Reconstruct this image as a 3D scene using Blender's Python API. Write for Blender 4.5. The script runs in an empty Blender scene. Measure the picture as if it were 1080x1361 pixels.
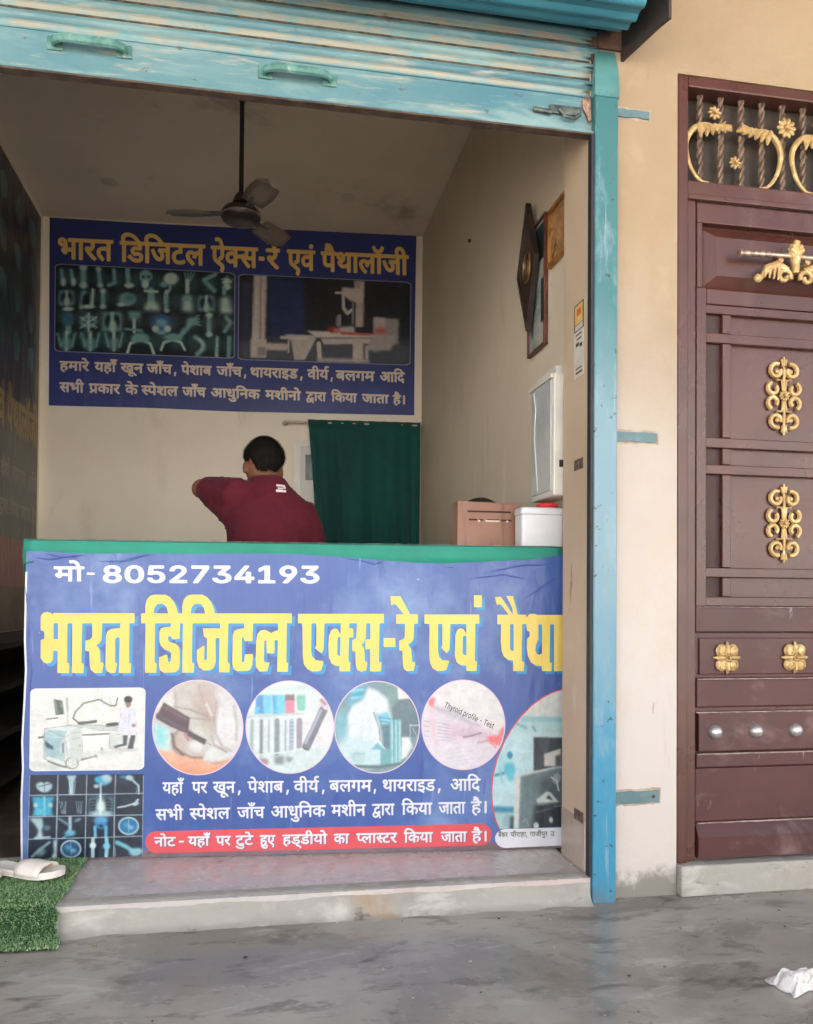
import bpy, bmesh, math, random
import numpy as np
from mathutils import Vector, Matrix
R = math.radians
rnd = random.Random(7)
scene = bpy.context.scene
col = scene.collection

# ------------------------------------------------------------------ camera
CAMZ = .95
YAW, PITCH, ROLL = R(10.3), R(1.0), R(.42)
FPX, CX, CY = 1100., 540., 781.           # focal length and principal point in photo pixels (1080 x 1361)
fw = Vector((math.sin(YAW)*math.cos(PITCH), math.cos(YAW)*math.cos(PITCH), math.sin(PITCH)))
r0 = Vector((math.cos(YAW), -math.sin(YAW), 0)); u0 = r0.cross(fw)
rt = r0*math.cos(ROLL) + u0*math.sin(ROLL); up = u0*math.cos(ROLL) - r0*math.sin(ROLL)
cam = bpy.data.cameras.new("camera"); co = bpy.data.objects.new("camera", cam); col.objects.link(co)
M = Matrix((rt, up, -fw)).transposed().to_4x4(); M.translation = (0, 0, CAMZ); co.matrix_world = M
cam.sensor_fit = 'HORIZONTAL'; cam.sensor_width = 36; cam.lens = 36*FPX/1080
cam.shift_x = 0; cam.shift_y = (CY-680.5)/1080
cam.sensor_fit = 'VERTICAL'; cam.sensor_height = 36*1361/1080; cam.shift_y = (CY-680.5)/1361
cam.clip_start = .02; cam.clip_end = 2000
scene.camera = co
C0 = Vector((0, 0, CAMZ))
def ray(x, y): return fw + rt*((x-CX)/FPX) + up*((CY-y)/FPX)
def at(x, y, Y):                             # measured photo point on the vertical plane Y
    v = ray(x, y); return C0 + v*(Y/v.y)
def atx(x, y, X):                            # ... on the side wall plane X
    v = ray(x, y); return C0 + v*(X/v.x)
def atz(x, y, Z):
    v = ray(x, y); return C0 + v*((Z-CAMZ)/v.z)

# ------------------------------------------------------------------ world, sun, exposure
SUN_EL, SUN_ROT = R(48), R(-20)
w = bpy.data.worlds.new("World"); scene.world = w; w.use_nodes = True
nt = w.node_tree; bg = nt.nodes['Background']
sky = nt.nodes.new('ShaderNodeTexSky'); sky.sky_type = 'NISHITA'; sky.sun_disc = False
sky.sun_elevation = SUN_EL; sky.sun_rotation = SUN_ROT; sky.air_density = .7; sky.dust_density = 6; sky.ozone_density = .4; sky.altitude = 80
hs = nt.nodes.new('ShaderNodeHueSaturation'); hs.inputs['Saturation'].default_value = .6   # dusty, milky air
nt.links.new(sky.outputs[0], hs.inputs['Color']); nt.links.new(hs.outputs[0], bg.inputs[0]); bg.inputs[1].default_value = .15
sun = bpy.data.lights.new("sun", 'SUN'); sun.energy = 3.0; sun.angle = R(.5); sun.color = (1, .95, .88)
so = bpy.data.objects.new("sun", sun); col.objects.link(so); so.location = (0, 10, 14)
sd = Vector((math.sin(SUN_ROT)*math.cos(SUN_EL), math.cos(SUN_ROT)*math.cos(SUN_EL), math.sin(SUN_EL)))
so.rotation_euler = sd.to_track_quat('Z', 'Y').to_euler()
vs = scene.view_settings; vs.view_transform = 'Standard'; vs.look = 'None'; vs.gamma = 1; vs.use_curve_mapping = False
vs.exposure = 2.3
scene.display_settings.display_device = 'sRGB'
cy = scene.cycles; cy.max_bounces = 14; cy.diffuse_bounces = 8; cy.glossy_bounces = 4; cy.use_denoising = True
cy.caustics_reflective = False; cy.caustics_refractive = False; cy.sample_clamp_indirect = 6

# ------------------------------------------------------------------ materials
def lin(c):
    if isinstance(c, (int, float)): c = (c, c, c)
    f = lambda v: v/12.92 if v <= .04045 else ((v+.055)/1.055)**2.4
    return (f(c[0]/255), f(c[1]/255), f(c[2]/255), 1)
class NT:
    def __init__(s, name):
        s.m = bpy.data.materials.new(name); s.m.use_nodes = True; s.t = s.m.node_tree
        s.b = s.t.nodes['Principled BSDF']
        s.tc = s.t.nodes.new('ShaderNodeTexCoord')
    def n(s, k, **kw):
        q = s.t.nodes.new(k)
        for a, v in kw.items(): setattr(q, a, v)
        return q
    def l(s, a, b): s.t.links.new(a, b)
    def noise(s, scale, detail=5, rough=.55, stretch=(1, 1, 1), dist=0, off=(0, 0, 0)):
        mp = s.n('ShaderNodeMapping'); mp.inputs['Scale'].default_value = stretch; mp.inputs['Location'].default_value = off
        s.l(s.tc.outputs['Object'], mp.inputs['Vector'])
        t = s.n('ShaderNodeTexNoise'); t.inputs['Scale'].default_value = scale; t.inputs['Detail'].default_value = detail
        t.inputs['Roughness'].default_value = rough; t.inputs['Distortion'].default_value = dist
        s.l(mp.outputs[0], t.inputs['Vector']); return t.outputs['Fac']
    def ramp(s, fac, lo, hi):
        q = s.n('ShaderNodeMapRange'); q.interpolation_type = 'SMOOTHSTEP'
        q.inputs['From Min'].default_value = lo; q.inputs['From Max'].default_value = hi
        s.l(fac, q.inputs['Value']); return q.outputs['Result']
    def math(s, op, a, b):
        q = s.n('ShaderNodeMath', operation=op)
        for i, v in enumerate((a, b)):
            if isinstance(v, (int, float)): q.inputs[i].default_value = v
            else: s.l(v, q.inputs[i])
        return q.outputs[0]
    def mix(s, fac, a, b):
        q = s.n('ShaderNodeMix', data_type='RGBA')
        if isinstance(fac, (int, float)): q.inputs[0].default_value = fac
        else: s.l(fac, q.inputs[0])
        for i, v in ((6, a), (7, b)):
            if isinstance(v, tuple): q.inputs[i].default_value = v
            else: s.l(v, q.inputs[i])
        return q.outputs[2]
    def bump(s, h, strength=.3, dist=.01):
        q = s.n('ShaderNodeBump'); q.inputs['Strength'].default_value = strength; q.inputs['Distance'].default_value = dist
        s.l(h, q.inputs['Height']); s.l(q.outputs[0], s.b.inputs['Normal']); return q
    def height(s):                           # object-space z
        q = s.n('ShaderNodeSeparateXYZ'); s.l(s.tc.outputs['Object'], q.inputs[0]); return q.outputs[2]
MATS = {}
def pm(name, c, c2=None, scale=4, lo=.35, hi=.7, rough=.6, metal=0, layers=(), bump=.15, bscale=60, bdist=.004, rvar=.1, spec=.5, sheen=0, coat=0, stretch=(1, 1, 1)):
    """painted / plastered surface: two tones in broad noise, then stain layers (colour, scale, lo, hi, stretch)"""
    if name in MATS: return MATS[name]
    k = NT(name); base = lin(c)
    if c2 is not None: base = k.mix(k.ramp(k.noise(scale, 6, .6, stretch), lo, hi), lin(c), lin(c2))
    for i, (cc, sc, a, b, st) in enumerate(layers):
        base = k.mix(k.ramp(k.noise(sc, 8, .65, st, .4, (i*3.7, i*1.3, i*5.1)), a, b), base, lin(cc))
    if isinstance(base, tuple): k.b.inputs['Base Color'].default_value = base
    else: k.l(base, k.b.inputs['Base Color'])
    k.b.inputs['Metallic'].default_value = metal
    k.b.inputs['Specular IOR Level'].default_value = spec
    if sheen: k.b.inputs['Sheen Weight'].default_value = sheen
    if coat: k.b.inputs['Coat Weight'].default_value = coat; k.b.inputs['Coat Roughness'].default_value = .2
    if rvar:
        rr = k.math('ADD', k.math('MULTIPLY', k.math('SUBTRACT', k.noise(bscale*.2, 5), .5), rvar*3), rough)
        k.l(rr, k.b.inputs['Roughness'])
    else: k.b.inputs['Roughness'].default_value = rough
    if bump: k.bump(k.noise(bscale, 6, .6), bump, bdist)
    MATS[name] = k.m; return k.m

# ------------------------------------------------------------------ mesh builder
class MB:
    def __init__(s): s.v = []; s.f = []; s.mi = []; s.sm = []; s.cur = 0
    def add(s, vs, fs, smooth=False):
        o = len(s.v); s.v += [tuple(p) for p in vs]
        for f in fs: s.f.append([o+i for i in f]); s.mi.append(s.cur); s.sm.append(smooth)
        return s
    def box(s, x0, x1, y0, y1, z0, z1, bev=0):
        if bev <= 0:
            vs = [(x, y, z) for x in (x0, x1) for y in (y0, y1) for z in (z0, z1)]
            return s.add(vs, [(0, 1, 3, 2), (4, 6, 7, 5), (0, 4, 5, 1), (2, 3, 7, 6), (0, 2, 6, 4), (1, 5, 7, 3)])
        b = bmesh.new(); bmesh.ops.create_cube(b, size=1)
        for q in b.verts: q.co = ((x0+x1)/2+q.co.x*(x1-x0), (y0+y1)/2+q.co.y*(y1-y0), (z0+z1)/2+q.co.z*(z1-z0))
        bmesh.ops.bevel(b, geom=b.edges[:], offset=bev, segments=2, affect='EDGES', profile=.5)
        return s.bm(b)
    def bm(s, b, mat=None, smooth=False):
        b.verts.index_update(); vs = [(mat @ q.co) if mat else q.co.copy() for q in b.verts]
        s.add(vs, [[q.index for q in f.verts] for f in b.faces], smooth); b.free(); return s
    def obox(s, c, ax, ay, az, bev=0):       # oriented box: centre and three half-axis vectors
        b = bmesh.new(); bmesh.ops.create_cube(b, size=2)
        L = [Vector(a).length for a in (ax, ay, az)]
        for q in b.verts: q.co = Vector((q.co.x*L[0], q.co.y*L[1], q.co.z*L[2]))
        if bev: bmesh.ops.bevel(b, geom=b.edges[:], offset=bev, segments=2, affect='EDGES', profile=.5)
        m = Matrix([Vector(a).normalized() for a in (ax, ay, az)]).transposed().to_4x4(); m.translation = Vector(c)
        return s.bm(b, m)
    def prism(s, poly, f0, f1, smooth=False): # polygon mapped by f0 (front) and f1 (back)
        n = len(poly); a = [f0(*p) for p in poly]; c = [f1(*p) for p in poly]
        fs = [list(range(n)), list(range(2*n-1, n-1, -1))] + [[i, n+i, n+(i+1) % n, (i+1) % n] for i in range(n)]
        return s.add(a+c, fs, smooth)
    def sheet(s, grid, smooth=True):
        h, wd = len(grid), len(grid[0]); vs = [p for r in grid for p in r]
        return s.add(vs, [(i*wd+j, i*wd+j+1, (i+1)*wd+j+1, (i+1)*wd+j) for i in range(h-1) for j in range(wd-1)], smooth)
    def tube(s, pts, rad, seg=10, caps=True, smooth=True, flat=1.0, fax=None):
        pts = [Vector(p) for p in pts]; n = len(pts)
        if isinstance(rad, (int, float)): rad = [rad]*n
        prev = None; rings = []
        for i in range(n):
            t = (pts[min(i+1, n-1)]-pts[max(i-1, 0)]).normalized()
            if prev is None:
                a = Vector((0, 0, 1)) if abs(t.z) < .9 else Vector((0, 1, 0))
                if fax is not None: a = Vector(fax)
                x = (a - t*a.dot(t)).normalized()
            else: x = (prev - t*prev.dot(t)).normalized()
            prev = x; y = t.cross(x)
            rings.append([pts[i] + (x*math.cos(k*2*math.pi/seg)*flat + y*math.sin(k*2*math.pi/seg))*rad[i] for k in range(seg)])
        vs = [p for r in rings for p in r]
        fs = [(i*seg+k, i*seg+(k+1) % seg, (i+1)*seg+(k+1) % seg, (i+1)*seg+k) for i in range(n-1) for k in range(seg)]
        if caps: fs += [list(range(seg))[::-1], [(n-1)*seg+k for k in range(seg)]]
        return s.add(vs, fs, smooth)
    def lathe(s, prof, c, axis='z', seg=32, smooth=True):
        vs = []
        for r, h in prof:
            for k in range(seg):
                a = k*2*math.pi/seg; p = (r*math.cos(a), r*math.sin(a), h)
                p = {'z': p, 'y': (p[0], p[2], p[1]), 'x': (p[2], p[0], p[1])}[axis]
                vs.append((c[0]+p[0], c[1]+p[1], c[2]+p[2]))
        n = len(prof)
        fs = [(i*seg+k, i*seg+(k+1) % seg, (i+1)*seg+(k+1) % seg, (i+1)*seg+k) for i in range(n-1) for k in range(seg)]
        fs += [list(range(seg))[::-1], [(n-1)*seg+k for k in range(seg)]]
        return s.add(vs, fs, smooth)
    def ell(s, c, r, m=None, seg=20, rings=12):
        b = bmesh.new(); bmesh.ops.create_uvsphere(b, u_segments=seg, v_segments=rings, radius=1)
        for q in b.verts: q.co = Vector((q.co.x*r[0], q.co.y*r[1], q.co.z*r[2]))
        t = Matrix.Translation(c) @ (m.to_4x4() if m else Matrix.Identity(4))
        return s.bm(b, t, True)
    def loft(s, secs, seg=28):               # (centre, rx, ry) horizontal ellipses bottom to top
        vs = []
        for c, rx, ry in secs:
            for k in range(seg):
                a = k*2*math.pi/seg; vs.append((c[0]+rx*math.cos(a), c[1]+ry*math.sin(a), c[2]))
        n = len(secs)
        fs = [(i*seg+k, i*seg+(k+1) % seg, (i+1)*seg+(k+1) % seg, (i+1)*seg+k) for i in range(n-1) for k in range(seg)]
        fs += [list(range(seg))[::-1], [(n-1)*seg+k for k in range(seg)]]
        return s.add(vs, fs, True)
    def mesh(s, name, mats, base=(0, 0, 0), fix=True, sharp=40):
        me = bpy.data.meshes.new(name); b = Vector(base)
        me.from_pydata([Vector(p)-b for p in s.v], [], s.f)
        for m in (mats if isinstance(mats, (list, tuple)) else [mats]): me.materials.append(m)
        me.polygons.foreach_set('material_index', s.mi); me.polygons.foreach_set('use_smooth', s.sm)
        if fix:
            q = bmesh.new(); q.from_mesh(me); bmesh.ops.recalc_face_normals(q, faces=q.faces); q.to_mesh(me); q.free()
        if any(s.sm): me.set_sharp_from_angle(angle=R(sharp))
        me.update(); return me
def link(name, data, parent=None, loc=(0, 0, 0)):
    o = bpy.data.objects.new(name, data); col.objects.link(o); o.location = loc
    if parent is not None: o.parent = parent
    return o
def tag(o, label=None, cat=None, group=None, kind=None):
    if label: o['label'] = label
    if cat: o['category'] = cat
    if group: o['group'] = group
    if kind: o['kind'] = kind
    return o
def root(name, loc, label, cat, group=None):
    return tag(link(name, None, None, loc), label, cat, group)
def wloc(o):
    v = Vector(o.location)
    while o.parent is not None: o = o.parent; v = v+Vector(o.location)
    return v
def part(name, mb, mats, parent, label=None, **kw):
    o = link(name, mb.mesh(name, mats, wloc(parent), **kw), parent)
    if label: o['label'] = label
    return o
def single(name, mb, mats, loc, label, cat, group=None, kind=None, **kw):
    return tag(link(name, mb.mesh(name, mats, loc, **kw), None, loc), label, cat, group, kind)
def arc(cx, cy, r, a0, a1, n=12, ry=None):
    ry = ry or r
    return [(cx+r*math.cos(R(a0+(a1-a0)*i/n)), cy+ry*math.sin(R(a0+(a1-a0)*i/n))) for i in range(n+1)]
def rrect(x0, y0, x1, y1, r, n=5):
    return (arc(x1-r, y1-r, r, 0, 90, n) + arc(x0+r, y1-r, r, 90, 180, n) + arc(x0+r, y0+r, r, 180, 270, n) + arc(x1-r, y0+r, r, 270, 360, n))
def evalmesh(o):
    dg = bpy.context.evaluated_depsgraph_get(); dg.update()
    return bpy.data.meshes.new_from_object(o.evaluated_get(dg))
def remeshed(mb, name, voxel, smooth=6):     # one continuous closed surface out of overlapping volumes
    o = link(name, mb.mesh(name, [])); md = o.modifiers.new('r', 'REMESH'); md.mode = 'VOXEL'; md.voxel_size = voxel
    s = o.modifiers.new('s', 'SMOOTH'); s.factor = .5; s.iterations = smooth
    me = evalmesh(o); old = o.data; bpy.data.objects.remove(o); bpy.data.meshes.remove(old)
    me.polygons.foreach_set('use_smooth', [True]*len(me.polygons)); return me
def loops(key):                              # outline data: scale, then per loop: count, start, steps
    a = np.array(TEXT[key]); sc = float(a[0]); i = 1; out = []
    while i < len(a):
        n = a[i]; out.append(np.cumsum(a[i+1:i+1+2*n].reshape(n, 2), 0)/sc); i += 1+2*n
    return out
def fillmesh(name, lps, fn, mat, shrink=None):   # flat lettering with holes: 2D curve fill, mapped into the sheet by fn(u, v)
    cu = bpy.data.curves.new(name, 'CURVE'); cu.dimensions = '2D'; cu.fill_mode = 'BOTH'
    for q in lps:
        sp = cu.splines.new('POLY'); sp.points.add(len(q)-1); sp.use_cyclic_u = True
        sp.points.foreach_set('co', np.column_stack([q, np.zeros(len(q)), np.ones(len(q))]).astype('f').ravel())
    o = link(name, cu); me = evalmesh(o); bpy.data.objects.remove(o); bpy.data.curves.remove(cu)
    for v in me.vertices: v.co = fn(v.co.x, v.co.y)
    me.materials.clear(); me.materials.append(mat); me.name = name; me.update(); return me
# lettering outlines in the sheet plane
TEXT = {
 'front_title': [
2000,108,299,1407,-2,4,0,123,-1,23,-25,-1,-3,-2,0,-54,-16,-23,-24,-6,-20,8,-4,4,-16,24,-1,118,2,3,19,8,2,4,-1,45,-22,7,-2,3,0,91,13,22,26,9,27,-8,12,-14,1,2,0,10,4,2,527,2,
1,-66,-2,-2,-29,0,-3,-3,2,-263,1,-4,11,-3,2,-2,-3,-61,-73,-1,-4,2,1,234,-1,4,-7,3,-4,0,-14,-9,-3,-4,1,-154,1,-3,12,-8,1,-2,-11,-58,-4,-3,-28,-2,-19,12,-5,4,-9,31,0,197,2,13,
8,24,24,16,58,8,3,29,-2,2,-3,1,-113,-1,-3,-1,-1,-109,-13,-23,-20,-12,-1,-3,18,-22,6,-19,4,-72,19,-10,2,-4,-10,-59,-43,-2,-6,2,-25,21,-6,32,-5,90,-2,2,-21,2,-2,4,-1,66,3,1,
28,6,13,19,-1,89,-4,2,-61,-1,-2,-264,2,-4,11,-3,2,-2,-1,-59,-4,-3,-71,1,-1,331,-3,3,-28,-1,-1,-2,1,-261,2,-3,11,-2,2,-2,-1,-61,-1,-2,-3,-1,209,872,1408,-2,3,-1,24,0,305,-2,
3,-24,0,-3,2,-1,62,2,3,22,0,3,1,0,53,8,38,24,29,30,7,68,0,33,-16,31,-40,16,-42,5,-26,3,-3,25,0,2,2,0,52,9,39,22,28,32,8,66,1,6,-1,31,-16,29,-38,18,-44,4,-27,3,-2,515,3,5,-2,
0,-64,-2,-2,-29,0,-2,-3,-1,-262,1,-4,11,-5,1,-3,-2,-53,-2,-5,-68,0,-3,2,3,206,-1,8,-2,2,-17,0,-2,-2,-1,-82,-1,-6,-3,-1,-44,0,-3,1,-4,87,-3,2,-9,-2,-2,-2,-2,-136,11,-13,26,
2,2,-2,-15,-60,-53,-2,-24,32,-3,47,3,132,8,48,21,22,4,2,28,3,26,-13,14,-9,20,13,24,6,2,5,0,41,-2,3,-167,-1,-1,-3,-2,-118,-4,-1,-48,0,-2,3,-9,25,-2,0,-7,-5,0,-158,5,-10,4,-3,
8,8,4,49,54,3,1,-2,-4,-76,-15,-31,-20,-8,-70,0,-22,15,-9,33,3,195,9,30,3,3,22,11,41,6,0,33,-4,1,-101,-1,-2,-13,-3,-249,2,-4,13,-11,-1,-56,-1,-2,-2,0,-66,0,-1,4,1,229,-21,3,
-6,-12,3,-154,-12,-38,-5,-5,-25,-14,-37,0,-34,23,-13,41,-2,73,42,31,5,0,4,-4,1,-4,-2,-82,9,-10,9,7,1,8,0,132,-1,3,-20,13,-9,55,4,1,110,1,2,3,-1,30,-4,2,-179,-2,-1,-3,-2,-258,
1,-4,13,-8,2,-3,-2,-58,-4,-2,-72,0,-1,3,1,330,-2,3,-16,0,-1,-5,-3,-100,-47,-5,-11,21,-11,3,-3,-1,-5,-11,7,-27,48,-16,20,-21,5,-29,1,-92,-7,-33,-3,-3,-21,-15,-77,-2,-21,17,
-2,4,-8,31,1,52,44,18,5,1,6,-7,4,-40,2,-2,7,-3,10,12,2,48,-10,15,-35,12,-24,25,-10,28,-1,66,9,21,4,4,20,7,41,3,3,22,-4,2,-98,0,-4,-2,0,-259,1,-4,11,-8,2,-3,-2,-57,-3,-3,107,
2333,1413,-25,11,-3,3,-8,33,-5,92,-3,3,-17,3,-2,3,0,70,24,14,3,3,5,99,-1,2,-3,1,-47,0,-3,-3,0,-32,24,-1,5,-13,0,-49,-28,-2,-2,-1,0,-5,-2,-155,1,-3,11,-8,1,-3,-1,-55,-2,-4,
-71,0,-1,2,0,35,-27,1,-27,15,-20,45,-4,81,4,69,14,35,23,14,21,-7,19,-32,2,-2,2,74,0,3,-3,1,-107,-1,-4,-1,-4,-179,-13,-26,-3,-2,-43,34,8,21,0,151,-4,2,-30,-1,-1,-186,7,-41,
24,-27,53,-8,2,-4,-14,-55,-19,-11,-44,0,-34,17,-24,33,-7,56,-6,224,-3,2,-24,0,-3,2,0,63,595,4,1,-64,-3,-2,-25,0,-3,-4,-3,-261,2,-4,15,-5,2,-2,-4,-58,-5,-2,-67,0,-3,1,-1,152,
-3,3,-27,-3,-3,1,-1,63,1,3,2,1,28,3,3,2,-1,106,-2,3,-21,0,-4,-1,-1,-6,-3,-94,-15,-36,-16,-13,16,-16,7,-28,3,-68,17,-11,1,-6,-7,-48,42,2654,1417,-21,15,-8,31,-4,94,-3,2,-18,
2,-2,4,0,64,29,11,10,18,0,87,-4,3,-55,-1,-3,4,0,62,48,2,3,2,-52,65,-17,4,-15,-8,-2,0,-7,59,2,3,69,0,70,-124,3,-1,49,0,3,-2,0,-63,-2,-2,-23,0,-2,-2,-3,-103,-13,-23,-26,-18,
20,-25,5,-26,4,-67,2,-2,20,-4,1,-4,-11,-55,81,3414,1416,-3,4,-1,71,-2,1,-33,3,-30,24,-3,4,-15,38,-6,65,1,120,-3,2,-22,0,-2,3,0,60,1,4,76,1,3,2,-52,66,-17,7,-12,-7,-3,1,-13,
51,0,3,37,4,5,-1,86,-125,1,5,-5,42,-42,81,-1,3,3,1,41,-1,4,-1,35,-129,4,-2,56,0,2,-2,1,-19,11,13,3,6,12,9,33,0,19,-7,209,0,1,-400,-82,-1,-4,2,-2,327,0,3,-2,1,-22,0,-3,-3,-2,
-262,2,-4,13,-3,3,-2,-4,-57,-3,-2,-66,1,-2,2,-1,34,-45,4,-35,24,-22,48,-7,54,1,62,1,3,18,14,0,30,-2,4,-17,8,-5,51,-3,-5,-25,0,-2,-8,-2,-251,2,-4,14,-6,2,-2,-3,-60,-4,-2,51,
2868,1418,-32,17,-19,38,-6,62,0,211,-3,2,-30,0,-3,2,0,63,390,3,1,-64,-3,-2,-24,0,-2,-3,-2,-255,1,-3,13,-7,2,-3,-4,-60,-4,-2,-67,1,-2,37,-40,4,-27,19,-2,4,-13,44,3,147,16,36,
24,10,21,-12,14,-25,3,-1,0,68,-114,-1,-4,-178,-18,-25,-3,-2,-39,36,7,19,-1,148,-3,3,-22,0,-4,-1,-1,-3,1,-188,8,-38,22,-25,48,-4,3,-2,-19,-60,-19,-10,10,2181,1522,4,0,1,4,2,
118,0,11,-1,2,-17,-7,-2,-4,-1,-110,8,-11,10,3070,1528,3,1,1,3,0,130,-3,3,-13,1,-3,-2,-7,-11,-1,-110,11,-13,13,3597,1532,7,1,13,8,2,3,-1,200,-1,3,-3,1,-18,0,-3,-2,0,-105,-17,
-37,-5,-39,12,-29,10,3399,1559,12,0,2,4,-1,181,-1,4,-2,1,-19,-1,-3,-3,0,-173,2,-4,6,2490,1585,-2,4,0,56,1,3,81,0,1,-62,9,271,1634,23,0,2,2,0,100,0,3,-2,2,-23,0,-3,-3,1,-100,
12,922,1811,92,0,3,0,0,2,-9,35,-14,21,-4,3,-19,5,-25,-4,-4,-3,-16,-22,-5,-34,12,1168,1812,93,0,2,1,1,2,-9,35,-15,21,-4,3,-18,4,-26,-3,-4,-3,-16,-23,-5,-34,8,3128,1867,-2,4,
0,80,4,1,52,0,1,-4,0,-79,-3,-1,],
 'phone': [
2000,36,639,2012,-19,3,-15,5,-11,6,-8,10,-3,9,2,13,7,10,11,9,-7,6,-6,7,-2,9,1,9,3,7,6,7,10,6,10,4,22,4,14,-1,16,-2,12,-5,8,-5,6,-6,4,-6,2,-9,-1,-9,-4,-7,-10,-8,11,-8,7,-8,
4,-10,-1,-9,-2,-7,-5,-6,-16,-10,-19,-6,32,786,2014,-18,2,-12,4,-11,8,-8,8,-6,11,-4,13,-1,11,0,18,4,12,5,11,8,9,10,7,10,5,11,3,19,1,12,-1,14,-4,11,-5,6,-5,9,-10,5,-10,4,-12,
1,-18,-1,-10,-3,-13,-4,-8,-6,-8,-9,-8,-9,-5,-10,-4,-14,-2,50,928,2015,-23,4,-15,7,-11,11,-4,8,1,5,3,3,5,1,22,-1,4,-2,3,-7,6,-4,8,-2,12,-1,10,3,7,6,3,8,0,8,-8,9,-12,5,-16,-1,
-20,-5,-20,2,-5,2,-1,4,9,55,4,3,5,1,83,1,6,-2,3,-3,1,-12,-1,-3,-4,-2,-62,-2,-2,-1,-2,-16,25,2,14,-2,14,-5,11,-6,7,-8,5,-8,3,-9,0,-9,-3,-10,-5,-7,-10,-9,-12,-6,-12,-3,46,1367,
2018,-23,3,-17,7,-13,11,-3,7,-2,6,2,3,4,2,26,0,5,-2,3,-6,4,-4,15,-4,18,1,11,5,4,5,0,6,-3,7,-4,3,-16,5,-26,1,-4,1,-2,3,0,11,1,3,31,26,-57,1,-4,4,0,14,3,3,6,1,95,1,7,-1,3,-4,
0,-13,-38,-31,24,-8,9,-5,6,-6,4,-6,3,-8,-1,-8,-2,-8,-9,-11,-15,-8,-18,-5,44,1966,2022,-24,4,-17,7,-13,11,-4,6,-1,7,2,3,4,2,26,0,5,-2,3,-7,4,-3,16,-4,18,1,12,5,3,5,1,6,-3,6,
-5,5,-15,4,-27,1,-4,1,-2,3,1,14,32,27,-59,1,-4,4,0,14,3,3,6,1,98,1,7,-1,3,-5,-1,-12,-39,-31,25,-8,15,-11,4,-7,3,-9,0,-8,-3,-7,-9,-11,-18,-10,-20,-5,41,1031,2017,-5,1,-3,3,
-1,10,1,3,71,55,7,8,2,7,-2,6,-6,5,-8,2,-11,0,-8,-1,-5,-4,-4,-5,-2,-7,-3,-2,-27,-1,-4,3,-1,4,2,9,5,8,8,7,11,6,13,4,14,2,14,0,17,-3,14,-6,9,-6,6,-8,3,-8,0,-10,-3,-9,-15,-17,
-43,-32,61,-1,4,-5,0,-12,-1,-3,-8,-3,15,1188,2018,-7,2,-1,5,66,92,-74,0,-5,5,1,14,3,3,6,1,103,1,8,-3,1,-3,0,-15,-72,-98,-5,-4,31,1544,2021,-5,1,-3,2,-2,19,-68,0,-6,1,-3,4,
1,14,65,78,8,3,23,0,4,-3,1,-3,-57,-71,32,1,2,31,5,3,21,0,6,-1,3,-3,1,-30,17,-1,4,-2,1,-3,0,-12,-2,-3,-4,-2,-16,-1,0,-17,-2,-3,-7,-2,25,1626,2021,-5,2,-3,3,0,12,2,4,7,2,33,
0,2,1,0,68,-2,2,-27,-14,-7,0,-5,4,0,18,40,21,28,1,7,-2,3,-5,1,-93,28,-1,6,-1,3,-4,0,-14,-4,-2,-5,-1,27,1794,2023,-7,2,-1,2,0,3,35,35,-30,6,-11,5,-9,9,-6,10,-2,10,1,9,4,9,7,
8,11,7,11,5,13,3,19,1,11,-1,14,-3,13,-6,12,-10,6,-14,1,-14,-6,-14,-11,-14,-46,-46,-7,-2,14,640,2035,15,0,12,5,5,7,0,4,-2,5,-8,6,-13,3,-14,-1,-10,-4,-6,-8,0,-4,1,-5,8,-5,16,
788,2036,12,1,9,6,7,11,3,15,-1,17,-5,15,-9,10,-11,4,-13,-2,-10,-7,-6,-12,-3,-17,2,-17,5,-12,8,-8,15,1823,2087,15,3,6,4,4,5,1,7,-1,7,-4,5,-5,4,-13,3,-10,-1,-9,-5,-6,-6,-1,-10,
4,-8,8,-6,13,640,2087,12,0,10,4,3,4,1,4,-2,8,-6,4,-9,2,-12,0,-9,-4,-4,-6,1,-8,5,-5,4,479,2084,51,-1,1,-15,-52,0,57,363,2021,-3,2,-2,2,0,31,-1,2,-38,0,-5,-10,-10,-5,-13,3,-12,
8,-6,8,-1,7,2,4,4,3,13,3,-1,23,-1,1,-21,0,-3,1,-2,3,0,13,2,2,3,1,142,2,0,2,-4,7,-8,9,-9,2,-20,-1,-3,2,-5,12,2,5,9,2,18,1,12,-2,11,-5,9,-7,7,-11,9,-15,21,-1,3,-1,1,-2,1,-12,
-2,-3,-4,-2,-16,0,-1,-1,1,-79,-2,-2,-5,-1,-15,0,-4,3,-2,79,-29,0,-1,-2,0,-77,-4,-4,5,318,2079,39,0,0,24,-39,0,-1,-22,],
 'front_lines': [
2000,65,1076,573,-13,13,-6,11,-2,13,4,11,-3,7,0,7,2,6,4,4,7,3,14,0,1,5,-39,0,0,-61,-2,-2,-7,0,-3,2,-1,16,-10,-3,-7,1,-7,3,-6,7,-4,9,-2,8,11,7,1,8,-3,6,-12,1,0,11,134,0,4,-1,
1,-11,-10,-2,1,-59,-2,-3,-8,-1,-2,3,-2,61,-12,0,0,-15,-2,-3,-24,0,-2,-1,-1,-4,2,-2,14,0,10,-4,5,-5,2,-9,-1,-7,-3,-6,-4,-5,-7,-2,-2,1,-3,8,7,7,0,7,-4,2,-6,1,-5,-1,-4,-3,-2,
-6,2,-8,15,-16,-5,-7,10,1019,618,7,1,6,6,0,27,-1,2,-12,-1,1,-15,-4,-7,-5,-6,3,-5,16,1112,668,-7,3,-6,6,-6,11,-1,5,7,3,2,0,7,-13,7,-2,6,2,6,13,9,-3,1,-2,-2,-8,-6,-9,-8,-5,8,
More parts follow.
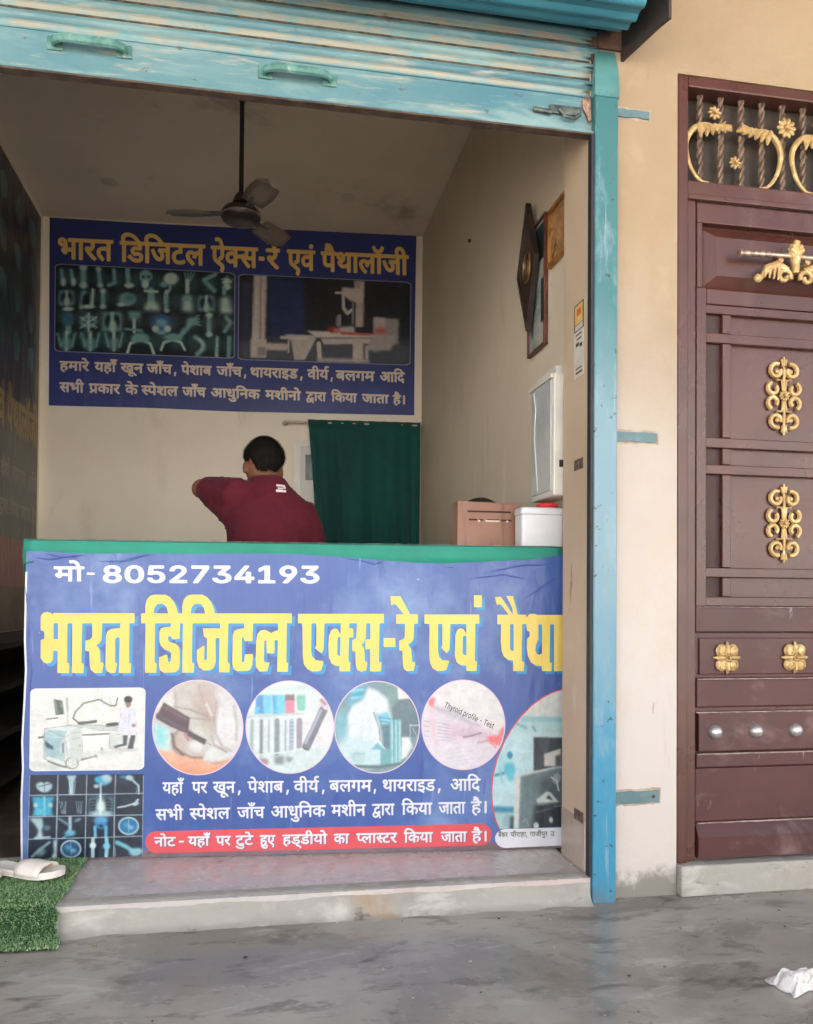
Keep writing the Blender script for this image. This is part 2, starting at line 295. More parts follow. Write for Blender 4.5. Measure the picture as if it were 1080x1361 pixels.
1113,682,-4,3,-1,6,2,5,5,2,5,-3,1,-6,-2,-6,37,1283,587,-23,24,-7,10,-3,7,1,6,4,4,5,1,7,-4,2,1,3,7,-1,9,-30,0,0,-61,-2,-2,-7,-1,-3,3,-1,17,-10,-2,-6,0,-7,3,-5,6,-4,11,0,26,
-8,3,0,10,4,1,100,-1,1,-10,-2,-2,-7,-1,0,-12,-2,-8,-5,-7,-8,-6,22,-23,-1,-3,-5,-5,8,1214,619,8,0,6,6,0,26,-1,2,-18,-1,0,-27,2,-4,56,1398,556,-10,4,-6,8,-1,10,5,10,-16,2,-11,
6,-12,11,-10,11,-4,9,1,6,3,4,4,2,9,-3,1,14,-2,2,-19,1,-1,3,0,9,4,1,146,-2,2,-3,-1,-8,-10,-2,0,-61,-2,-3,-8,0,-3,2,-1,33,-13,0,-3,-10,-6,-3,-4,2,-5,4,-5,10,1,7,4,3,31,0,0,16,
-45,1,0,-60,15,-10,7,-10,3,-5,-5,-5,-4,-1,-15,16,-7,3,-7,0,-4,-3,0,-6,6,-2,10,1,4,-9,-1,-2,-5,-2,21,1379,601,14,2,4,2,1,3,-13,-1,-11,5,-4,4,-3,6,1,12,4,8,5,4,9,2,11,-1,-1,
5,-32,0,1,-9,-2,-11,-4,-7,-6,-6,6,-7,7,-6,9,1386,619,6,1,5,3,0,11,-11,1,-5,-3,-1,-4,0,-5,3,-2,8,1499,571,-2,3,5,29,3,2,10,-1,1,-5,-8,-26,-2,-2,33,1611,586,-3,3,-1,17,-9,-2,
-8,0,-8,3,-6,5,-4,12,-1,27,-7,1,-2,2,0,9,2,2,42,1,-3,10,-5,7,-4,1,-9,-1,-2,1,-3,10,1,2,4,1,10,0,10,-3,8,-10,7,-19,11,0,2,-3,0,-9,-10,-1,-2,-2,1,-62,-3,-2,36,1689,585,-3,4,
0,61,-10,3,-1,8,2,3,126,0,4,-2,0,-10,-10,-1,-1,-2,0,-61,-1,-3,-9,0,-3,1,-1,16,-15,-3,-11,2,-9,6,-6,10,1,13,6,9,13,5,20,0,0,6,-51,0,0,-62,-2,-3,-7,0,-3,1,-1,2,-1,62,-14,1,-2,
-2,0,-61,-2,-3,28,1670,586,-19,22,-13,2,-3,2,-3,4,1,6,4,5,7,1,8,-4,7,5,-16,6,-4,4,-3,5,-1,6,2,7,4,5,6,3,9,1,9,-4,6,-6,4,-7,1,-11,-2,-8,-4,-9,-7,-7,12,-14,5,-7,-5,-5,7,1764,
612,4,0,1,1,-12,14,-2,-4,1,-6,3,-4,8,1592,617,9,1,7,5,-1,27,-1,2,-21,-1,1,-28,2,-5,4,1780,618,2,2,-1,11,-11,1,8,1660,643,2,0,0,3,-4,6,-6,1,-4,-1,0,-4,2,-3,8,1826,569,-2,3,
5,29,3,2,10,0,2,-5,-9,-27,-2,-2,75,1924,584,-2,3,-1,14,-13,-3,-8,1,-7,2,-9,8,-4,12,3,11,6,8,14,4,17,-1,1,7,-45,1,-2,3,1,9,41,1,-1,14,1,8,6,7,9,3,11,0,9,-4,6,-8,8,-19,2,-1,
50,-1,-3,17,2,7,3,4,7,4,8,2,9,-2,6,-2,0,-3,-3,-8,-13,1,-3,-2,-2,-3,1,-7,4,-7,14,-1,2,-3,-1,-9,-10,-1,-1,-1,1,-62,-1,-3,-10,-1,-3,1,-2,18,-10,-2,-9,-1,-8,3,-7,4,-6,9,-4,13,
1,2,8,3,4,3,1,5,-1,6,-3,3,-19,0,-2,-2,0,-62,-3,-2,-10,0,-1,3,-1,62,-1,1,-13,0,-3,-1,1,-63,-3,-2,9,1904,611,9,1,8,6,0,12,-17,1,-7,-3,-2,-5,0,-7,4,-3,10,2004,613,10,0,8,7,0,
30,-17,-1,1,-9,-1,-7,-4,-7,-7,-5,4,-6,7,1933,664,18,0,-6,14,-5,5,-7,0,-3,-3,-1,-9,8,2071,567,-2,3,4,29,3,2,8,0,3,-5,-8,-27,-2,-2,90,2219,581,-15,13,-8,11,-4,11,2,11,5,7,10,
4,10,0,12,-5,9,4,7,2,0,10,-66,0,0,-64,-3,-3,-9,0,-3,3,0,15,-16,-3,-13,2,-10,8,-4,12,3,12,6,7,7,4,8,2,18,-1,0,6,-45,1,-3,4,0,7,2,2,292,-1,4,-2,-1,-11,-10,-1,-1,-1,0,-63,-2,
-3,-9,0,-3,2,-1,28,-21,0,-2,-8,-6,-3,-7,2,-7,6,-3,5,-1,5,3,5,8,3,-1,22,-21,0,1,-64,-2,-3,-8,0,-3,1,-2,2,-1,64,-17,0,0,-38,-3,-5,-5,-2,-5,2,-6,5,-6,10,3,8,8,3,-1,17,-18,1,-3,
-2,0,-64,-2,-1,-9,0,-3,2,-1,41,-3,-1,-4,-3,-6,-12,-3,-1,-10,3,1,11,-4,3,-5,0,-4,-1,-2,-3,0,-9,6,-7,15,-16,-5,-7,7,2148,610,4,0,0,1,-13,15,-1,-5,1,-6,4,-4,5,2164,616,2,2,-1,
12,-12,1,1,-2,5,2367,625,21,1,0,22,-21,0,-1,-21,9,2429,565,-2,1,0,2,4,29,2,2,9,0,2,-5,-7,-27,-2,-2,166,2776,565,-23,13,-13,3,-2,3,-2,4,2,6,5,3,5,0,10,-6,9,2,5,3,0,6,-3,3,-9,
1,-8,-3,-4,2,-8,8,-4,9,1,8,4,7,9,4,15,0,1,3,-1,3,-40,0,0,-65,-1,-3,-4,-1,-7,1,-2,3,-1,65,-14,0,1,-11,-3,-10,-5,-7,-10,-7,24,-25,-1,-3,-7,-7,-6,5,-18,19,-9,12,-4,8,1,6,4,5,
7,1,7,-4,2,1,4,9,-2,9,-33,-1,0,-65,-1,-2,-4,-1,-6,0,-3,2,-1,18,-10,-3,-9,0,-8,3,-6,5,-5,9,-4,12,1,3,8,3,4,3,1,5,-1,6,-3,3,-19,0,-1,-66,-1,-2,-11,0,-1,3,-1,64,-15,1,-1,-2,1,
-64,-2,-2,-8,0,-3,0,-1,2,-1,18,-12,-4,-9,1,-9,4,-7,6,-4,7,-3,9,12,6,-9,4,-4,4,-3,8,0,8,5,7,10,4,10,-2,8,-7,4,-9,0,-13,-5,-9,-10,-9,4,-4,7,-1,9,2,6,6,0,29,-9,4,0,9,3,2,327,
-2,2,-2,0,-9,-3,-2,-10,-1,-1,-18,-26,-1,-3,-2,0,-4,3,-3,11,1,8,-1,8,-4,5,-6,1,-10,-2,-8,-4,-7,-9,-4,-12,-1,-15,4,-14,9,-7,9,2,3,7,5,11,-10,8,-5,12,-1,8,2,1,5,-1,5,-8,2,-14,
-3,-9,9,-4,11,1,7,3,6,10,4,15,1,0,6,-51,0,-2,-19,-23,0,-5,-1,-1,-5,3,-3,11,1,10,-2,6,-4,5,-7,2,-9,-2,-7,-3,-5,-7,-5,7,-4,1,-2,-4,-9,11,2616,610,9,0,8,6,1,30,-1,2,-16,-1,2,
-9,-2,-9,-3,-6,-7,-6,4,-5,8,2510,634,3,6,-1,7,-4,3,-5,0,-2,-1,1,-4,8,-4,8,2879,561,-3,3,6,31,3,2,10,-1,2,-5,-9,-28,-2,-2,107,3165,569,-9,15,-14,1,-10,4,-7,7,-5,10,0,12,4,10,
9,7,15,4,0,7,-39,0,0,-66,-1,-3,-2,-1,-9,0,-2,3,-1,65,-1,2,-15,-1,0,-65,-3,-4,-9,0,-2,3,-1,65,-1,2,-13,1,-2,-2,1,-65,-3,-4,-9,0,-3,3,-1,33,-9,0,-1,-12,-6,-9,-8,-4,-10,0,-9,
4,-8,8,-10,15,-4,11,8,4,4,0,7,-15,6,-8,6,-5,8,1,3,3,-1,8,-5,7,-8,1,-2,9,2,3,11,4,2,4,-1,4,-3,3,-4,0,-15,-4,-4,10,1,3,15,5,9,-1,8,-3,5,-6,3,-9,-1,-8,-5,-8,15,-1,2,2,0,17,-8,
4,-1,8,2,3,64,0,0,17,3,6,4,6,7,4,9,2,17,-2,13,-5,7,-5,8,-8,11,-15,10,0,2,-3,1,-8,-2,-2,-17,-2,-1,-19,-20,-3,-5,-3,-3,-5,1,-10,4,-4,4,-2,7,0,2,8,6,4,8,-1,5,-5,2,-9,-4,-9,6,
-13,-2,-2,10,3107,660,43,0,2,1,-9,10,-8,6,-8,3,-9,1,-8,-1,-5,-5,-1,-9,82,986,409,-23,23,-7,10,-3,6,0,6,4,4,5,2,8,-3,2,5,-1,10,-22,2,-1,8,1,3,76,1,2,-1,2,-5,8,6,12,1,7,-3,5,
-6,2,-10,1,-15,2,-1,15,1,0,20,-13,1,-2,9,2,3,9,1,-2,9,1,8,3,7,6,5,10,2,11,-3,8,-9,8,-19,10,0,2,-2,0,-10,-10,-1,-1,-1,1,-59,-2,-3,-9,-1,-2,3,-2,61,-14,-1,0,-60,-2,-2,-7,-1,
-3,1,-1,2,-1,26,-16,0,-2,-7,-3,-3,-4,-1,-6,2,-6,6,-3,8,2,6,7,2,0,3,-8,1,-9,4,-4,4,-3,10,-8,-1,-1,-1,1,-58,-2,-3,-8,-1,-3,2,-2,28,-13,-1,-15,2,-2,0,5,-8,16,-15,-1,-3,-5,-5,
6,987,452,16,1,0,20,-18,0,0,-9,-2,-11,7,1047,468,3,1,-2,5,-4,1,-4,-1,-1,-2,2,-2,7,1092,487,16,0,-4,13,-5,5,-6,0,-4,-4,0,-8,47,1214,410,-23,22,-8,11,-3,6,0,6,4,5,6,1,8,-3,1,
6,0,10,-23,1,-1,3,0,8,3,1,85,1,-1,6,-5,10,-6,3,-10,-1,-4,9,1,3,6,1,7,1,7,-2,5,-3,6,-6,8,-21,11,0,2,-3,-1,-9,-9,-1,-1,-1,0,-61,-3,-2,-10,1,-1,19,-9,-3,-10,0,-9,4,-7,8,-12,0,
-16,2,-2,-1,2,-2,21,-20,-1,-3,-6,-6,45,1394,410,-15,14,-8,9,-3,11,2,10,5,7,9,4,11,0,11,-5,14,6,1,9,-64,0,0,-61,-2,-3,-8,0,-3,1,0,3,-1,59,-10,3,0,8,1,2,109,2,3,-2,0,-10,-10,
-1,-1,-2,0,-61,-10,-2,-3,2,-1,39,-3,0,-4,-3,-6,-12,-2,-1,-10,3,-1,2,3,8,-4,3,-6,0,-3,-1,-2,-2,0,-9,4,-6,16,-16,-5,-6,28,1327,411,-19,21,-12,2,-4,3,-2,3,0,7,4,4,6,1,10,-4,6,
5,-16,6,-4,3,-3,6,-1,6,2,7,4,5,6,2,9,1,9,-3,6,-6,4,-8,1,-8,-2,-10,-4,-8,-6,-7,13,-16,3,-5,-7,-6,8,1250,441,8,1,7,5,0,26,-1,2,-22,-1,1,-28,2,-4,6,1216,453,12,1,-1,21,-14,-1,
0,-11,-2,-9,8,1318,467,1,0,0,4,-4,5,-6,1,-4,-2,0,-3,2,-3,74,1560,412,-3,3,-1,40,-12,0,4,-12,-1,-12,-7,-7,-11,-3,-10,3,-8,7,-8,14,-7,16,2,2,7,3,3,0,11,-25,7,-6,5,0,4,2,0,6,
-3,6,-8,9,3,9,3,1,25,1,1,7,-61,1,-2,2,1,10,182,1,4,-1,0,-11,-9,-1,-1,-1,0,-60,-1,-3,-9,-1,-3,1,-1,16,-8,-3,-7,0,-7,1,-6,4,-5,5,-2,5,-1,8,2,6,-11,1,-2,2,0,8,2,3,39,-1,2,-3,
-1,-8,-13,-3,-3,-3,-1,-3,0,-5,4,-3,4,-1,6,1,8,6,-1,31,-56,0,0,-62,-2,-3,-6,0,-4,0,-1,3,-1,61,-12,1,-3,-2,0,-61,-2,-2,17,1588,492,-8,3,-7,5,-7,11,-1,4,0,3,10,3,9,-14,4,-2,5,
0,6,4,5,12,11,-3,1,-3,-3,-8,-6,-9,-9,-5,8,1590,506,-5,3,-2,6,2,5,6,2,5,-2,2,-6,-2,-6,192,1889,381,-9,2,-9,5,-13,12,-1,4,7,5,2,1,14,-13,11,-3,10,2,2,2,0,5,-6,3,-11,-3,-3,2,
-3,9,9,5,-1,9,-10,-3,-10,0,-7,2,-6,5,-4,6,-1,7,2,11,-8,9,-2,5,0,9,-9,0,-2,-2,1,-61,-1,-3,-3,-1,-8,1,-2,2,-1,63,-2,1,-13,-1,0,-63,-3,-2,-8,-1,-2,1,-1,2,-1,31,-9,-1,-1,-9,-2,
-6,-6,-5,-8,-3,-8,0,-8,3,-7,5,-6,8,-10,19,2,2,8,3,2,-1,8,-15,8,-9,4,-2,6,1,3,2,1,3,-1,6,-5,6,-9,1,-1,7,2,4,8,2,3,2,1,4,0,4,-3,2,-6,1,-13,-4,-4,9,1,3,9,4,8,1,8,-1,6,-3,5,-5,
3,-8,-1,-8,-4,-8,10,-1,6,2,0,15,-1,2,-5,1,-2,1,0,8,1,3,60,1,3,-2,1,-6,5,5,6,3,6,1,7,-1,6,-4,3,-7,0,-6,-4,-9,6,-1,1,-3,-1,-9,-11,-1,-4,-4,2,-7,8,-3,8,2,7,6,-1,32,-6,3,0,10,
3,1,30,0,-1,13,3,8,7,7,9,4,15,1,19,-6,11,-8,16,-19,100,1,4,-2,0,-8,-2,-3,-35,-1,0,-16,12,3,10,-4,7,-8,2,-11,-4,-17,-4,-7,-3,-1,-10,7,6,13,0,12,-5,3,-7,-3,-4,-4,0,-30,-1,-2,
-3,-1,-9,1,-2,17,-11,-4,-13,2,-8,7,-5,10,1,11,5,10,7,4,8,2,16,-1,-1,7,-47,0,0,-63,-2,-2,-3,-1,-7,0,-2,2,-1,33,-15,1,-3,-11,-7,-2,-5,2,-5,4,-5,10,2,7,4,2,34,1,0,17,-50,0,0,
-63,-2,-3,-7,0,-3,0,-2,3,-1,62,-15,1,0,-60,10,-9,3,-7,0,-7,-3,-6,-5,-6,-8,-3,10,2030,441,8,0,8,6,0,12,-13,1,-4,-1,-4,-2,-2,-4,0,-7,3,-3,8,1863,465,6,1,-7,6,1,7,-4,2,-3,-4,
-1,-6,3,-4,10,1931,492,43,0,2,1,-9,10,-8,5,-8,3,-10,1,-7,-2,-5,-5,0,-7,22,2185,414,-2,3,-1,27,-18,0,-3,-9,-6,-3,-7,2,-6,7,-3,9,2,5,8,3,0,21,-2,2,-12,1,-1,8,2,3,67,1,4,-1,0,
-11,-11,-2,0,-64,-2,-2,46,2262,414,-3,3,-1,63,-9,2,-1,4,1,7,6,2,-3,12,1,7,3,6,4,5,6,2,8,1,10,-4,8,-9,8,-20,71,0,3,-1,0,-11,-11,-3,1,-62,-2,-3,-9,-1,-3,2,-1,34,-14,0,-3,-10,
-3,-2,-3,-1,-9,5,-6,11,1,7,4,3,33,1,0,17,-48,0,0,-64,-2,-3,-7,0,-3,1,-1,2,-1,63,-12,1,-3,-2,0,-63,-2,-2,28,2242,414,-18,22,-12,2,-4,3,-2,4,1,6,3,4,7,1,9,-3,6,5,-15,6,-5,4,
-3,6,0,8,2,6,4,4,6,3,8,0,9,-3,6,-5,4,-9,1,-10,-2,-8,-4,-9,-7,-9,13,-15,3,-6,-6,-6,5,2163,457,19,1,0,22,-19,0,-1,-21,8,2233,472,2,0,0,2,-4,7,-5,2,-4,-1,-1,-4,2,-3,7,2270,495,
16,1,-5,13,-6,5,-5,0,-3,-4,0,-9,73,2469,394,-6,16,-11,-9,-11,-2,-10,3,-8,8,-2,7,0,9,4,9,7,6,-1,11,2,9,4,6,4,4,14,5,0,5,-2,1,-35,1,-2,3,1,9,152,1,5,-1,0,-11,-10,-2,1,-64,-1,
-2,-2,-1,-8,0,-2,3,-1,64,-11,0,0,-12,-2,-9,-4,-6,-8,-8,20,-24,-1,-3,-6,-7,-7,7,-14,17,-8,12,-3,8,1,6,4,4,4,1,7,-4,2,1,3,10,-1,7,-28,0,0,-65,-2,-2,-6,-1,-3,1,-2,3,0,64,-2,1,
-16,-1,-1,-19,-18,-3,-4,-5,-1,-6,2,-8,7,-4,3,0,2,8,6,3,7,-1,4,-5,1,-8,-5,-9,8,-26,-2,-2,9,2440,412,8,2,8,9,-10,2,-7,4,-2,0,-3,-4,-1,-7,2,-4,80,2635,415,-3,3,0,64,-9,3,-1,9,
1,3,6,1,-1,13,3,9,5,6,6,3,7,2,11,0,17,-5,15,-12,14,-16,129,0,4,-2,0,-10,-11,-3,0,-64,-2,-3,-9,-1,-2,3,-1,64,-1,2,-15,-1,1,-64,-2,-3,-3,-1,-6,0,-3,2,-1,18,-12,-3,-9,1,-9,4,
-6,7,-4,9,-1,8,1,2,8,4,3,3,1,8,-3,6,-45,0,0,-17,12,3,10,-5,4,-4,3,-6,0,-13,-6,-18,-2,-3,-3,0,-8,6,5,14,0,12,-4,3,-6,-1,-6,-7,0,-31,-2,-2,-6,0,-3,0,-2,2,-1,16,-12,-3,-12,2,
-8,8,-4,11,1,11,6,9,6,4,7,2,16,0,0,6,-44,1,-3,-2,0,-64,-2,-3,9,2678,443,7,1,8,6,0,13,-13,1,-8,-4,-1,-4,0,-7,3,-4,11,2768,445,9,2,7,6,0,29,-1,2,-15,0,2,-8,-1,-9,-4,-8,-7,-5,
4,-6,10,2645,497,41,0,2,1,-9,11,-8,5,-7,3,-10,1,-7,-2,-4,-4,-1,-9,74,3008,415,-10,10,-6,11,-3,8,0,10,4,9,7,5,8,3,17,1,-1,14,-44,-1,0,-66,-1,-3,-4,0,-6,0,-2,3,0,66,-13,0,0,
-66,-2,-3,-8,0,-2,1,-1,2,-1,43,-11,0,5,-15,-1,-8,-3,-7,-7,-5,-9,-1,-8,3,-7,8,-7,13,-6,18,3,4,5,2,2,-1,11,-26,5,-6,6,-1,2,3,1,6,-3,7,-8,9,3,9,3,2,23,0,1,9,-55,1,-3,2,1,10,4,
1,187,0,1,-3,-1,-8,-8,-2,-1,-1,-1,-68,-9,-1,-3,2,-1,67,-1,1,-10,0,-2,-2,0,-66,-3,-2,-9,1,-1,40,-13,0,-7,-1,-3,-6,2,-11,12,-15,-4,-8,70,3148,399,-18,15,-7,10,-2,13,2,7,4,6,
-4,8,-1,7,3,7,5,5,11,3,19,1,1,5,-2,1,-43,0,-3,1,-1,2,1,8,2,2,40,1,-2,3,-5,2,-7,0,-9,-2,-2,2,-3,8,1,3,10,3,14,-1,-6,3,-11,-2,-3,2,-3,10,11,4,10,-1,9,-4,8,-10,8,-20,14,0,2,-4,
-1,-9,-13,-2,0,-16,-1,-2,-35,-2,-3,-2,0,-3,2,-3,18,1,14,-4,6,-6,4,-8,-1,-9,-3,-7,-6,-5,-10,-3,-2,1,-4,9,10,8,1,4,-2,4,-4,2,-9,1,-9,-2,-5,-3,-2,-7,2,-8,7,-7,13,-11,-3,-5,10,
3213,417,-2,1,-1,2,0,78,2,3,11,0,2,-1,1,-3,0,-77,-2,-3,],
 'front_note': [
2000,66,986,234,-3,3,-1,25,-12,0,-3,-8,-7,-2,-9,5,-5,9,1,5,5,3,30,1,0,11,-38,1,-2,3,1,8,64,0,-1,6,-4,6,-5,2,-8,-1,-3,3,-2,6,1,2,12,2,8,-2,6,-4,11,-20,61,-1,3,-1,1,-7,-1,-3,
-15,-1,-1,-18,-18,-2,-4,-3,-2,-4,2,-8,7,-4,9,0,15,3,4,-8,-1,-3,-12,-4,-12,0,-10,2,-8,4,-4,5,-3,6,-1,7,2,6,3,5,5,5,15,5,0,6,-2,1,-30,0,-2,-2,0,-48,-3,-2,-9,1,-1,2,-1,48,-11,
1,-2,-2,0,-48,-2,-2,9,1110,258,-2,1,-1,2,0,7,2,2,29,0,4,-2,0,-8,-2,-2,85,1253,219,-14,11,-6,10,-1,11,4,8,-3,6,0,6,2,5,4,4,9,2,13,0,0,3,-39,0,0,-50,-2,-2,-8,0,-3,2,-1,12,-10,
-2,-8,1,-8,3,-6,6,-3,7,-2,8,10,5,2,6,-3,5,-12,1,-1,9,4,2,117,-1,1,1,-8,3,-6,6,-5,9,0,4,10,2,6,-8,2,7,6,2,6,-2,2,-7,4,8,10,-2,1,-4,-5,-11,-5,-4,-8,-3,11,-2,2,-3,-1,-7,-9,-2,
0,-51,-9,-1,-4,2,-1,50,-1,1,-11,0,-1,-12,-1,-2,-25,-1,-3,-1,2,-4,12,1,11,-3,6,-5,3,-7,-1,-6,-3,-6,-5,-4,-7,-2,-2,1,-3,7,1,2,6,4,-1,5,-3,2,-7,0,-5,-1,-4,-2,-1,-5,2,-5,15,-14,
-1,-3,-4,-3,9,1194,257,8,1,6,5,0,22,-13,0,0,-13,-3,-5,-5,-4,3,-4,36,1443,230,-21,20,-10,14,0,5,4,4,5,1,8,-3,1,1,3,6,-2,6,-26,0,0,-51,-2,-2,-8,0,-3,3,-1,13,-9,-2,-7,1,-6,3,
-4,4,-4,10,-1,21,-7,3,0,9,4,1,96,-1,1,-2,0,-8,-8,-2,-1,-10,-2,-6,-4,-6,-7,-5,20,-19,-1,-2,-4,-4,7,1379,258,6,0,6,4,0,23,-17,-1,0,-20,1,-4,85,1520,204,-10,2,-9,3,-10,8,-5,6,
1,3,8,4,12,-10,7,-3,12,-1,5,3,0,3,-3,2,-15,-1,-4,9,-9,4,-5,4,-4,9,-1,10,4,7,9,8,14,3,0,7,-31,1,-1,3,0,7,3,2,85,0,-1,5,-5,7,-4,2,-11,-1,-4,9,1,3,7,1,14,-1,5,-3,5,-5,8,-17,17,
-1,1,-2,0,-7,-2,-3,-14,0,-1,-19,-16,-1,-6,-2,-4,-5,0,-7,4,-5,7,-3,11,1,13,3,2,-2,2,-8,-9,-4,-13,-2,-12,1,-11,5,-5,4,-3,7,-1,9,1,6,3,5,6,4,17,6,0,7,-42,0,-2,-18,-20,-3,-4,-3,
-2,-4,1,-7,5,-5,13,-1,16,4,2,-2,3,-7,-1,-3,-5,-2,4,-5,2,-6,0,-6,-2,-5,-9,-6,56,1684,202,-14,4,-13,13,-2,3,4,5,-4,9,-2,7,1,7,3,7,-3,8,0,5,2,5,7,4,17,2,1,2,-32,2,-2,2,1,8,4,
2,101,-2,2,-2,-1,-8,-8,-2,0,-19,-2,-8,-5,-5,-10,-4,13,-9,5,-7,0,-11,-5,-9,-3,0,-7,5,3,9,-1,4,-21,13,-6,8,-3,9,0,25,-10,0,0,-13,-2,-2,-25,-1,1,-5,11,1,10,-3,5,-4,3,-6,0,-8,
-3,-8,9,-8,1,-6,0,-6,-2,-6,-4,-4,-6,-2,7,1682,215,8,1,2,2,0,3,-4,2,-6,-1,-5,-5,9,1673,231,5,3,0,6,7,5,0,3,-3,3,-10,0,-6,-4,1,-8,11,1726,249,1,0,-1,10,5,3,2,3,0,18,-1,1,-14,
0,-1,-2,1,-25,2,-4,185,1925,200,-13,13,-6,2,-10,1,-2,11,-17,6,-9,6,-6,7,1,3,8,4,11,-8,6,-3,10,-2,8,2,2,4,-3,3,-6,1,-11,-2,-4,2,-7,6,-3,8,0,6,4,6,8,3,15,1,0,3,-46,1,-1,-2,0,
-11,-2,-3,-29,-1,0,-2,2,-2,14,0,10,-3,6,-5,3,-8,0,-7,-4,-6,-5,-3,-7,-3,-3,2,-3,7,1,2,7,4,0,6,-4,2,-9,0,-8,-3,-2,-5,2,-6,16,-15,-1,-3,-8,-5,-13,11,-8,11,-1,10,4,10,-3,6,0,6,
2,7,5,3,9,2,14,0,1,3,-37,2,-2,3,0,6,1,2,158,0,1,1,-1,12,2,7,7,5,9,2,10,-1,7,-4,5,-7,7,-16,75,0,1,1,-1,5,-5,8,-5,1,-9,-1,-2,3,-2,6,1,3,12,2,9,-2,6,-5,5,-7,6,-14,9,0,3,-2,0,
-9,-11,-3,1,-52,-1,-2,-3,-1,-8,0,-2,2,-1,52,-1,2,-13,0,0,-53,-1,-2,-4,-1,-6,0,-2,2,-1,14,-11,-2,-9,0,-8,4,-7,6,-4,7,-1,8,1,2,7,3,4,3,0,6,-2,3,-2,1,-17,-1,0,-52,-1,-3,-10,0,
-3,2,0,52,-3,2,-12,0,0,-13,-2,-2,-24,-1,-3,-2,3,-4,16,1,7,-3,4,-3,3,-5,1,-5,0,-6,-3,-6,-6,-4,-9,-3,-10,0,-11,3,-15,9,-5,5,0,3,5,5,4,1,10,-8,7,-4,10,-1,8,2,1,4,-3,3,-6,1,-10,
-3,-5,2,-7,7,-3,7,1,7,4,6,8,3,15,1,0,3,-47,0,-1,-13,-1,-2,-25,0,-3,-3,4,-4,12,1,7,-1,6,-3,3,-4,3,-6,-1,-9,-4,-6,-8,-5,13,-7,12,-13,0,-4,9,2041,252,8,1,8,5,-1,24,-14,0,1,-13,
-4,-6,-6,-5,3,-4,7,1977,296,15,0,-4,10,-5,4,-5,1,-4,-3,0,-7,44,2193,225,-3,3,-1,12,-10,-2,-11,2,-8,6,-3,10,1,10,5,7,10,5,15,0,1,4,-35,1,-2,3,1,8,4,1,100,0,3,-1,1,-10,-10,-3,
-1,-55,-9,-1,-3,2,-1,55,-32,1,-2,-2,0,-11,8,2,6,-1,5,-3,4,-4,3,-9,-1,-11,-6,-14,-3,0,-7,4,-1,3,4,9,1,8,-3,5,-5,0,-5,-6,0,-26,-3,-2,8,2176,250,6,1,7,4,0,10,-11,1,-6,-3,-2,-4,
1,-4,90,2372,223,-20,19,-17,-2,-8,3,-5,4,-4,10,-1,24,-7,2,-2,2,0,8,2,2,280,-1,4,-3,0,-9,-9,-2,-1,-11,-2,-7,-4,-5,-9,-6,22,-20,0,-4,-7,-5,-4,1,-21,19,-8,9,-4,7,1,6,4,5,7,0,
7,-3,2,1,3,7,-2,7,-35,0,-2,-20,-17,-2,-7,-6,-1,-4,0,-6,7,-6,10,-1,15,4,3,0,3,-11,-9,-4,-16,-2,-13,3,-5,3,-5,5,-3,6,-2,9,-21,3,2,-3,18,-18,-1,-4,-7,-5,-19,17,-10,12,-5,7,0,
6,4,5,6,1,8,-2,1,10,-1,3,-2,1,-25,-1,0,-55,-3,-2,-10,0,-1,3,0,53,-2,2,-10,0,-3,-2,0,-55,-9,-1,-4,2,-1,35,-6,-3,-5,-11,-3,-1,-9,3,-1,3,2,7,-8,2,-5,-3,0,-8,19,-19,-6,-7,11,2339,
252,7,2,3,11,7,7,12,2,15,-5,14,5,0,7,-65,1,0,-24,2,-4,7,2482,263,14,0,10,6,12,4,1,7,-37,1,-1,-17,80,2652,222,-2,1,-1,2,0,55,-9,3,-1,8,2,3,5,1,-1,11,3,8,4,5,7,3,7,2,10,-1,16,
-4,12,-9,15,-16,123,-1,4,-2,0,-10,-11,-2,0,-55,-1,-3,-10,0,-2,2,-1,55,-1,2,-13,-1,1,-55,-2,-3,-4,0,-6,0,-2,1,-1,16,-12,-3,-9,1,-8,4,-5,6,-4,8,-2,8,2,2,7,3,3,3,1,5,-3,5,-41,
1,0,-13,12,1,7,-2,5,-4,3,-8,0,-11,-6,-16,-2,-2,-3,0,-7,4,-1,3,5,11,0,10,-3,3,-6,-1,-5,-6,0,-27,-2,-1,-6,-1,-5,2,-1,14,-14,-3,-11,3,-7,7,-3,11,2,10,6,7,11,5,15,-1,1,5,-41,0,
-3,-1,0,-56,-2,-2,9,2693,247,6,1,7,5,1,10,-13,1,-6,-3,-2,-4,1,-5,2,-3,10,2779,248,8,1,6,6,0,23,-1,2,-13,0,0,-14,-3,-6,-6,-6,4,-4,9,2662,294,39,1,-7,7,-8,5,-7,3,-8,1,-6,-1,
-5,-4,-1,-6,75,3022,218,-11,10,-5,9,-3,9,0,8,4,7,7,5,9,2,14,1,0,10,-42,0,0,-57,-1,-2,-4,-1,-6,1,-2,2,-1,57,-11,1,0,-58,-3,-2,-7,0,-3,1,-1,2,0,37,-9,0,3,-14,-1,-6,-2,-5,-6,
-5,-9,-1,-9,3,-7,6,-7,11,-6,17,2,4,6,2,3,-1,11,-23,4,-5,5,-1,3,3,-1,7,-9,12,3,8,3,2,22,0,1,6,-54,1,-2,2,0,9,4,2,182,-2,1,-3,-1,-8,-2,-1,-6,-1,-1,-1,-1,-58,-9,-1,-3,2,-1,57,
-1,1,-9,1,-2,-2,0,-57,-2,-2,-7,0,-4,2,-1,34,-13,0,-6,-3,-1,-7,2,-6,12,-13,-6,-7,64,3153,203,-17,12,-7,12,-2,12,5,10,-3,7,-1,6,3,7,6,4,9,2,18,0,1,3,-2,1,-40,1,-3,1,-1,2,0,7,
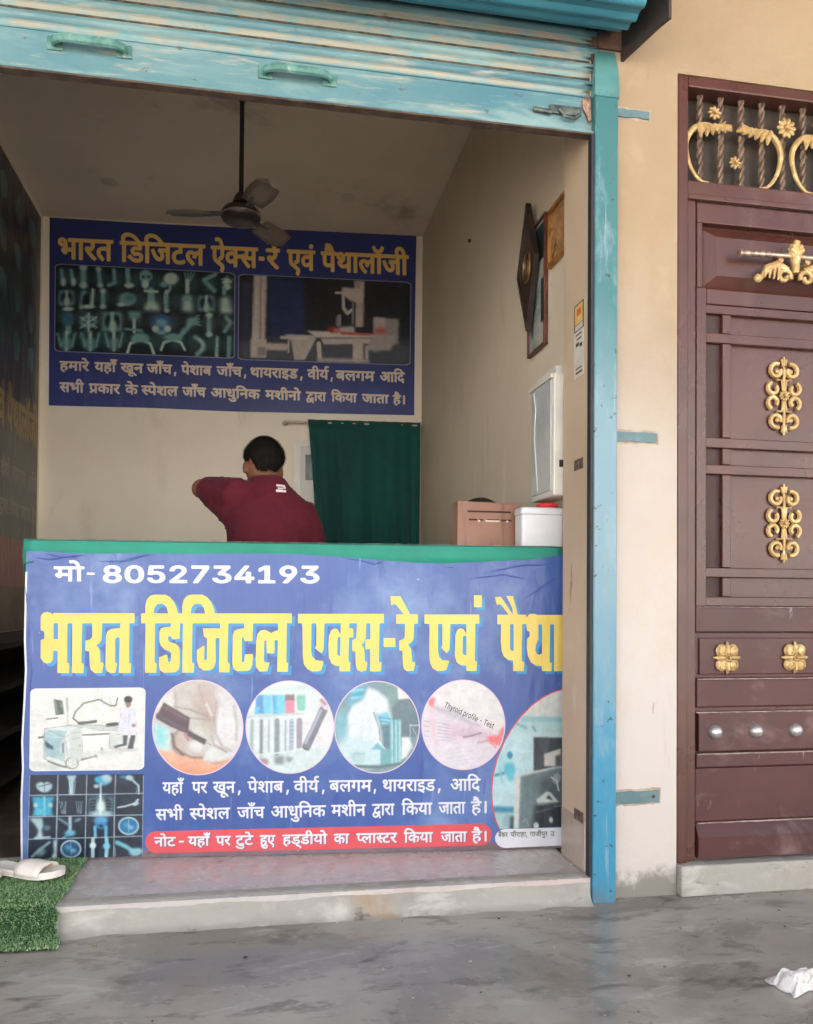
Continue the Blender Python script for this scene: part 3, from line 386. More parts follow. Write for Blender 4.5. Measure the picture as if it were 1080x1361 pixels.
2,3,37,0,-5,3,-15,-1,-3,2,-3,8,6,4,-3,11,2,2,7,1,11,0,9,-4,7,-8,8,-18,13,-1,2,-3,-1,-9,-12,-1,0,-14,-1,-2,-31,-1,-5,-2,0,-2,2,-2,15,1,15,-4,6,-5,4,-8,-1,-8,-3,-6,-6,-4,-9,
-3,-3,1,-3,9,1,2,8,4,0,3,-1,3,-5,2,-9,1,-6,-2,-5,-3,-1,-5,2,-7,18,-15,-2,-5,-5,-4,10,3215,218,-2,1,-1,2,-1,68,3,3,9,0,3,-1,1,-2,0,-68,-2,-3,],
 'front_place': [
4000,57,6651,491,-3,2,-2,10,-16,2,-9,12,0,13,4,7,7,6,14,2,-29,5,1,9,11,3,-1,8,4,17,10,1,14,-9,3,-6,-2,-10,2,-3,92,0,5,-2,0,-8,-6,-4,-2,-16,-8,-11,14,-20,-4,-8,-4,0,-6,6,-18,
27,4,11,11,1,0,10,-36,0,0,-9,10,-1,7,-6,3,-16,-4,-15,-6,-3,-5,6,3,19,-2,3,-4,-2,-3,-5,0,-23,-5,-3,-5,2,-1,11,-17,1,-8,14,1,11,4,8,19,8,-24,1,-5,-3,0,-50,5,6679,516,9,4,0,10,
-11,-2,-1,-8,3,6634,517,2,1,-4,5,83,6966,477,-10,8,-9,13,-2,11,4,10,-2,13,7,10,18,4,-35,0,-1,-52,-6,-3,-6,3,-1,51,-9,1,-3,-16,-11,-12,18,-19,-1,-4,-6,-5,-21,19,-10,16,0,6,
4,4,14,0,0,11,-25,0,-1,-52,-7,-3,-5,4,-1,50,-10,2,-2,-53,-7,-3,-5,2,-2,11,-14,-1,-9,5,-5,7,-2,12,-7,2,-2,4,3,9,32,-1,4,-4,-2,-7,-12,-3,-3,-5,3,-5,9,0,6,6,0,23,-41,2,-3,2,0,
8,5,2,42,1,0,23,10,4,14,-7,12,-21,146,0,3,-10,-10,-5,-2,-54,-7,0,-3,3,-2,52,-10,0,-4,-15,-24,-2,2,-2,19,-2,6,-5,4,-7,-3,-14,-11,-8,-6,9,7,7,-1,5,-9,2,-8,-4,0,-10,13,-15,7,
7024,478,-3,4,4,24,11,2,4,-5,-7,-20,-3,-5,90,7274,463,-16,9,-7,9,0,4,8,4,9,-9,9,-4,7,1,2,5,-4,2,-9,0,-3,3,-1,6,7,6,-1,7,-14,0,-11,8,-5,33,-8,-2,-1,-51,-6,-4,-6,4,-2,53,-9,
-2,0,-51,-7,-4,-6,4,-1,33,-6,0,1,-14,-2,-7,-7,-6,-8,-1,-14,8,-12,26,2,4,8,2,11,-23,8,-3,2,6,-8,13,1,7,4,3,19,0,1,4,-53,1,-1,-53,-7,-4,-5,5,-1,50,-9,2,-2,-53,-7,-3,-5,4,-1,
51,-11,0,-1,-32,-3,-4,-5,-1,-11,12,0,8,7,6,0,9,-10,5,-1,9,6,2,115,0,4,21,14,7,14,-6,11,-22,96,-1,1,-9,-7,-4,-2,-16,-10,-12,16,-18,0,-5,-5,-5,-4,1,-26,32,-1,7,3,5,15,0,0,11,
-24,1,-1,-48,9,-11,1,-12,-9,-11,6,7264,519,7,1,4,4,-1,23,-15,-2,0,-19,4,7211,561,10,1,-7,13,-6,-5,30,7403,491,-10,4,-9,7,-12,23,3,4,8,1,13,-22,6,-4,8,1,3,4,-2,6,-5,5,-8,2,
-2,6,2,5,12,4,1,7,-5,3,-35,1,-3,6,3,6,57,0,5,-2,0,-8,-8,-4,-1,-11,-4,-8,7,-13,-2,-13,-9,-9,],
 'thyroid': [
4000,16,5912,2267,-3,4,4,7,1,1,7,-1,7,9,11,60,6,-1,2,-3,-6,-40,26,31,2,1,6,-2,-1,-4,-45,-57,-8,-6,18,6092,2187,0,4,32,73,3,1,4,-2,1,-5,8,2,7,-3,5,-7,1,-13,-4,-14,-9,-14,-8,
-8,-9,-3,-8,3,-5,7,-11,-22,-2,-1,18,6053,2228,-6,7,-2,12,4,15,8,15,8,8,9,3,8,-2,6,-7,10,19,2,1,4,-2,1,-4,-31,-70,-3,-1,-4,1,-2,5,-6,-1,24,6286,2125,-7,5,-3,8,0,10,3,11,7,13,
8,8,9,5,9,-1,6,-6,3,-8,0,-11,-4,-11,-2,-4,-2,0,-25,10,-3,-10,3,-7,7,-3,9,5,5,-6,-3,-4,-7,-5,-7,-1,24,6452,2051,-6,5,-4,9,1,11,3,12,7,12,8,7,9,4,8,-1,6,-5,4,-8,0,-9,-4,-12,
-2,-5,-3,-1,-25,10,-2,-10,3,-7,7,-3,8,5,5,-6,-5,-6,-6,-3,-6,-1,34,6489,2034,-5,4,-3,5,-1,8,2,6,7,0,2,-9,5,-4,6,1,4,6,-2,4,-8,9,-3,5,-1,8,3,7,5,6,6,3,6,1,6,-2,7,-7,0,-13,-8,
0,-1,8,-5,3,-5,-1,-4,-5,2,-5,8,-8,3,-6,1,-8,-3,-7,-5,-6,-6,-3,-7,-1,16,5995,2254,-5,6,-3,10,2,11,4,12,7,11,8,6,9,3,8,-2,6,-6,2,-10,-1,-11,-5,-14,-7,-10,-9,-7,-9,-1,16,6181,
2172,-6,6,-1,9,1,11,5,14,7,10,8,6,9,3,7,-2,6,-7,3,-8,-2,-13,-4,-12,-7,-10,-9,-8,-9,-2,20,6524,2020,-5,5,-1,8,16,38,-3,6,3,6,6,0,5,10,3,1,5,-3,-4,-12,5,-4,1,-2,-4,-7,-8,1,-14,
-30,-1,-6,6,-4,-2,-8,-3,-1,13,6259,2138,-4,6,0,8,28,62,2,2,2,0,5,-2,0,-3,-27,-60,0,-3,4,-3,-2,-7,-3,-2,13,5848,2321,-1,3,27,61,-1,2,-12,6,2,9,4,0,35,-15,1,-3,-4,-8,-16,5,-27,
-61,-3,-2,22,5879,2307,-1,4,31,69,2,2,5,-1,2,-3,-8,-20,8,0,6,-2,4,-6,1,-8,-2,-9,-17,-36,-3,-2,-6,4,17,38,0,7,-5,4,-5,-1,-5,-5,-17,-36,-3,-1,14,5958,2272,-1,4,23,52,3,1,4,-2,
2,-4,7,1,5,-2,1,-3,-4,-8,-9,2,-7,-5,-17,-37,-3,-1,8,6025,2242,-1,4,23,52,2,1,5,-1,1,-4,-23,-52,-2,-2,14,6144,2189,-1,4,24,53,2,0,4,-1,2,-4,7,0,5,-2,1,-3,-4,-7,-9,1,-7,-4,-17,
-38,-3,-1,23,6213,2158,0,4,19,43,-6,6,3,7,2,1,6,-2,6,11,6,5,6,1,6,-2,3,-5,-4,-6,-2,-1,-7,2,-5,-8,1,-2,6,-4,-2,-7,-2,-1,-8,2,-20,-44,-3,-2,8,6236,2148,-1,4,23,52,3,1,4,-1,2,
-4,-23,-52,-3,-2,13,6407,2072,-1,4,27,61,0,1,-13,7,3,9,4,0,35,-15,1,-4,-5,-7,-15,5,-28,-62,-2,-1,12,6001,2264,5,-1,4,1,10,13,4,16,-2,5,-3,3,-4,1,-4,-2,-9,-10,-5,-17,1,-6,12,
6058,2239,4,-2,5,2,9,11,5,17,-1,6,-3,3,-4,1,-5,-2,-8,-10,-5,-17,0,-6,12,6120,2211,4,-1,5,1,9,11,5,17,-1,6,-3,3,-4,1,-4,-1,-9,-11,-5,-17,0,-5,12,6187,2182,4,-2,4,1,10,11,5,
18,-1,6,-4,3,-4,1,-4,-2,-8,-10,-6,-17,1,-6,8,6348,2131,-1,3,3,6,2,1,21,-8,2,-3,-3,-7,-2,-1,8,6293,2164,17,-7,2,5,0,7,-4,4,-5,1,-7,-4,-3,-4,7,6460,2090,16,-7,2,5,0,7,-3,4,-6,
1,-7,-4,8,6055,2305,-3,4,1,6,4,3,4,1,3,-4,0,-6,-4,-4,8,6267,2211,-3,4,1,6,3,3,5,1,3,-4,-1,-6,-3,-4,],
 'back_title': [
2000,115,661,6356,-34,30,-48,56,-26,37,-11,27,-1,10,3,14,5,8,10,8,20,3,14,-4,12,-9,3,2,7,12,3,13,-1,19,-3,11,-97,-1,2,-220,-4,-9,-11,-3,-28,1,-6,4,-2,6,-3,220,-4,2,-37,-1,
2,-221,-2,-7,-6,-3,-30,-1,-9,3,-4,8,-3,94,-47,0,-7,-29,-8,-8,-13,-4,-22,7,-20,21,-12,24,0,21,9,15,19,7,1,4,-38,9,-14,8,-13,14,-6,15,-3,19,1,19,5,15,14,16,22,10,23,1,26,-9,
19,-18,10,-22,4,-29,2,-51,45,-2,4,4,-1,69,-35,2,-9,5,-3,7,0,30,3,6,6,4,556,2,11,-2,5,-10,-1,-35,-7,-5,-26,-1,-2,-3,2,-217,-2,-9,-10,-5,-26,0,-8,2,-4,5,-5,132,-56,-2,-10,-4,
-7,-9,0,-19,6,-18,46,-57,-2,-9,-24,-25,-12,2,-38,43,-18,28,-9,25,-2,20,2,18,6,18,9,15,16,14,23,9,21,4,49,1,0,40,-146,0,-3,-2,1,-42,-7,-25,-12,-21,-33,-28,30,-36,45,-46,0,-9,
-7,-10,-15,-16,7,264,6578,6,2,-6,15,-10,4,-7,-2,-3,-6,3,-8,224,1926,6356,-6,4,-40,41,-29,40,-11,37,0,21,4,18,7,15,11,14,27,15,19,3,18,-3,36,-16,23,13,19,5,2,27,-5,3,-203,-1,
-2,-79,-10,-5,-42,-3,-19,-8,-13,-20,0,-29,4,-11,8,-11,12,-7,13,-3,30,2,35,16,9,0,6,-8,10,-35,-5,-9,-25,-11,-22,-7,-26,-3,-37,5,-17,8,-15,10,-14,16,-10,17,-9,39,2,32,11,29,
15,18,14,10,17,9,27,7,0,27,-2,4,-111,-1,2,-218,-5,-9,-12,-3,-26,0,-5,4,-3,5,-3,145,-31,-1,10,-24,4,-21,-3,-28,-9,-22,-12,-12,-13,-7,-18,-5,-16,0,-18,4,-17,9,-25,26,-26,48,
-20,56,2,8,6,5,25,10,11,-2,24,-61,14,-27,18,-19,16,-3,6,3,3,7,-2,24,-11,19,-22,21,-3,6,11,32,5,6,7,2,82,0,2,4,-2,18,-212,0,2,-219,-2,-6,-6,-5,-27,-1,-12,3,-5,10,-3,216,-3,
2,-38,0,-1,-54,-5,-9,-9,-3,-68,0,-8,-1,-4,-4,1,-9,6,-9,23,4,19,0,21,-5,13,-6,19,-18,10,-26,2,-15,-3,-23,-5,-14,-11,-15,-23,-17,-39,-7,-37,6,-31,14,-39,34,-14,17,-2,7,3,8,20,
19,10,4,8,-3,28,-32,23,-14,17,-4,17,-1,13,2,9,5,3,7,1,12,-4,6,-6,4,-25,1,-26,-9,-14,7,-28,31,-10,29,0,18,3,13,14,21,26,13,48,3,1,12,-149,0,-2,-4,2,-216,-3,-6,-6,-3,-33,0,-6,
4,-3,8,-3,215,-2,2,-21,1,-6,5,-2,39,6,7,15,3,-4,24,1,20,7,24,10,15,14,14,15,8,18,6,21,2,41,-6,40,-17,42,-36,42,-55,51,1,-3,42,4,19,10,19,12,14,19,12,18,6,23,2,41,-5,41,-18,
41,-35,42,-56,536,1,6,-4,3,-7,-2,-35,-7,-6,-26,-1,-2,-3,0,-223,-9,-6,-27,0,-8,2,-5,5,-4,140,-6,-2,-8,-7,-9,-16,-9,-28,-10,-6,-37,14,-2,8,7,30,-11,7,-13,1,-9,-3,-6,-10,-1,-13,
4,-17,15,-23,45,-46,3,-7,-2,-8,-19,-21,12,1061,6644,124,0,4,2,-25,29,-24,17,-22,9,-24,3,-22,-3,-11,-7,-5,-7,-3,-22,2,-12,12,1359,6645,125,0,4,2,-25,29,-24,17,-22,9,-25,4,-22,
-4,-10,-7,-5,-7,-4,-22,4,-14,98,2320,6285,-26,18,-6,7,0,7,10,28,0,11,-4,7,-71,56,-21,28,-7,20,-3,23,-2,97,-19,5,-6,8,0,32,2,5,5,4,116,3,-10,34,-12,21,-12,4,-22,-6,-9,6,-10,
35,6,11,20,7,21,1,18,-5,14,-9,12,-12,10,-18,22,-67,3,-3,436,2,13,-6,2,-9,-1,-33,-8,-5,-22,-1,-3,-2,2,-215,-3,-9,-9,-4,-27,1,-9,7,-4,99,-38,-2,-41,7,19,-27,44,-52,-2,-10,-15,
-21,-6,-5,-7,-1,-8,4,-34,40,-35,47,-20,35,-6,2,-26,-2,-14,-10,0,-98,-2,-9,-11,-5,-30,2,-6,10,-1,46,-20,-7,-17,-2,-19,4,-18,8,-14,14,-9,14,-7,18,-3,25,2,21,5,19,8,14,12,13,
15,10,20,7,15,1,27,-3,1,14,-122,1,-1,-76,-7,-36,-9,-16,-10,-9,-11,-7,-22,-6,46,-38,12,-17,5,-16,2,-27,-5,-24,-11,-28,-5,-4,13,2269,6449,2,1,-5,30,1,8,4,5,16,7,5,11,0,77,-3,
2,-47,0,-2,-5,3,-105,8,-16,10,2427,6463,19,4,19,17,0,36,-34,3,-10,-3,-6,-6,-5,-13,2,-20,6,-12,7,2664,6520,27,0,16,4,-2,67,-45,-1,2,-36,-5,-32,9,2517,6535,45,3,11,7,11,3,13,
-1,12,-5,3,17,-3,30,-92,1,12,2808,6468,-8,3,-3,8,-1,34,5,9,9,3,51,0,12,-5,3,-7,0,-32,-4,-10,-10,-3,51,3036,6357,-32,27,-49,49,-28,35,-16,26,-4,22,3,13,7,9,12,8,15,2,15,-3,
19,-10,11,16,2,23,-5,16,-82,0,-12,6,-2,35,6,10,83,4,-12,32,-14,21,-8,4,-11,0,-25,-5,-8,5,-12,36,2,8,7,4,38,7,25,-4,18,-9,16,-14,13,-19,12,-25,14,-42,36,-1,10,-8,1,-32,-2,-8,
-9,-5,-25,-2,1,-39,-10,-31,-20,-24,-27,-20,29,-31,52,-48,1,-6,-3,-6,-22,-24,59,3323,6287,-26,18,-5,6,0,8,10,27,-1,11,-3,7,-66,53,-17,17,-9,16,-8,36,-2,101,-18,4,-6,5,-1,31,
1,9,5,4,9,2,352,1,11,-2,5,-11,-1,-33,-7,-6,-22,-1,-3,-2,2,-213,-2,-8,-8,-5,-27,0,-10,5,-2,8,-2,43,-23,-6,-19,-1,-19,4,-18,10,-18,21,-10,29,-1,26,3,19,5,16,12,17,19,15,16,6,
19,3,32,-2,1,14,-124,-1,-1,-78,-6,-32,-9,-15,-11,-11,-32,-12,48,-40,9,-14,6,-18,1,-28,-7,-26,-10,-23,13,3273,6450,2,2,-5,29,1,7,5,5,15,6,5,11,1,77,-4,2,-45,0,-3,-5,4,-103,
7,-16,10,3431,6464,20,2,20,17,0,36,-34,4,-10,-3,-8,-6,-6,-16,1,-18,6,-11,16,3494,6657,-11,4,-10,8,-5,11,-2,14,2,14,5,9,11,9,12,3,13,-4,8,-8,6,-13,2,-14,-3,-14,-7,-10,-11,-7,
223,4226,6358,-7,4,-40,42,-24,36,-11,38,3,37,7,15,12,14,26,14,16,3,20,-2,32,-16,23,13,17,5,1,25,-4,3,-176,-2,1,-212,-5,-10,-12,-3,-26,1,-6,5,-2,6,-3,213,-32,1,-4,-2,1,-212,
-2,-6,-6,-5,-26,-1,-11,2,-5,7,-2,54,-35,-9,-29,3,-27,12,-20,19,-13,24,-9,32,5,9,24,11,-18,10,-14,13,-7,16,-4,22,-20,0,-2,-4,2,-211,-4,-7,-8,-3,-26,0,-8,3,-5,9,-2,54,-28,-6,
-25,2,-24,11,-17,19,-8,19,-5,24,-2,88,-20,4,-6,8,-1,31,5,9,9,2,50,1,-7,9,-9,30,3,10,13,8,-11,35,2,9,16,8,24,3,17,-2,15,-6,17,-14,12,-17,12,-25,14,-47,31,-2,11,-10,24,13,16,
3,15,-3,25,-11,21,-25,3,27,4,5,8,2,420,2,-24,13,-18,17,-15,25,-10,26,0,9,4,6,30,12,11,-5,10,-25,11,-18,14,-7,14,1,9,5,8,17,7,27,6,5,11,1,24,-10,6,-5,2,-9,-3,-16,-16,-37,-19,
-18,-25,-13,211,0,2,2,-6,32,2,25,8,23,13,15,20,12,23,4,20,-3,19,-8,16,-16,12,-20,22,-64,32,-3,6,-4,3,-7,0,-28,-3,-8,-7,-4,-23,-1,-3,-3,1,-210,-4,-11,-10,-3,-25,0,-8,3,-4,7,
-3,216,-36,-1,1,-214,-3,-6,-5,-4,-27,-2,-12,4,-5,9,-2,139,-27,-1,9,-24,3,-19,-1,-25,-10,-24,-13,-13,-13,-7,-17,-5,-15,0,-17,4,-15,9,-26,25,-25,48,-19,56,2,7,7,6,24,10,10,-2,
24,-60,13,-27,17,-19,15,-3,5,4,3,6,-3,24,-10,17,-21,21,-2,6,10,33,5,5,8,2,77,1,1,20,-198,0,-5,-1,0,-3,1,-212,-4,-7,-7,-3,-34,1,-5,5,-2,7,-2,210,-3,3,-29,0,-4,-1,-1,-3,0,-216,
-10,-6,-25,-1,-8,2,-6,6,-3,135,-7,-3,-8,-12,-14,-37,-10,-5,-35,14,-3,9,7,28,-9,6,-11,2,-9,-3,-6,-9,-1,-14,3,-14,15,-23,43,-46,2,-7,-2,-7,-19,-23,11,3937,6469,23,5,21,18,-1,
92,-2,4,-23,2,2,-36,-6,-28,-14,-22,-25,-22,9,-10,9,3720,6475,22,2,19,16,0,90,-2,4,-51,0,-4,-2,2,-90,5,-15,8,3902,6573,3,1,0,4,-6,12,-9,4,-7,-2,-1,-5,2,-7,6,3700,6640,42,1,
-9,7,-16,1,-16,-6,-3,-2,8,4690,6643,42,2,-15,42,-7,10,-8,5,-13,-1,-7,-13,1,-25,],
 'back_lines': [
2000,100,297,4871,-16,10,-18,17,-8,14,-3,13,2,11,6,12,-6,13,2,17,10,9,21,7,-45,3,-2,5,-1,13,4,6,322,1,2,2,-2,5,-9,13,-8,3,-18,-1,-7,13,-1,7,2,4,23,4,17,-4,12,-8,9,-12,11,-25,
18,-1,6,-5,0,-18,-17,-4,-1,-18,-4,-12,-8,-9,-14,-10,39,-33,-1,-8,-12,-10,-8,2,-36,29,-19,20,-7,12,0,11,8,9,12,2,14,-6,4,2,4,10,-2,9,-56,-1,1,-91,-3,-5,-7,-2,-13,0,-5,6,-2,
92,-23,1,0,-93,-6,-6,-11,0,-8,1,-3,4,-3,40,-29,0,-6,-12,-10,-5,-11,2,-11,7,-7,11,-3,10,4,9,13,6,0,25,-29,2,-3,-3,0,-20,-4,-4,-54,-3,2,-4,22,2,24,-6,13,-10,6,-13,-1,-13,-6,
-12,-10,-8,-14,-5,-7,3,-6,15,3,5,12,7,-1,7,-23,3,-14,-5,-3,-8,4,-10,30,-27,-3,-6,5,403,4968,31,0,0,27,-32,0,0,-24,87,850,4870,-23,19,-16,22,-2,21,6,16,-5,12,0,12,5,11,9,6,
12,4,28,3,-73,0,0,-95,-5,-5,-15,0,-7,5,-2,23,-17,-4,-18,1,-15,7,-11,12,-7,14,-3,14,3,4,17,7,2,10,-4,7,-19,1,-5,2,-1,20,8,4,215,0,1,2,-12,9,-11,14,-4,11,3,7,17,4,11,-13,5,11,
10,5,11,-4,7,-10,4,9,5,3,18,-6,3,-6,-6,-16,-8,-11,-11,-8,14,-5,0,-18,-4,-4,-13,-1,-2,-2,0,-95,-6,-3,-11,-1,-9,5,-2,94,-3,3,-18,-1,-2,-22,-3,-5,-53,-3,2,-4,25,1,17,-4,13,-9,
7,-15,0,-13,-5,-11,-10,-8,-15,-7,-6,4,-6,15,2,4,12,7,-1,8,-19,3,-10,-1,-6,-5,-2,-7,3,-10,29,-27,-3,-7,-9,-8,9,737,4946,15,2,11,7,-2,41,-20,-1,-1,-22,-4,-9,-11,-11,5,-5,57,
1149,4846,-17,6,-12,11,-4,16,4,17,-25,4,-22,9,-21,15,-22,22,-7,14,2,13,5,5,9,3,18,-4,1,16,-3,4,-38,2,-3,6,2,16,9,2,278,0,8,-2,2,-6,-1,-15,-20,-5,1,-92,-1,-5,-5,-3,-15,0,-7,
5,-2,49,-23,1,-6,-15,-14,-5,-16,8,-12,18,2,13,9,7,60,1,0,19,-85,0,1,-87,31,-20,15,-17,2,-6,-4,-5,-15,-7,-31,27,-15,4,-13,-1,-5,-4,1,-6,13,-2,17,3,9,-18,-2,-5,-7,-3,14,1122,
4923,7,2,-19,5,-13,8,-7,11,-1,8,0,12,5,12,9,8,17,7,-31,1,-4,-29,-17,-23,24,-16,7,1128,4951,19,5,1,11,-15,3,-13,-3,-3,-5,1,-6,84,1470,4895,-6,6,-3,62,-13,-1,5,-21,-6,-18,-15,
-11,-17,-2,-17,6,-14,12,-14,20,-11,27,4,7,14,5,4,-1,22,-41,9,-7,9,-1,4,4,-1,9,-18,21,6,16,7,3,41,1,2,6,-103,1,-7,6,0,13,3,5,149,2,-19,20,-8,20,4,4,15,5,11,-14,6,11,11,5,10,
-4,6,-9,5,9,4,2,20,-8,0,-9,-7,-15,-16,-17,128,0,8,-4,0,-19,-19,-6,1,-92,-3,-7,-15,-1,-7,2,-4,24,-27,-4,-21,8,-12,16,-1,22,-15,1,-6,5,0,16,6,5,68,-1,6,-6,-3,-16,-23,-5,-6,-9,
1,-5,5,-4,17,1,12,10,-1,40,-5,3,-89,-1,0,-96,-7,-6,-17,2,-3,6,-1,92,-3,3,-15,0,-5,-4,1,-93,-6,-6,10,1711,4871,-5,2,-2,5,7,47,6,4,14,0,5,-4,1,-6,-11,-42,-5,-5,88,1877,4895,
-6,5,-2,25,-18,-3,-10,1,-13,5,-9,8,-8,18,-1,42,-11,4,-3,4,-1,15,6,5,64,2,-4,13,-6,9,-8,1,-12,-2,-5,3,-6,17,5,6,22,3,17,-6,14,-16,11,-28,19,-2,5,-10,12,9,13,4,19,-4,17,-12,
2,11,7,3,201,0,9,-5,-1,-19,-18,-5,1,-94,-5,-7,-14,-1,-6,3,-3,23,-27,-3,-20,6,-11,9,-7,13,1,22,11,17,19,9,32,1,2,2,-2,2,-77,-1,0,-96,-2,-5,-8,-2,-12,1,-5,6,-1,95,-20,2,0,-97,
-5,-6,-12,-1,-7,2,-3,5,-2,96,-11,0,1,-15,-3,-15,-16,-25,25,-32,-3,-6,-15,-9,-5,2,-27,32,-17,2,-12,9,-3,13,7,11,11,3,16,-6,5,2,-25,13,-12,23,-12,-1,-2,-2,0,-96,-6,-5,4,2122,
4943,4,2,-12,13,0,-9,7,1848,4949,12,1,9,7,-2,41,-30,-2,1,-38,4,-7,3,2150,4955,1,11,-10,1,6,1950,4991,6,1,-4,6,-6,3,-6,-1,1,-6,87,2379,4894,-7,7,-2,63,-15,-1,5,-25,-6,-16,-13,
-10,-18,-3,-21,8,-14,11,-13,21,-12,27,5,7,13,5,5,-2,23,-41,9,-7,9,-1,5,4,-1,10,-19,21,6,16,7,3,43,1,2,6,-107,1,-6,6,0,14,3,5,154,2,-19,19,-8,15,-1,7,5,4,14,5,12,-14,5,11,12,
5,10,-4,7,-10,5,10,4,2,16,-5,5,-4,-2,-10,-6,-14,-16,-17,132,0,8,-4,-1,-20,-19,-6,1,-94,-3,-7,-16,-1,-7,2,-4,24,-25,-4,-23,8,-8,7,-6,11,-1,22,-15,0,-6,5,0,17,6,5,70,-1,6,-6,
-2,-16,-25,-6,-6,-8,2,-7,5,-3,18,1,11,10,0,41,-5,3,-93,-1,0,-98,-7,-6,-17,2,-3,6,-2,94,-3,3,-15,0,-5,-4,1,-95,-6,-6,10,2626,4869,-5,3,-2,5,5,46,6,6,11,0,6,-4,1,-6,-7,-36,-4,
-12,124,3192,4873,-39,20,-22,6,-8,10,3,13,10,7,9,-1,17,-8,15,1,6,5,1,6,-5,3,-12,1,-16,-4,-5,1,-16,14,-7,15,1,14,7,12,16,7,24,2,0,3,-63,-2,0,-98,-2,-5,-8,-2,-13,1,-5,6,-1,98,
-19,1,-1,-20,-4,-11,-7,-10,-15,-11,39,-37,-2,-7,-15,-11,-18,13,-28,28,-12,15,-6,12,0,11,7,9,12,3,14,-6,3,1,5,11,-3,11,-52,-2,1,-98,-3,-5,-8,-2,-11,1,-5,3,-3,26,-19,-4,-12,
1,-14,4,-11,9,-11,17,-5,19,3,4,18,9,3,6,-2,7,-5,5,-28,-1,0,-99,-5,-6,-12,-1,-8,2,-3,5,-2,98,-20,2,-2,-4,1,-97,-5,-5,-13,-1,-9,5,-2,25,-21,-4,-14,1,-17,7,-11,9,-8,13,-4,13,
2,5,10,5,-11,7,-6,8,-3,10,1,12,9,13,18,7,23,-6,15,-14,2,14,8,4,553,0,6,-5,0,-17,-6,-5,-15,-2,-2,-26,-7,-3,-38,0,-5,-3,5,-5,16,3,14,-2,20,-12,6,-12,1,-13,-8,-18,-8,-7,-13,-5,
-30,-1,-29,12,-24,22,-6,-17,-9,-10,7,-6,0,-6,-7,-14,27,3279,4921,16,2,3,5,-2,5,-13,3,-19,-4,-7,3,-17,16,-4,21,4,11,8,8,15,5,22,1,0,3,-80,0,-3,-3,0,-22,-3,-4,-44,-2,-4,-2,4,
-6,24,2,18,-6,10,-9,7,-15,19,13,25,-20,9,2754,4947,19,1,12,8,-1,43,-13,2,0,-17,-3,-12,-7,-9,-14,-12,8,2920,4947,17,1,11,8,-1,43,-20,-1,-1,-24,-6,-11,-10,-9,5,2739,4995,2,2,
-3,5,-9,-1,2,-3,10,3371,4868,-5,3,-2,5,7,48,6,5,15,-1,5,-3,1,-7,-11,-43,-5,-6,69,3543,4893,-7,5,-1,22,-28,-4,-19,6,-14,12,-6,19,2,19,13,16,19,8,30,0,2,3,-70,2,-6,6,2,19,7,
2,58,1,0,23,4,13,10,10,15,6,18,-1,16,-8,10,-12,13,-30,4,-2,74,0,-2,29,4,10,7,7,23,8,15,-2,13,-5,1,-8,-6,-14,-5,-1,-19,2,-5,-7,6,-18,23,-1,6,-7,-1,-18,-19,-5,0,-97,-2,-6,-9,
-3,-15,3,-4,28,-30,-4,-24,11,-13,17,-6,21,3,6,19,8,2,6,-1,8,-5,4,-26,0,-5,-3,1,-99,-7,-5,-18,1,-3,7,-1,97,-2,2,-16,0,-5,-3,1,-98,-6,-6,10,3507,4943,15,2,11,6,2,4,0,12,-22,
2,-12,-3,-4,-7,0,-8,4,-5,9,3674,4946,15,2,11,8,-1,44,-20,-1,-1,-25,-7,-11,-9,-8,5,-6,7,3558,5028,23,2,-5,15,-7,8,-10,1,-5,-5,-1,-11,10,3780,4867,-5,3,-2,5,5,47,6,6,11,0,6,
-3,1,-7,-8,-42,-4,-7,85,4022,4891,-31,24,-13,15,-7,18,2,20,10,12,14,8,20,2,27,-9,25,9,0,11,-114,0,0,-103,-6,-5,-16,-1,-7,6,-2,22,-29,-4,-23,6,-17,13,-6,20,4,20,13,13,20,8,
36,0,2,4,-80,2,-5,4,-1,6,1,11,5,5,518,1,10,-5,-1,-19,-20,-6,1,-99,-6,-7,-17,-1,-7,4,-3,45,-31,0,-6,-13,-11,-6,-13,3,-12,10,-7,10,-2,10,5,10,13,7,0,27,-5,2,-28,-1,0,-102,-6,
-6,-19,1,-4,7,-2,100,-26,0,-1,-60,-6,-9,-10,-4,-20,10,-12,19,3,14,15,9,0,21,-29,1,-5,-3,0,-103,-6,-3,-14,0,-8,4,-3,65,-9,-4,-10,-20,-7,-3,-19,6,-2,6,3,13,-13,3,-10,-5,1,-13,
37,-36,-3,-7,-10,-9,4,3893,4943,3,2,-16,16,1,-13,4,3922,4955,3,1,-1,12,-12,1,5,4288,4970,32,0,0,30,-34,1,0,-27,97,4756,4881,-5,3,-12,21,-21,2,-20,9,-9,10,-6,14,-1,22,7,16,
13,11,24,8,0,5,-57,-1,0,-102,-2,-5,-6,-2,-13,0,-6,6,-1,100,-2,4,-15,0,-3,-3,1,-100,-2,-5,-6,-2,-14,0,-6,6,-2,104,-16,0,-3,-3,1,-100,-2,-5,-5,-2,-14,0,-6,5,-3,50,-8,-1,-3,-18,
-10,-13,-16,-7,-15,1,-16,6,-13,12,-16,28,-6,16,4,5,12,5,7,-1,22,-38,8,-5,10,0,4,5,-2,10,-7,8,-14,3,-2,16,3,7,17,5,2,10,-9,3,-21,-6,-5,1,-7,16,2,8,20,8,18,1,16,-7,11,-12,3,
13,6,4,94,0,3,28,14,18,22,8,30,-2,31,-16,31,-35,15,-2,5,-5,0,-15,-2,-5,-26,-3,-3,-30,-33,-5,-7,-4,-3,-7,2,-13,11,-8,6,0,5,12,12,7,13,-2,9,-8,4,-14,-7,-17,10,-20,-3,-4,4,4529,
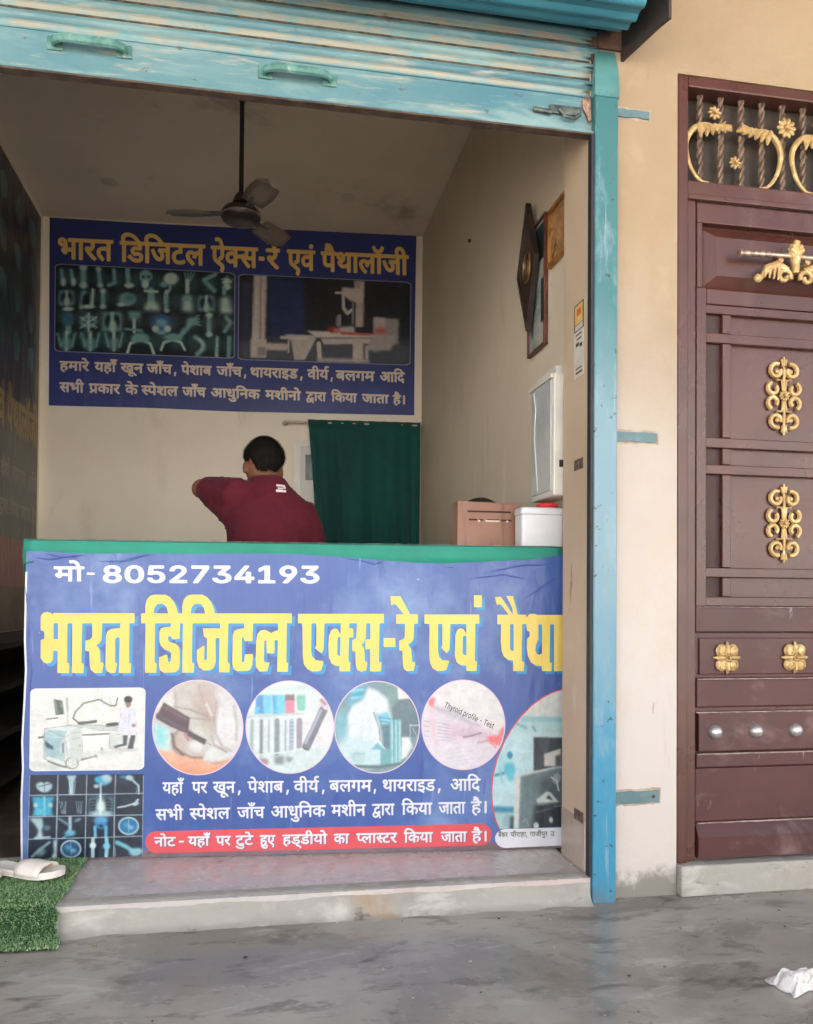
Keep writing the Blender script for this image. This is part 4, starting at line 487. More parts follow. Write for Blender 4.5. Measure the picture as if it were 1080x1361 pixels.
4976,16,2,-1,24,-11,1,8,4666,5030,63,2,-10,11,-12,8,-24,6,-12,-2,-7,-6,-2,-9,73,310,4609,-31,28,-25,33,-3,14,4,8,12,6,15,-3,1,13,-3,7,-29,0,-6,3,-2,17,4,6,125,1,10,-6,16,7,
16,-1,13,-7,9,-12,5,-38,21,-1,3,3,-1,26,-22,4,-1,19,4,5,12,2,-2,21,7,17,11,9,17,4,17,-5,10,-8,10,-16,9,-23,15,-1,6,-4,-1,-20,-17,-5,1,-94,-4,-7,-16,-1,-6,6,-3,98,-20,-2,1,
-96,-5,-5,-11,-1,-7,1,-3,5,-2,40,-22,1,-5,-12,-9,-6,-13,4,-11,10,-6,12,1,10,7,9,-21,10,-6,7,-4,13,-8,1,-5,-4,1,-97,-10,-4,-10,1,-5,3,-3,45,-40,2,3,-7,27,-27,-2,-7,5,313,4685,
22,2,0,27,-25,0,-2,-27,5,405,4712,6,0,-1,3,-9,2,0,-3,7,487,4742,21,1,-5,15,-8,8,-8,0,-5,-4,0,-12,78,639,4608,-11,11,-3,8,21,17,-8,10,-6,12,-2,46,-11,3,-4,4,0,15,5,5,388,0,
9,-5,0,-18,-16,-4,-1,-19,-3,-11,-8,-10,-15,-12,38,-35,-1,-7,-12,-11,-7,2,-28,24,-23,25,-9,15,0,11,8,9,12,2,14,-5,3,1,4,11,-3,10,-52,-1,1,-96,-3,-5,-7,-2,-12,1,-5,6,-3,97,-63,
0,0,-18,23,2,12,-5,7,-6,7,-15,1,-21,-11,-28,-5,-4,-6,1,-13,7,-2,5,9,22,0,15,-6,4,-9,-3,-8,-8,0,-47,-5,-4,-11,0,-10,4,-2,22,-21,-4,-20,5,-14,11,-7,17,2,21,12,15,17,8,29,0,1,
4,-71,1,-5,-3,0,-98,-8,-3,-17,3,-4,27,-46,-30,9,774,4658,12,1,10,7,0,14,-18,3,-13,-5,-3,-5,1,-9,4,-4,7,669,4663,13,2,10,7,-1,41,-33,-1,1,-40,4,-6,53,1161,4607,-6,6,-2,21,-20,
-4,-20,3,-16,9,-10,16,0,23,12,16,20,9,34,2,-4,3,-66,0,-7,4,0,17,5,5,67,2,-4,13,-8,8,-22,0,-5,3,-7,17,2,4,7,3,23,1,19,-7,13,-16,14,-27,61,-1,8,-5,0,-16,-5,-5,-59,0,-4,-3,2,
-16,14,3,15,-2,14,-7,8,-11,3,-12,0,-15,-5,-16,-7,-13,-8,-4,-18,11,-1,5,8,15,3,13,-4,9,-10,1,-13,-11,-1,-47,-6,-4,9,1125,4656,15,1,11,7,2,4,-1,10,-18,3,-16,-4,-3,-5,1,-8,110,
1356,4605,-17,13,-29,28,-16,24,-1,11,7,9,11,3,15,-3,1,17,-39,4,-4,5,0,14,3,4,6,2,144,0,-3,12,-8,10,-9,2,-12,-2,-6,3,-6,17,7,6,21,3,19,-7,14,-14,13,-29,20,-3,5,-10,12,9,15,
4,22,-4,18,-14,3,13,7,3,186,0,9,-6,-1,-18,-19,-5,0,-93,-5,-7,-16,-1,-6,5,-3,61,-9,-5,-9,-19,-5,-2,-20,7,0,18,-11,1,-8,-4,-1,-7,4,-9,33,-30,-2,-7,-14,-10,-6,2,-27,23,-10,12,
-6,13,1,21,6,10,8,7,14,5,12,1,27,-8,23,8,-1,10,-105,0,0,-97,-6,-5,-12,0,-7,2,-3,5,-2,95,-14,0,1,-17,-2,-13,-6,-11,-11,-14,26,-31,-3,-7,-15,-9,-6,3,-29,32,-19,1,-12,9,-3,13,
7,10,11,4,19,-6,4,2,-17,7,-11,7,-10,22,-15,-1,-3,-3,1,-92,-2,-6,-16,-2,-8,3,-3,28,-18,-3,-12,0,-18,8,-11,12,-43,2,-1,-1,3,-4,31,-28,-2,-7,7,1417,4660,15,2,10,7,-1,39,-34,0,
1,-39,3,-6,5,1359,4680,19,2,-1,27,-21,-1,-2,-26,5,1531,4702,4,1,-5,7,-13,0,2,-5,81,1926,4605,-7,6,-2,61,-12,0,5,-23,-2,-9,-6,-10,-15,-9,-15,-1,-15,6,-13,11,-11,16,-13,31,4,
8,12,4,6,-1,20,-39,8,-8,9,-1,4,4,-2,9,-17,20,6,16,6,4,39,0,2,5,-97,2,-6,6,-1,14,3,5,140,1,1,2,-11,9,-8,11,-6,18,4,4,14,5,10,-12,6,9,10,5,9,-4,7,-8,4,8,5,2,18,-9,0,-6,-5,-15,
-16,-19,120,0,8,-4,0,-20,-18,-6,1,-91,-3,-7,-15,-1,-7,2,-3,23,-21,-3,-23,8,-12,15,-2,23,-14,1,-5,5,0,16,5,5,62,0,6,-3,3,-5,1,13,-5,2,-83,-1,0,-95,-7,-6,-17,2,-3,6,-1,92,-2,
2,-14,0,-4,-3,0,-93,-6,-5,8,2056,4653,15,1,10,7,0,26,-6,-13,-18,-3,-6,-4,-1,-9,168,2479,4553,-17,3,-16,7,-27,24,1,8,16,10,22,-19,11,-5,23,0,5,2,1,4,-6,4,-21,-3,-6,4,-5,16,
3,4,11,5,-1,8,-31,-3,-17,5,-10,7,-7,17,2,20,-13,12,-6,21,-10,0,-2,-3,1,-91,-4,-6,-17,-1,-7,5,-1,92,-3,4,-18,0,-3,-2,1,-91,-3,-6,-17,-2,-7,4,-4,47,-10,-1,-5,-21,-17,-12,-23,
-2,-21,9,-11,9,-11,15,-11,21,0,6,14,7,7,0,24,-34,9,-6,13,1,4,4,-2,8,-7,8,-15,2,-3,16,2,6,17,4,5,7,-3,4,-6,1,-30,-5,-8,17,6,8,20,6,20,0,17,-7,11,-14,2,15,7,4,99,0,6,-2,4,-6,
19,9,19,-1,11,-5,6,-8,3,-8,-4,-18,8,-8,-3,-17,-19,-4,-5,-4,3,-8,13,-2,12,2,10,9,0,42,-13,8,1,18,7,3,49,0,1,20,5,12,12,11,17,6,26,0,32,-9,22,-15,25,-25,172,-1,8,-4,1,-16,-5,
-6,-59,-2,1,-16,23,2,19,-10,8,-13,2,-18,-9,-27,-5,-8,-7,-2,-15,8,-3,5,9,20,0,16,-7,4,-10,-4,-6,-7,0,-45,-8,-5,-13,0,-6,3,-3,23,-18,-4,-21,3,-15,10,-9,16,0,20,10,17,20,9,31,
1,0,4,-77,-1,0,-94,-3,-5,-8,-1,-11,0,-6,4,-2,50,-22,0,-5,-14,-13,-5,-16,8,-12,17,1,13,10,7,57,2,-1,19,-80,-1,0,-94,-3,-4,-8,-2,-12,1,-5,5,-2,94,-22,1,0,-86,18,-15,4,-10,0,
-13,-5,-11,-9,-9,-15,-5,10,2719,4650,13,1,11,6,3,3,-1,11,-20,2,-12,-3,-3,-5,0,-7,3,-5,4,2281,4681,17,1,0,21,-14,4,8,2427,4691,3,0,-3,6,2,8,-2,2,-5,-2,-2,-6,2,-5,7,2551,4730,
68,1,-23,17,-29,5,-12,-1,-7,-6,-1,-9,111,2992,4600,-7,6,-2,39,-28,1,-6,-13,-11,-5,-14,5,-11,11,-5,9,0,8,5,7,11,6,0,24,-1,2,-16,1,-6,3,-1,17,5,6,119,0,7,-3,3,-8,15,10,18,2,
19,-5,14,-12,2,12,8,5,-1,21,5,13,13,10,18,4,15,-2,14,-9,10,-12,12,-26,129,-1,1,5,-8,15,-9,3,-18,-1,-7,16,0,5,3,4,23,3,16,-4,11,-8,9,-12,11,-25,17,-1,6,-5,-1,-19,-19,-5,1,-91,
-6,-7,-16,0,-7,6,-1,90,-2,4,-20,-1,0,-92,-3,-5,-8,-2,-11,1,-6,4,-2,49,-21,0,-5,-15,-14,-4,-17,9,-11,18,2,11,11,7,55,1,0,19,-80,0,0,-93,-3,-5,-8,-2,-12,1,-5,6,-1,92,-22,2,-1,
-94,-5,-6,-12,0,-8,1,-3,6,-2,92,-12,1,-1,-29,-6,-12,-11,-13,25,-31,-2,-6,-16,-9,-5,3,-29,31,-19,2,-12,8,-3,13,6,10,13,3,17,-5,4,2,-25,12,-6,7,-6,15,-14,-1,-3,-2,1,-93,-7,-5,
5,2955,4673,28,0,0,27,-29,0,-1,-24,5,3072,4694,4,2,-5,5,-13,0,3,-5,7,3142,4727,23,1,-4,11,-7,9,-10,2,-6,-4,-1,-11,69,3536,4569,-5,3,-8,18,-20,-11,-18,-3,-20,6,-11,10,-5,14,
0,14,6,13,12,10,0,19,3,10,12,14,25,10,-61,3,-5,6,2,17,8,3,257,-1,9,-3,1,-20,-16,-6,0,-90,-1,-5,-6,-2,-12,0,-6,6,-3,93,-13,0,-4,-28,-6,-10,-13,-11,32,-34,-2,-8,-12,-10,-10,
7,-25,25,-16,19,-7,13,0,10,6,9,12,3,15,-3,3,10,-2,8,-44,-1,0,-92,-2,-4,-9,-2,-10,1,-4,6,-1,91,-27,1,-2,-27,-33,-5,-6,-5,-2,-8,5,-10,9,-4,4,1,6,12,10,4,14,-3,7,-9,2,-14,-7,
-14,12,-36,-4,-5,7,3484,4602,12,1,9,8,-24,9,-5,-5,-1,-6,2,-5,76,3805,4597,-7,7,-1,89,-15,6,-2,17,3,4,7,4,0,18,5,12,8,8,13,6,25,3,29,-7,22,-14,27,-28,207,0,8,-5,0,-19,-17,-6,
0,-88,-5,-7,-16,-1,-6,6,-1,89,-2,4,-18,-2,1,-90,-3,-5,-8,-2,-10,1,-5,3,-3,24,-16,-4,-16,1,-14,7,-11,11,-7,14,-3,15,3,4,17,8,2,7,-4,7,-68,1,0,-15,22,1,11,-5,7,-7,7,-15,-1,-19,
-10,-27,-5,-3,-6,1,-12,6,-3,5,9,21,0,14,-5,4,-8,-2,-7,-8,0,-45,-6,-4,-9,0,-11,4,-2,21,-19,-4,-15,3,-14,8,-9,14,-1,20,5,14,10,9,20,9,-43,1,-5,-4,0,-89,-6,-6,8,3872,4645,12,
0,9,6,3,4,-1,10,-15,2,-13,-3,-3,-11,8,4017,4647,14,1,11,8,-2,39,-18,-1,-1,-24,-14,-17,3,-4,4,3890,4693,4,0,-1,2,-7,-1,7,3821,4723,60,1,-21,16,-27,5,-9,-2,-5,-5,-2,-10,71,4439,
4593,-19,15,-14,15,-6,15,0,15,7,13,14,9,15,4,31,1,0,12,-81,0,0,-91,-3,-4,-9,-2,-11,1,-5,6,-1,89,-20,2,-1,-92,-6,-5,-14,-1,-5,2,-3,5,-2,59,-12,-1,4,-22,-7,-17,-14,-9,-16,-2,
-20,6,-13,11,-14,20,-11,25,4,8,14,4,5,-1,21,-38,9,-7,9,-1,5,4,-2,8,-18,20,6,15,7,4,42,0,1,4,-102,2,-7,5,0,17,10,4,355,-2,4,-6,-1,-16,-19,-6,-1,-93,-17,-3,-8,5,-2,91,-2,2,-16,
1,-4,-4,-1,-91,-5,-3,-12,0,-8,4,-3,54,-27,0,-10,-4,-1,-10,27,-30,-3,-6,50,4672,4569,-32,26,-7,11,-4,12,1,14,6,13,-5,12,1,14,8,11,17,9,-33,1,-5,2,-2,5,2,17,23,3,-5,15,7,9,-2,
18,19,6,14,-2,14,-7,11,-12,13,-27,18,-2,5,-7,-2,-16,-17,-4,-1,-20,-3,-5,-53,-3,2,-3,22,2,20,-5,13,-10,7,-14,-1,-12,-5,-12,-10,-8,-15,-5,-7,3,-5,14,2,6,12,6,-1,7,-20,3,-14,
-5,-3,-7,3,-10,29,-26,-3,-7,10,4766,4594,-5,2,-2,5,-1,110,6,6,15,1,6,-3,2,-5,1,-110,-6,-6,],
}
# ------------------------------------------------------------------ printed pictures (ink on the banners), drawn as colour fields
class Pic:
    def __init__(s, x0, y0, x1, y1, bg, ss=2.0):
        s.o = (x0, y0); s.ss = ss; s.w = int((x1-x0)*ss)+1; s.h = int((y1-y0)*ss)+1
        s.a = np.empty((s.h, s.w, 3)); s.a[:] = bg
        yy, xx = np.mgrid[0:s.h, 0:s.w]; s.X = xx/ss+x0; s.Y = yy/ss+y0
        s.t = (0, 0, 1)
    def frame(s, ox, oy, sc): s.t = (ox, oy, sc); return s
    def put(s, m, c, op=1.0):
        m = (np.clip(m, 0, 1)*op)[..., None]; s.a = s.a*(1-m)+np.array(c, float)*m
    def P(s, p): return (s.t[0]+p[0]/s.t[2], s.t[1]+p[1]/s.t[2])
    def E(s, cx, cy_, rx, ry, c, ang=0, soft=6, op=1.0):
        x, y = s.P((cx, cy_)); k = s.t[2]; ca, sa = math.cos(R(ang)), math.sin(R(ang))
        dx, dy = s.X-x, s.Y-y; u = (dx*ca+dy*sa)/(rx/k); v = (-dx*sa+dy*ca)/(ry/k)
        d = (1-np.sqrt(u*u+v*v))*min(rx, ry)/k; s.put(d/(soft/k)+.5, c, op)
    def L(s, pts, wd, c, soft=5, op=1.0):
        k = s.t[2]; q = [s.P(p) for p in pts]; D = None
        for (ax, ay), (bx, by) in zip(q, q[1:]):
            vx, vy = bx-ax, by-ay; t = np.clip(((s.X-ax)*vx+(s.Y-ay)*vy)/(vx*vx+vy*vy+1e-9), 0, 1)
            d = np.hypot(s.X-ax-t*vx, s.Y-ay-t*vy); D = d if D is None else np.minimum(D, d)
        s.put((wd/2/k-D)/(soft/k)+.5, c, op)
    def G(s, pts, c, soft=4, op=1.0):
        q = [s.P(p) for p in pts]; ins = np.zeros(s.X.shape, bool)
        for (ax, ay), (bx, by) in zip(q, q[1:]+q[:1]):
            if ay == by: continue
            ins ^= ((ay > s.Y) != (by > s.Y)) & (s.X < (bx-ax)*(s.Y-ay)/(by-ay)+ax)
        m = ins.astype(float); r = max(0, int(round(soft/s.t[2]*s.ss)))
        if r:
            kk = np.ones(r*2+1)/(r*2+1)
            m = np.apply_along_axis(lambda v: np.convolve(v, kk, 'same'), 0, m); m = np.apply_along_axis(lambda v: np.convolve(v, kk, 'same'), 1, m)
        s.put(m, c, op)
    def grain(s, amt, seed=1, size=3):
        g = np.random.RandomState(seed).rand(s.h//size+2, s.w//size+2)
        g = np.kron(g, np.ones((size, size)))[:s.h, :s.w]; s.a = np.clip(s.a+(g[..., None]-.5)*amt, 0, 255)
    def tex(s, amt, seed=1):                 # uneven ink and screen texture at several sizes
        for k, size in enumerate((4, 9, 20)):
            g = np.random.RandomState(seed*7+k).rand(s.h//size+3, s.w//size+3); yy = np.arange(s.h)/size; xx = np.arange(s.w)/size; i = yy.astype(int); j = xx.astype(int); u = (yy-i)[:, None]; v = (xx-j)[None, :]
            n = (g[i][:, j]*(1-v)+g[i][:, j+1]*v)*(1-u)+(g[i+1][:, j]*(1-v)+g[i+1][:, j+1]*v)*u
            s.a = np.clip(s.a*(1+(n[..., None]-.5)*amt)+(n[..., None]-.5)*4, 0, 255)
    def at(s, x, y):
        fx = np.clip((x-s.o[0])*s.ss, 0, s.w-1.001); fy = np.clip((y-s.o[1])*s.ss, 0, s.h-1.001)
        i = fx.astype(int); j = fy.astype(int); u = (fx-i)[:, None]; v = (fy-j)[:, None]; a = s.a
        return (a[j, i]*(1-u)+a[j, i+1]*u)*(1-v)+(a[j+1, i]*(1-u)+a[j+1, i+1]*u)*v
def ink(name, rough=.34):
    k = NT(name); a = k.n('ShaderNodeAttribute', attribute_name='Col'); k.l(a.outputs['Color'], k.b.inputs['Base Color'])
    k.b.inputs['Roughness'].default_value = rough; k.b.inputs['Specular IOR Level'].default_value = .5; vinyl_bump(k); return k.m
def picmesh(name, boundary, pic, fn, mat, nr=48, gain=1.0):
    """print patch: rings from the middle out to the boundary (photo px), colours sampled from the drawing"""
    b = np.array(boundary, float); seg = np.hypot(*(np.roll(b, -1, 0)-b).T); n = max(160, int(seg.sum()*1.1)); cs = np.r_[0, np.cumsum(seg)]
    tt = np.arange(n)/n*cs[-1]; bb = np.vstack([b, b[:1]])
    bx = np.interp(tt, cs, bb[:, 0]); by = np.interp(tt, cs, bb[:, 1]); c = np.array([bx.mean(), by.mean()])
    xs = [c[0:1]]; ys = [c[1:2]]
    for r in range(1, nr+1): xs.append(c[0]+(bx-c[0])*r/nr); ys.append(c[1]+(by-c[1])*r/nr)
    X = np.concatenate(xs); Y = np.concatenate(ys); cc = pic.at(X, Y)/255.
    cc = np.where(cc <= .04045, cc/12.92, ((cc+.055)/1.055)**2.4)*gain
    fs = [(0, 1+(k+1) % n, 1+k) for k in range(n)]
    for r in range(nr-1):
        o = 1+r*n
        fs += [(o+k, o+(k+1) % n, o+n+(k+1) % n, o+n+k) for k in range(n)]
    me = bpy.data.meshes.new(name); me.from_pydata([fn(x, y) for x, y in zip(X, Y)], [], fs)
    at_ = me.color_attributes.new('Col', 'FLOAT_COLOR', 'POINT'); at_.data.foreach_set('color', np.column_stack([cc, np.ones(len(cc))]).astype('f').ravel())
    me.materials.append(mat); me.update(); return me
def vinyl_bump(k, s=.34):
    a = k.noise(5, 4, .5, (1, 1, .45)); b = k.noise(22, 3, .5, (1.2, 1, .3)); q = k.math('ADD', a, k.math('MULTIPLY', b, .22)); k.bump(q, s, .045)

def pic_machine():
    p = Pic(38, 910, 196, 1026, (232, 234, 229)).frame(30, 900, 6.353)
    p.E(430, 560, 420, 170, (240, 241, 236), soft=200)
    p.G([(268, 185), (340, 195), (355, 310), (285, 318)], (92, 108, 102)); p.L([(283, 200), (300, 300)], 8, (160, 170, 165)); p.L([(325, 210), (335, 250)], 12, (140, 150, 146))
    p.L([(378, 180), (384, 300)], 18, (175, 188, 182)); p.L([(384, 300), (388, 410)], 22, (214, 220, 216)); p.L([(207, 352), (305, 341)], 9, (105, 115, 110))
    p.L([(480, 385), (430, 345), (450, 290), (520, 218), (650, 186), (700, 215), (745, 240), (790, 238), (806, 172)], 13, (122, 128, 124))
    p.L([(672, 175), (690, 230)], 6, (170, 178, 172)); p.L([(735, 170), (750, 225)], 6, (175, 182, 178))
    p.G([(380, 400), (640, 398), (890, 425), (890, 445), (640, 450)], (208, 214, 211)); p.L([(480, 386), (560, 380), (622, 370)], 24, (98, 104, 100)); p.L([(722, 402), (800, 392)], 30, (90, 96, 92))
    p.L([(512, 486), (735, 474)], 13, (126, 130, 126)); p.G([(740, 460), (850, 470), (830, 600), (735, 600)], (214, 220, 217)); p.L([(800, 480), (880, 470)], 8, (160, 168, 164))
    p.G([(190, 430), (380, 405), (505, 420), (510, 690), (400, 762), (190, 690)], (224, 229, 226)); p.G([(180, 478), (230, 440), (380, 450), (360, 505), (200, 500)], (178, 206, 212))
    p.G([(175, 500), (362, 512), (362, 705), (205, 655)], (166, 198, 206)); p.G([(188, 528), (262, 580), (268, 612), (205, 590)], (66, 92, 108)); p.G([(330, 520), (362, 520), (362, 650), (320, 640)], (205, 214, 214)); p.L([(346, 558), (346, 632)], 14, (112, 130, 136))
    p.L([(142, 507), (180, 503)], 16, (104, 112, 108)); p.L([(182, 560), (190, 680)], 10, (190, 210, 214)); p.L([(220, 705), (290, 735), (372, 758)], 13, (104, 116, 112))
    p.E(420, 722, 58, 52, (146, 152, 147)); p.E(423, 722, 46, 42, (236, 236, 232)); p.E(484, 573, 11, 14, (120, 128, 124))
    p.L([(505, 692), (622, 660)], 16, (112, 120, 115)); p.E(622, 660, 13, 13, (90, 98, 94)); p.L([(672, 600), (672, 635)], 20, (150, 156, 152)); p.E(195, 668, 18, 22, (205, 212, 210)); p.E(790, 590, 16, 14, (110, 116, 112))
    O = (150, 160, 158)
    for q in ([(190, 432), (380, 407), (505, 422), (510, 690), (400, 760), (192, 690), (190, 432)], [(190, 432), (360, 505), (505, 422)], [(362, 512), (400, 760)], [(205, 655), (362, 705)], [(180, 478), (205, 655)], [(380, 402), (640, 400), (890, 428)], [(640, 450), (890, 446)], [(735, 470), (738, 600), (830, 600)], [(800, 268), (838, 262), (832, 330), (795, 472)], [(948, 268), (968, 480)], [(845, 300), (838, 360)]): p.L(q, 5, O, 4, .8)
    p.G([(400, 440), (500, 430), (505, 680), (410, 740)], (206, 214, 212), 10, .8); p.L([(420, 470), (490, 462)], 5, O, 4); p.L([(420, 520), (492, 510)], 5, O, 4); p.E(200, 745, 120, 22, (206, 210, 206), 10, 24, .7); p.E(640, 640, 300, 26, (218, 222, 217), -8, 26, .8); p.E(880, 610, 90, 16, (206, 208, 204), 0, 16, .8)
    p.E(896, 215, 26, 38, (168, 142, 134)); p.E(895, 186, 36, 30, (64, 64, 68)); p.L([(892, 235), (892, 252)], 24, (150, 128, 122))
    p.G([(845, 262), (895, 250), (948, 268), (968, 480), (905, 492), (795, 472), (832, 330)], (224, 224, 234)); p.L([(800, 268), (850, 300)], 22, (222, 224, 232)); p.E(940, 405, 16, 14, (170, 140, 130)); p.L([(900, 300), (905, 480)], 5, (200, 202, 214))
    p.G([(850, 488), (892, 488), (882, 572), (785, 592), (800, 570), (850, 560)], (84, 92, 95)); p.G([(915, 488), (957, 488), (935, 602), (888, 602)], (88, 94, 97))
    p.tex(.035, 1); p.grain(7, 1, 2); return p
def pic_grid():
    p = Pic(34, 1024, 196, 1148, (34, 47, 64)).frame(30, 1015, 6.353); W = (176, 204, 212); Cn = (70, 172, 206); Dm = (110, 142, 158)
    p.E(160, 185, 40, 34, W, 0, 18); p.E(215, 185, 40, 34, W, 0, 18); p.E(188, 212, 45, 26, W, 0, 14); p.L([(140, 190), (240, 165)], 7, (50, 66, 84)); p.L([(188, 150), (186, 230)], 7, (60, 80, 96))
    p.G([(375, 95), (460, 95), (440, 150), (435, 258), (395, 258), (400, 150)], W, 8); p.L([(450, 140), (440, 255)], 10, Dm); p.L([(395, 120), (412, 250)], 6, (215, 232, 236))
    p.E(690, 135, 60, 44, (96, 170, 206), 0, 22); p.E(715, 120, 40, 34, W, 0, 22); p.E(628, 185, 24, 16, W, 0, 14); p.E(640, 130, 28, 24, Cn, 0, 18); p.L([(662, 170), (664, 250)], 14, W)
    p.E(905, 115, 34, 22, W, 10, 14); p.E(850, 108, 24, 14, Cn, 0, 14, .7); p.L([(915, 120), (980, 180), (984, 248)], 16, W, 8); p.L([(958, 195), (962, 246)], 7, Dm)
    p.G([(85, 275), (275, 275), (250, 330), (255, 420), (275, 440), (80, 440), (105, 400), (98, 330)], Cn, 14); p.L([(190, 275), (190, 440)], 9, (190, 225, 232), 8); p.E(115, 345, 18, 20, W, 0, 14); p.E(240, 345, 18, 20, W, 0, 14); p.E(150, 400, 40, 26, (96, 196, 220), 0, 24)
    for dx in (-14, -5, 4, 13): p.L([(345+dx*1.9, 315), (352+dx, 415)], 7, (146, 170, 184), 6, .75); p.L([(480-dx*1.9, 315), (484-dx, 415)], 7, (146, 170, 184), 6, .75)
    p.G([(560, 280), (660, 245), (770, 275), (770, 435), (560, 435)], (92, 128, 142), 20, .8); p.E(600, 340, 28, 62, (38, 54, 70), 8, 20); p.E(722, 335, 30, 60, (34, 48, 62), -8, 20); p.E(665, 360, 36, 60, (214, 232, 228), 0, 30); p.E(665, 420, 90, 26, W, 0, 22); p.L([(662, 250), (660, 430)], 16, (220, 236, 236))
    for i in range(5): p.L([(575, 300+i*26), (610, 290+i*26), (640, 305+i*26)], 4, (150, 184, 194), 4, .6); p.L([(690, 305+i*26), (725, 290+i*26), (760, 300+i*26)], 4, (150, 184, 194), 4, .6)
    p.L([(808, 365), (870, 355), (950, 330)], 15, (186, 202, 208), 10); p.L([(948, 340), (975, 300)], 20, W, 8); p.E(960, 335, 26, 14, W, -20, 12)
    p.G([(60, 455), (170, 450), (180, 520), (165, 560), (180, 625), (110, 630), (140, 560), (100, 500)], W, 14); p.L([(110, 622), (235, 614)], 16, W, 12); p.E(212, 535, 28, 22, Dm, 0, 22, .7)
    p.L([(405, 450), (405, 560)], 26, W, 14); p.L([(315, 460), (390, 510)], 22, Dm, 16); p.E(405, 580, 45, 26, (120, 184, 206), 0, 20); p.E(470, 470, 28, 14, Dm, -20, 14); p.L([(345, 620), (400, 590)], 14, Cn, 12)
    p.E(665, 500, 52, 44, (66, 142, 202), 0, 22); p.E(665, 470, 56, 26, (96, 170, 216), 0, 20); p.E(665, 520, 18, 12, (34, 50, 72), 0, 10); p.L([(615, 530), (618, 615)], 26, (112, 186, 216), 12); p.L([(708, 530), (706, 610)], 26, (112, 186, 216), 12)
    for cx, cy_, c2 in ((898, 520, (46, 120, 168)), (412, 714, (52, 92, 128))):
        p.E(cx, cy_, 88, 76, (196, 224, 232), 0, 8); p.E(cx, cy_, 76, 64, c2, 0, 12); p.E(cx-22, cy_-10, 26, 22, (100, 176, 206), 0, 24, .7); p.E(cx+20, cy_+14, 22, 18, (140, 200, 222), 0, 20, .8); p.L([(cx, cy_-55), (cx+2, cy_+50)], 6, (150, 200, 220), 6, .7)
    p.L([(85, 780), (150, 720), (230, 660)], 22, (140, 170, 178), 16); p.E(160, 740, 40, 32, (140, 170, 178), -30, 30, .8); p.G([(265, 640), (292, 640), (292, 795), (245, 795), (268, 740)], W, 10)
    p.L([(598, 630), (596, 780)], 30, W, 10); p.E(597, 685, 28, 26, (215, 232, 232), 0, 14); p.L([(712, 630), (716, 700), (708, 778)], 32, (150, 206, 222), 12); p.E(712, 690, 30, 28, (128, 206, 228), 0, 16)
    p.L([(800, 660), (870, 690), (930, 730)], 36, (120, 190, 206), 20); p.E(960, 740, 56, 34, (150, 206, 214), -12, 22); p.L([(780, 700), (785, 770)], 14, Dm, 10)
    ln = (176, 190, 200)
    for a, b in (((62, 92), (44, 790)), ((303, 92), (288, 795)), ((546, 92), (530, 790)), ((788, 92), (772, 785)), ((1026, 95), (1014, 780))): p.L([a, b], 7, ln, 4)
    for a, b in (((60, 264), (1022, 246)), ((56, 442), (1018, 427)), ((52, 632), (1014, 606))): p.L([a, b], 7, ln, 4)
    p.tex(.035, 2); p.grain(8, 2, 2); return p
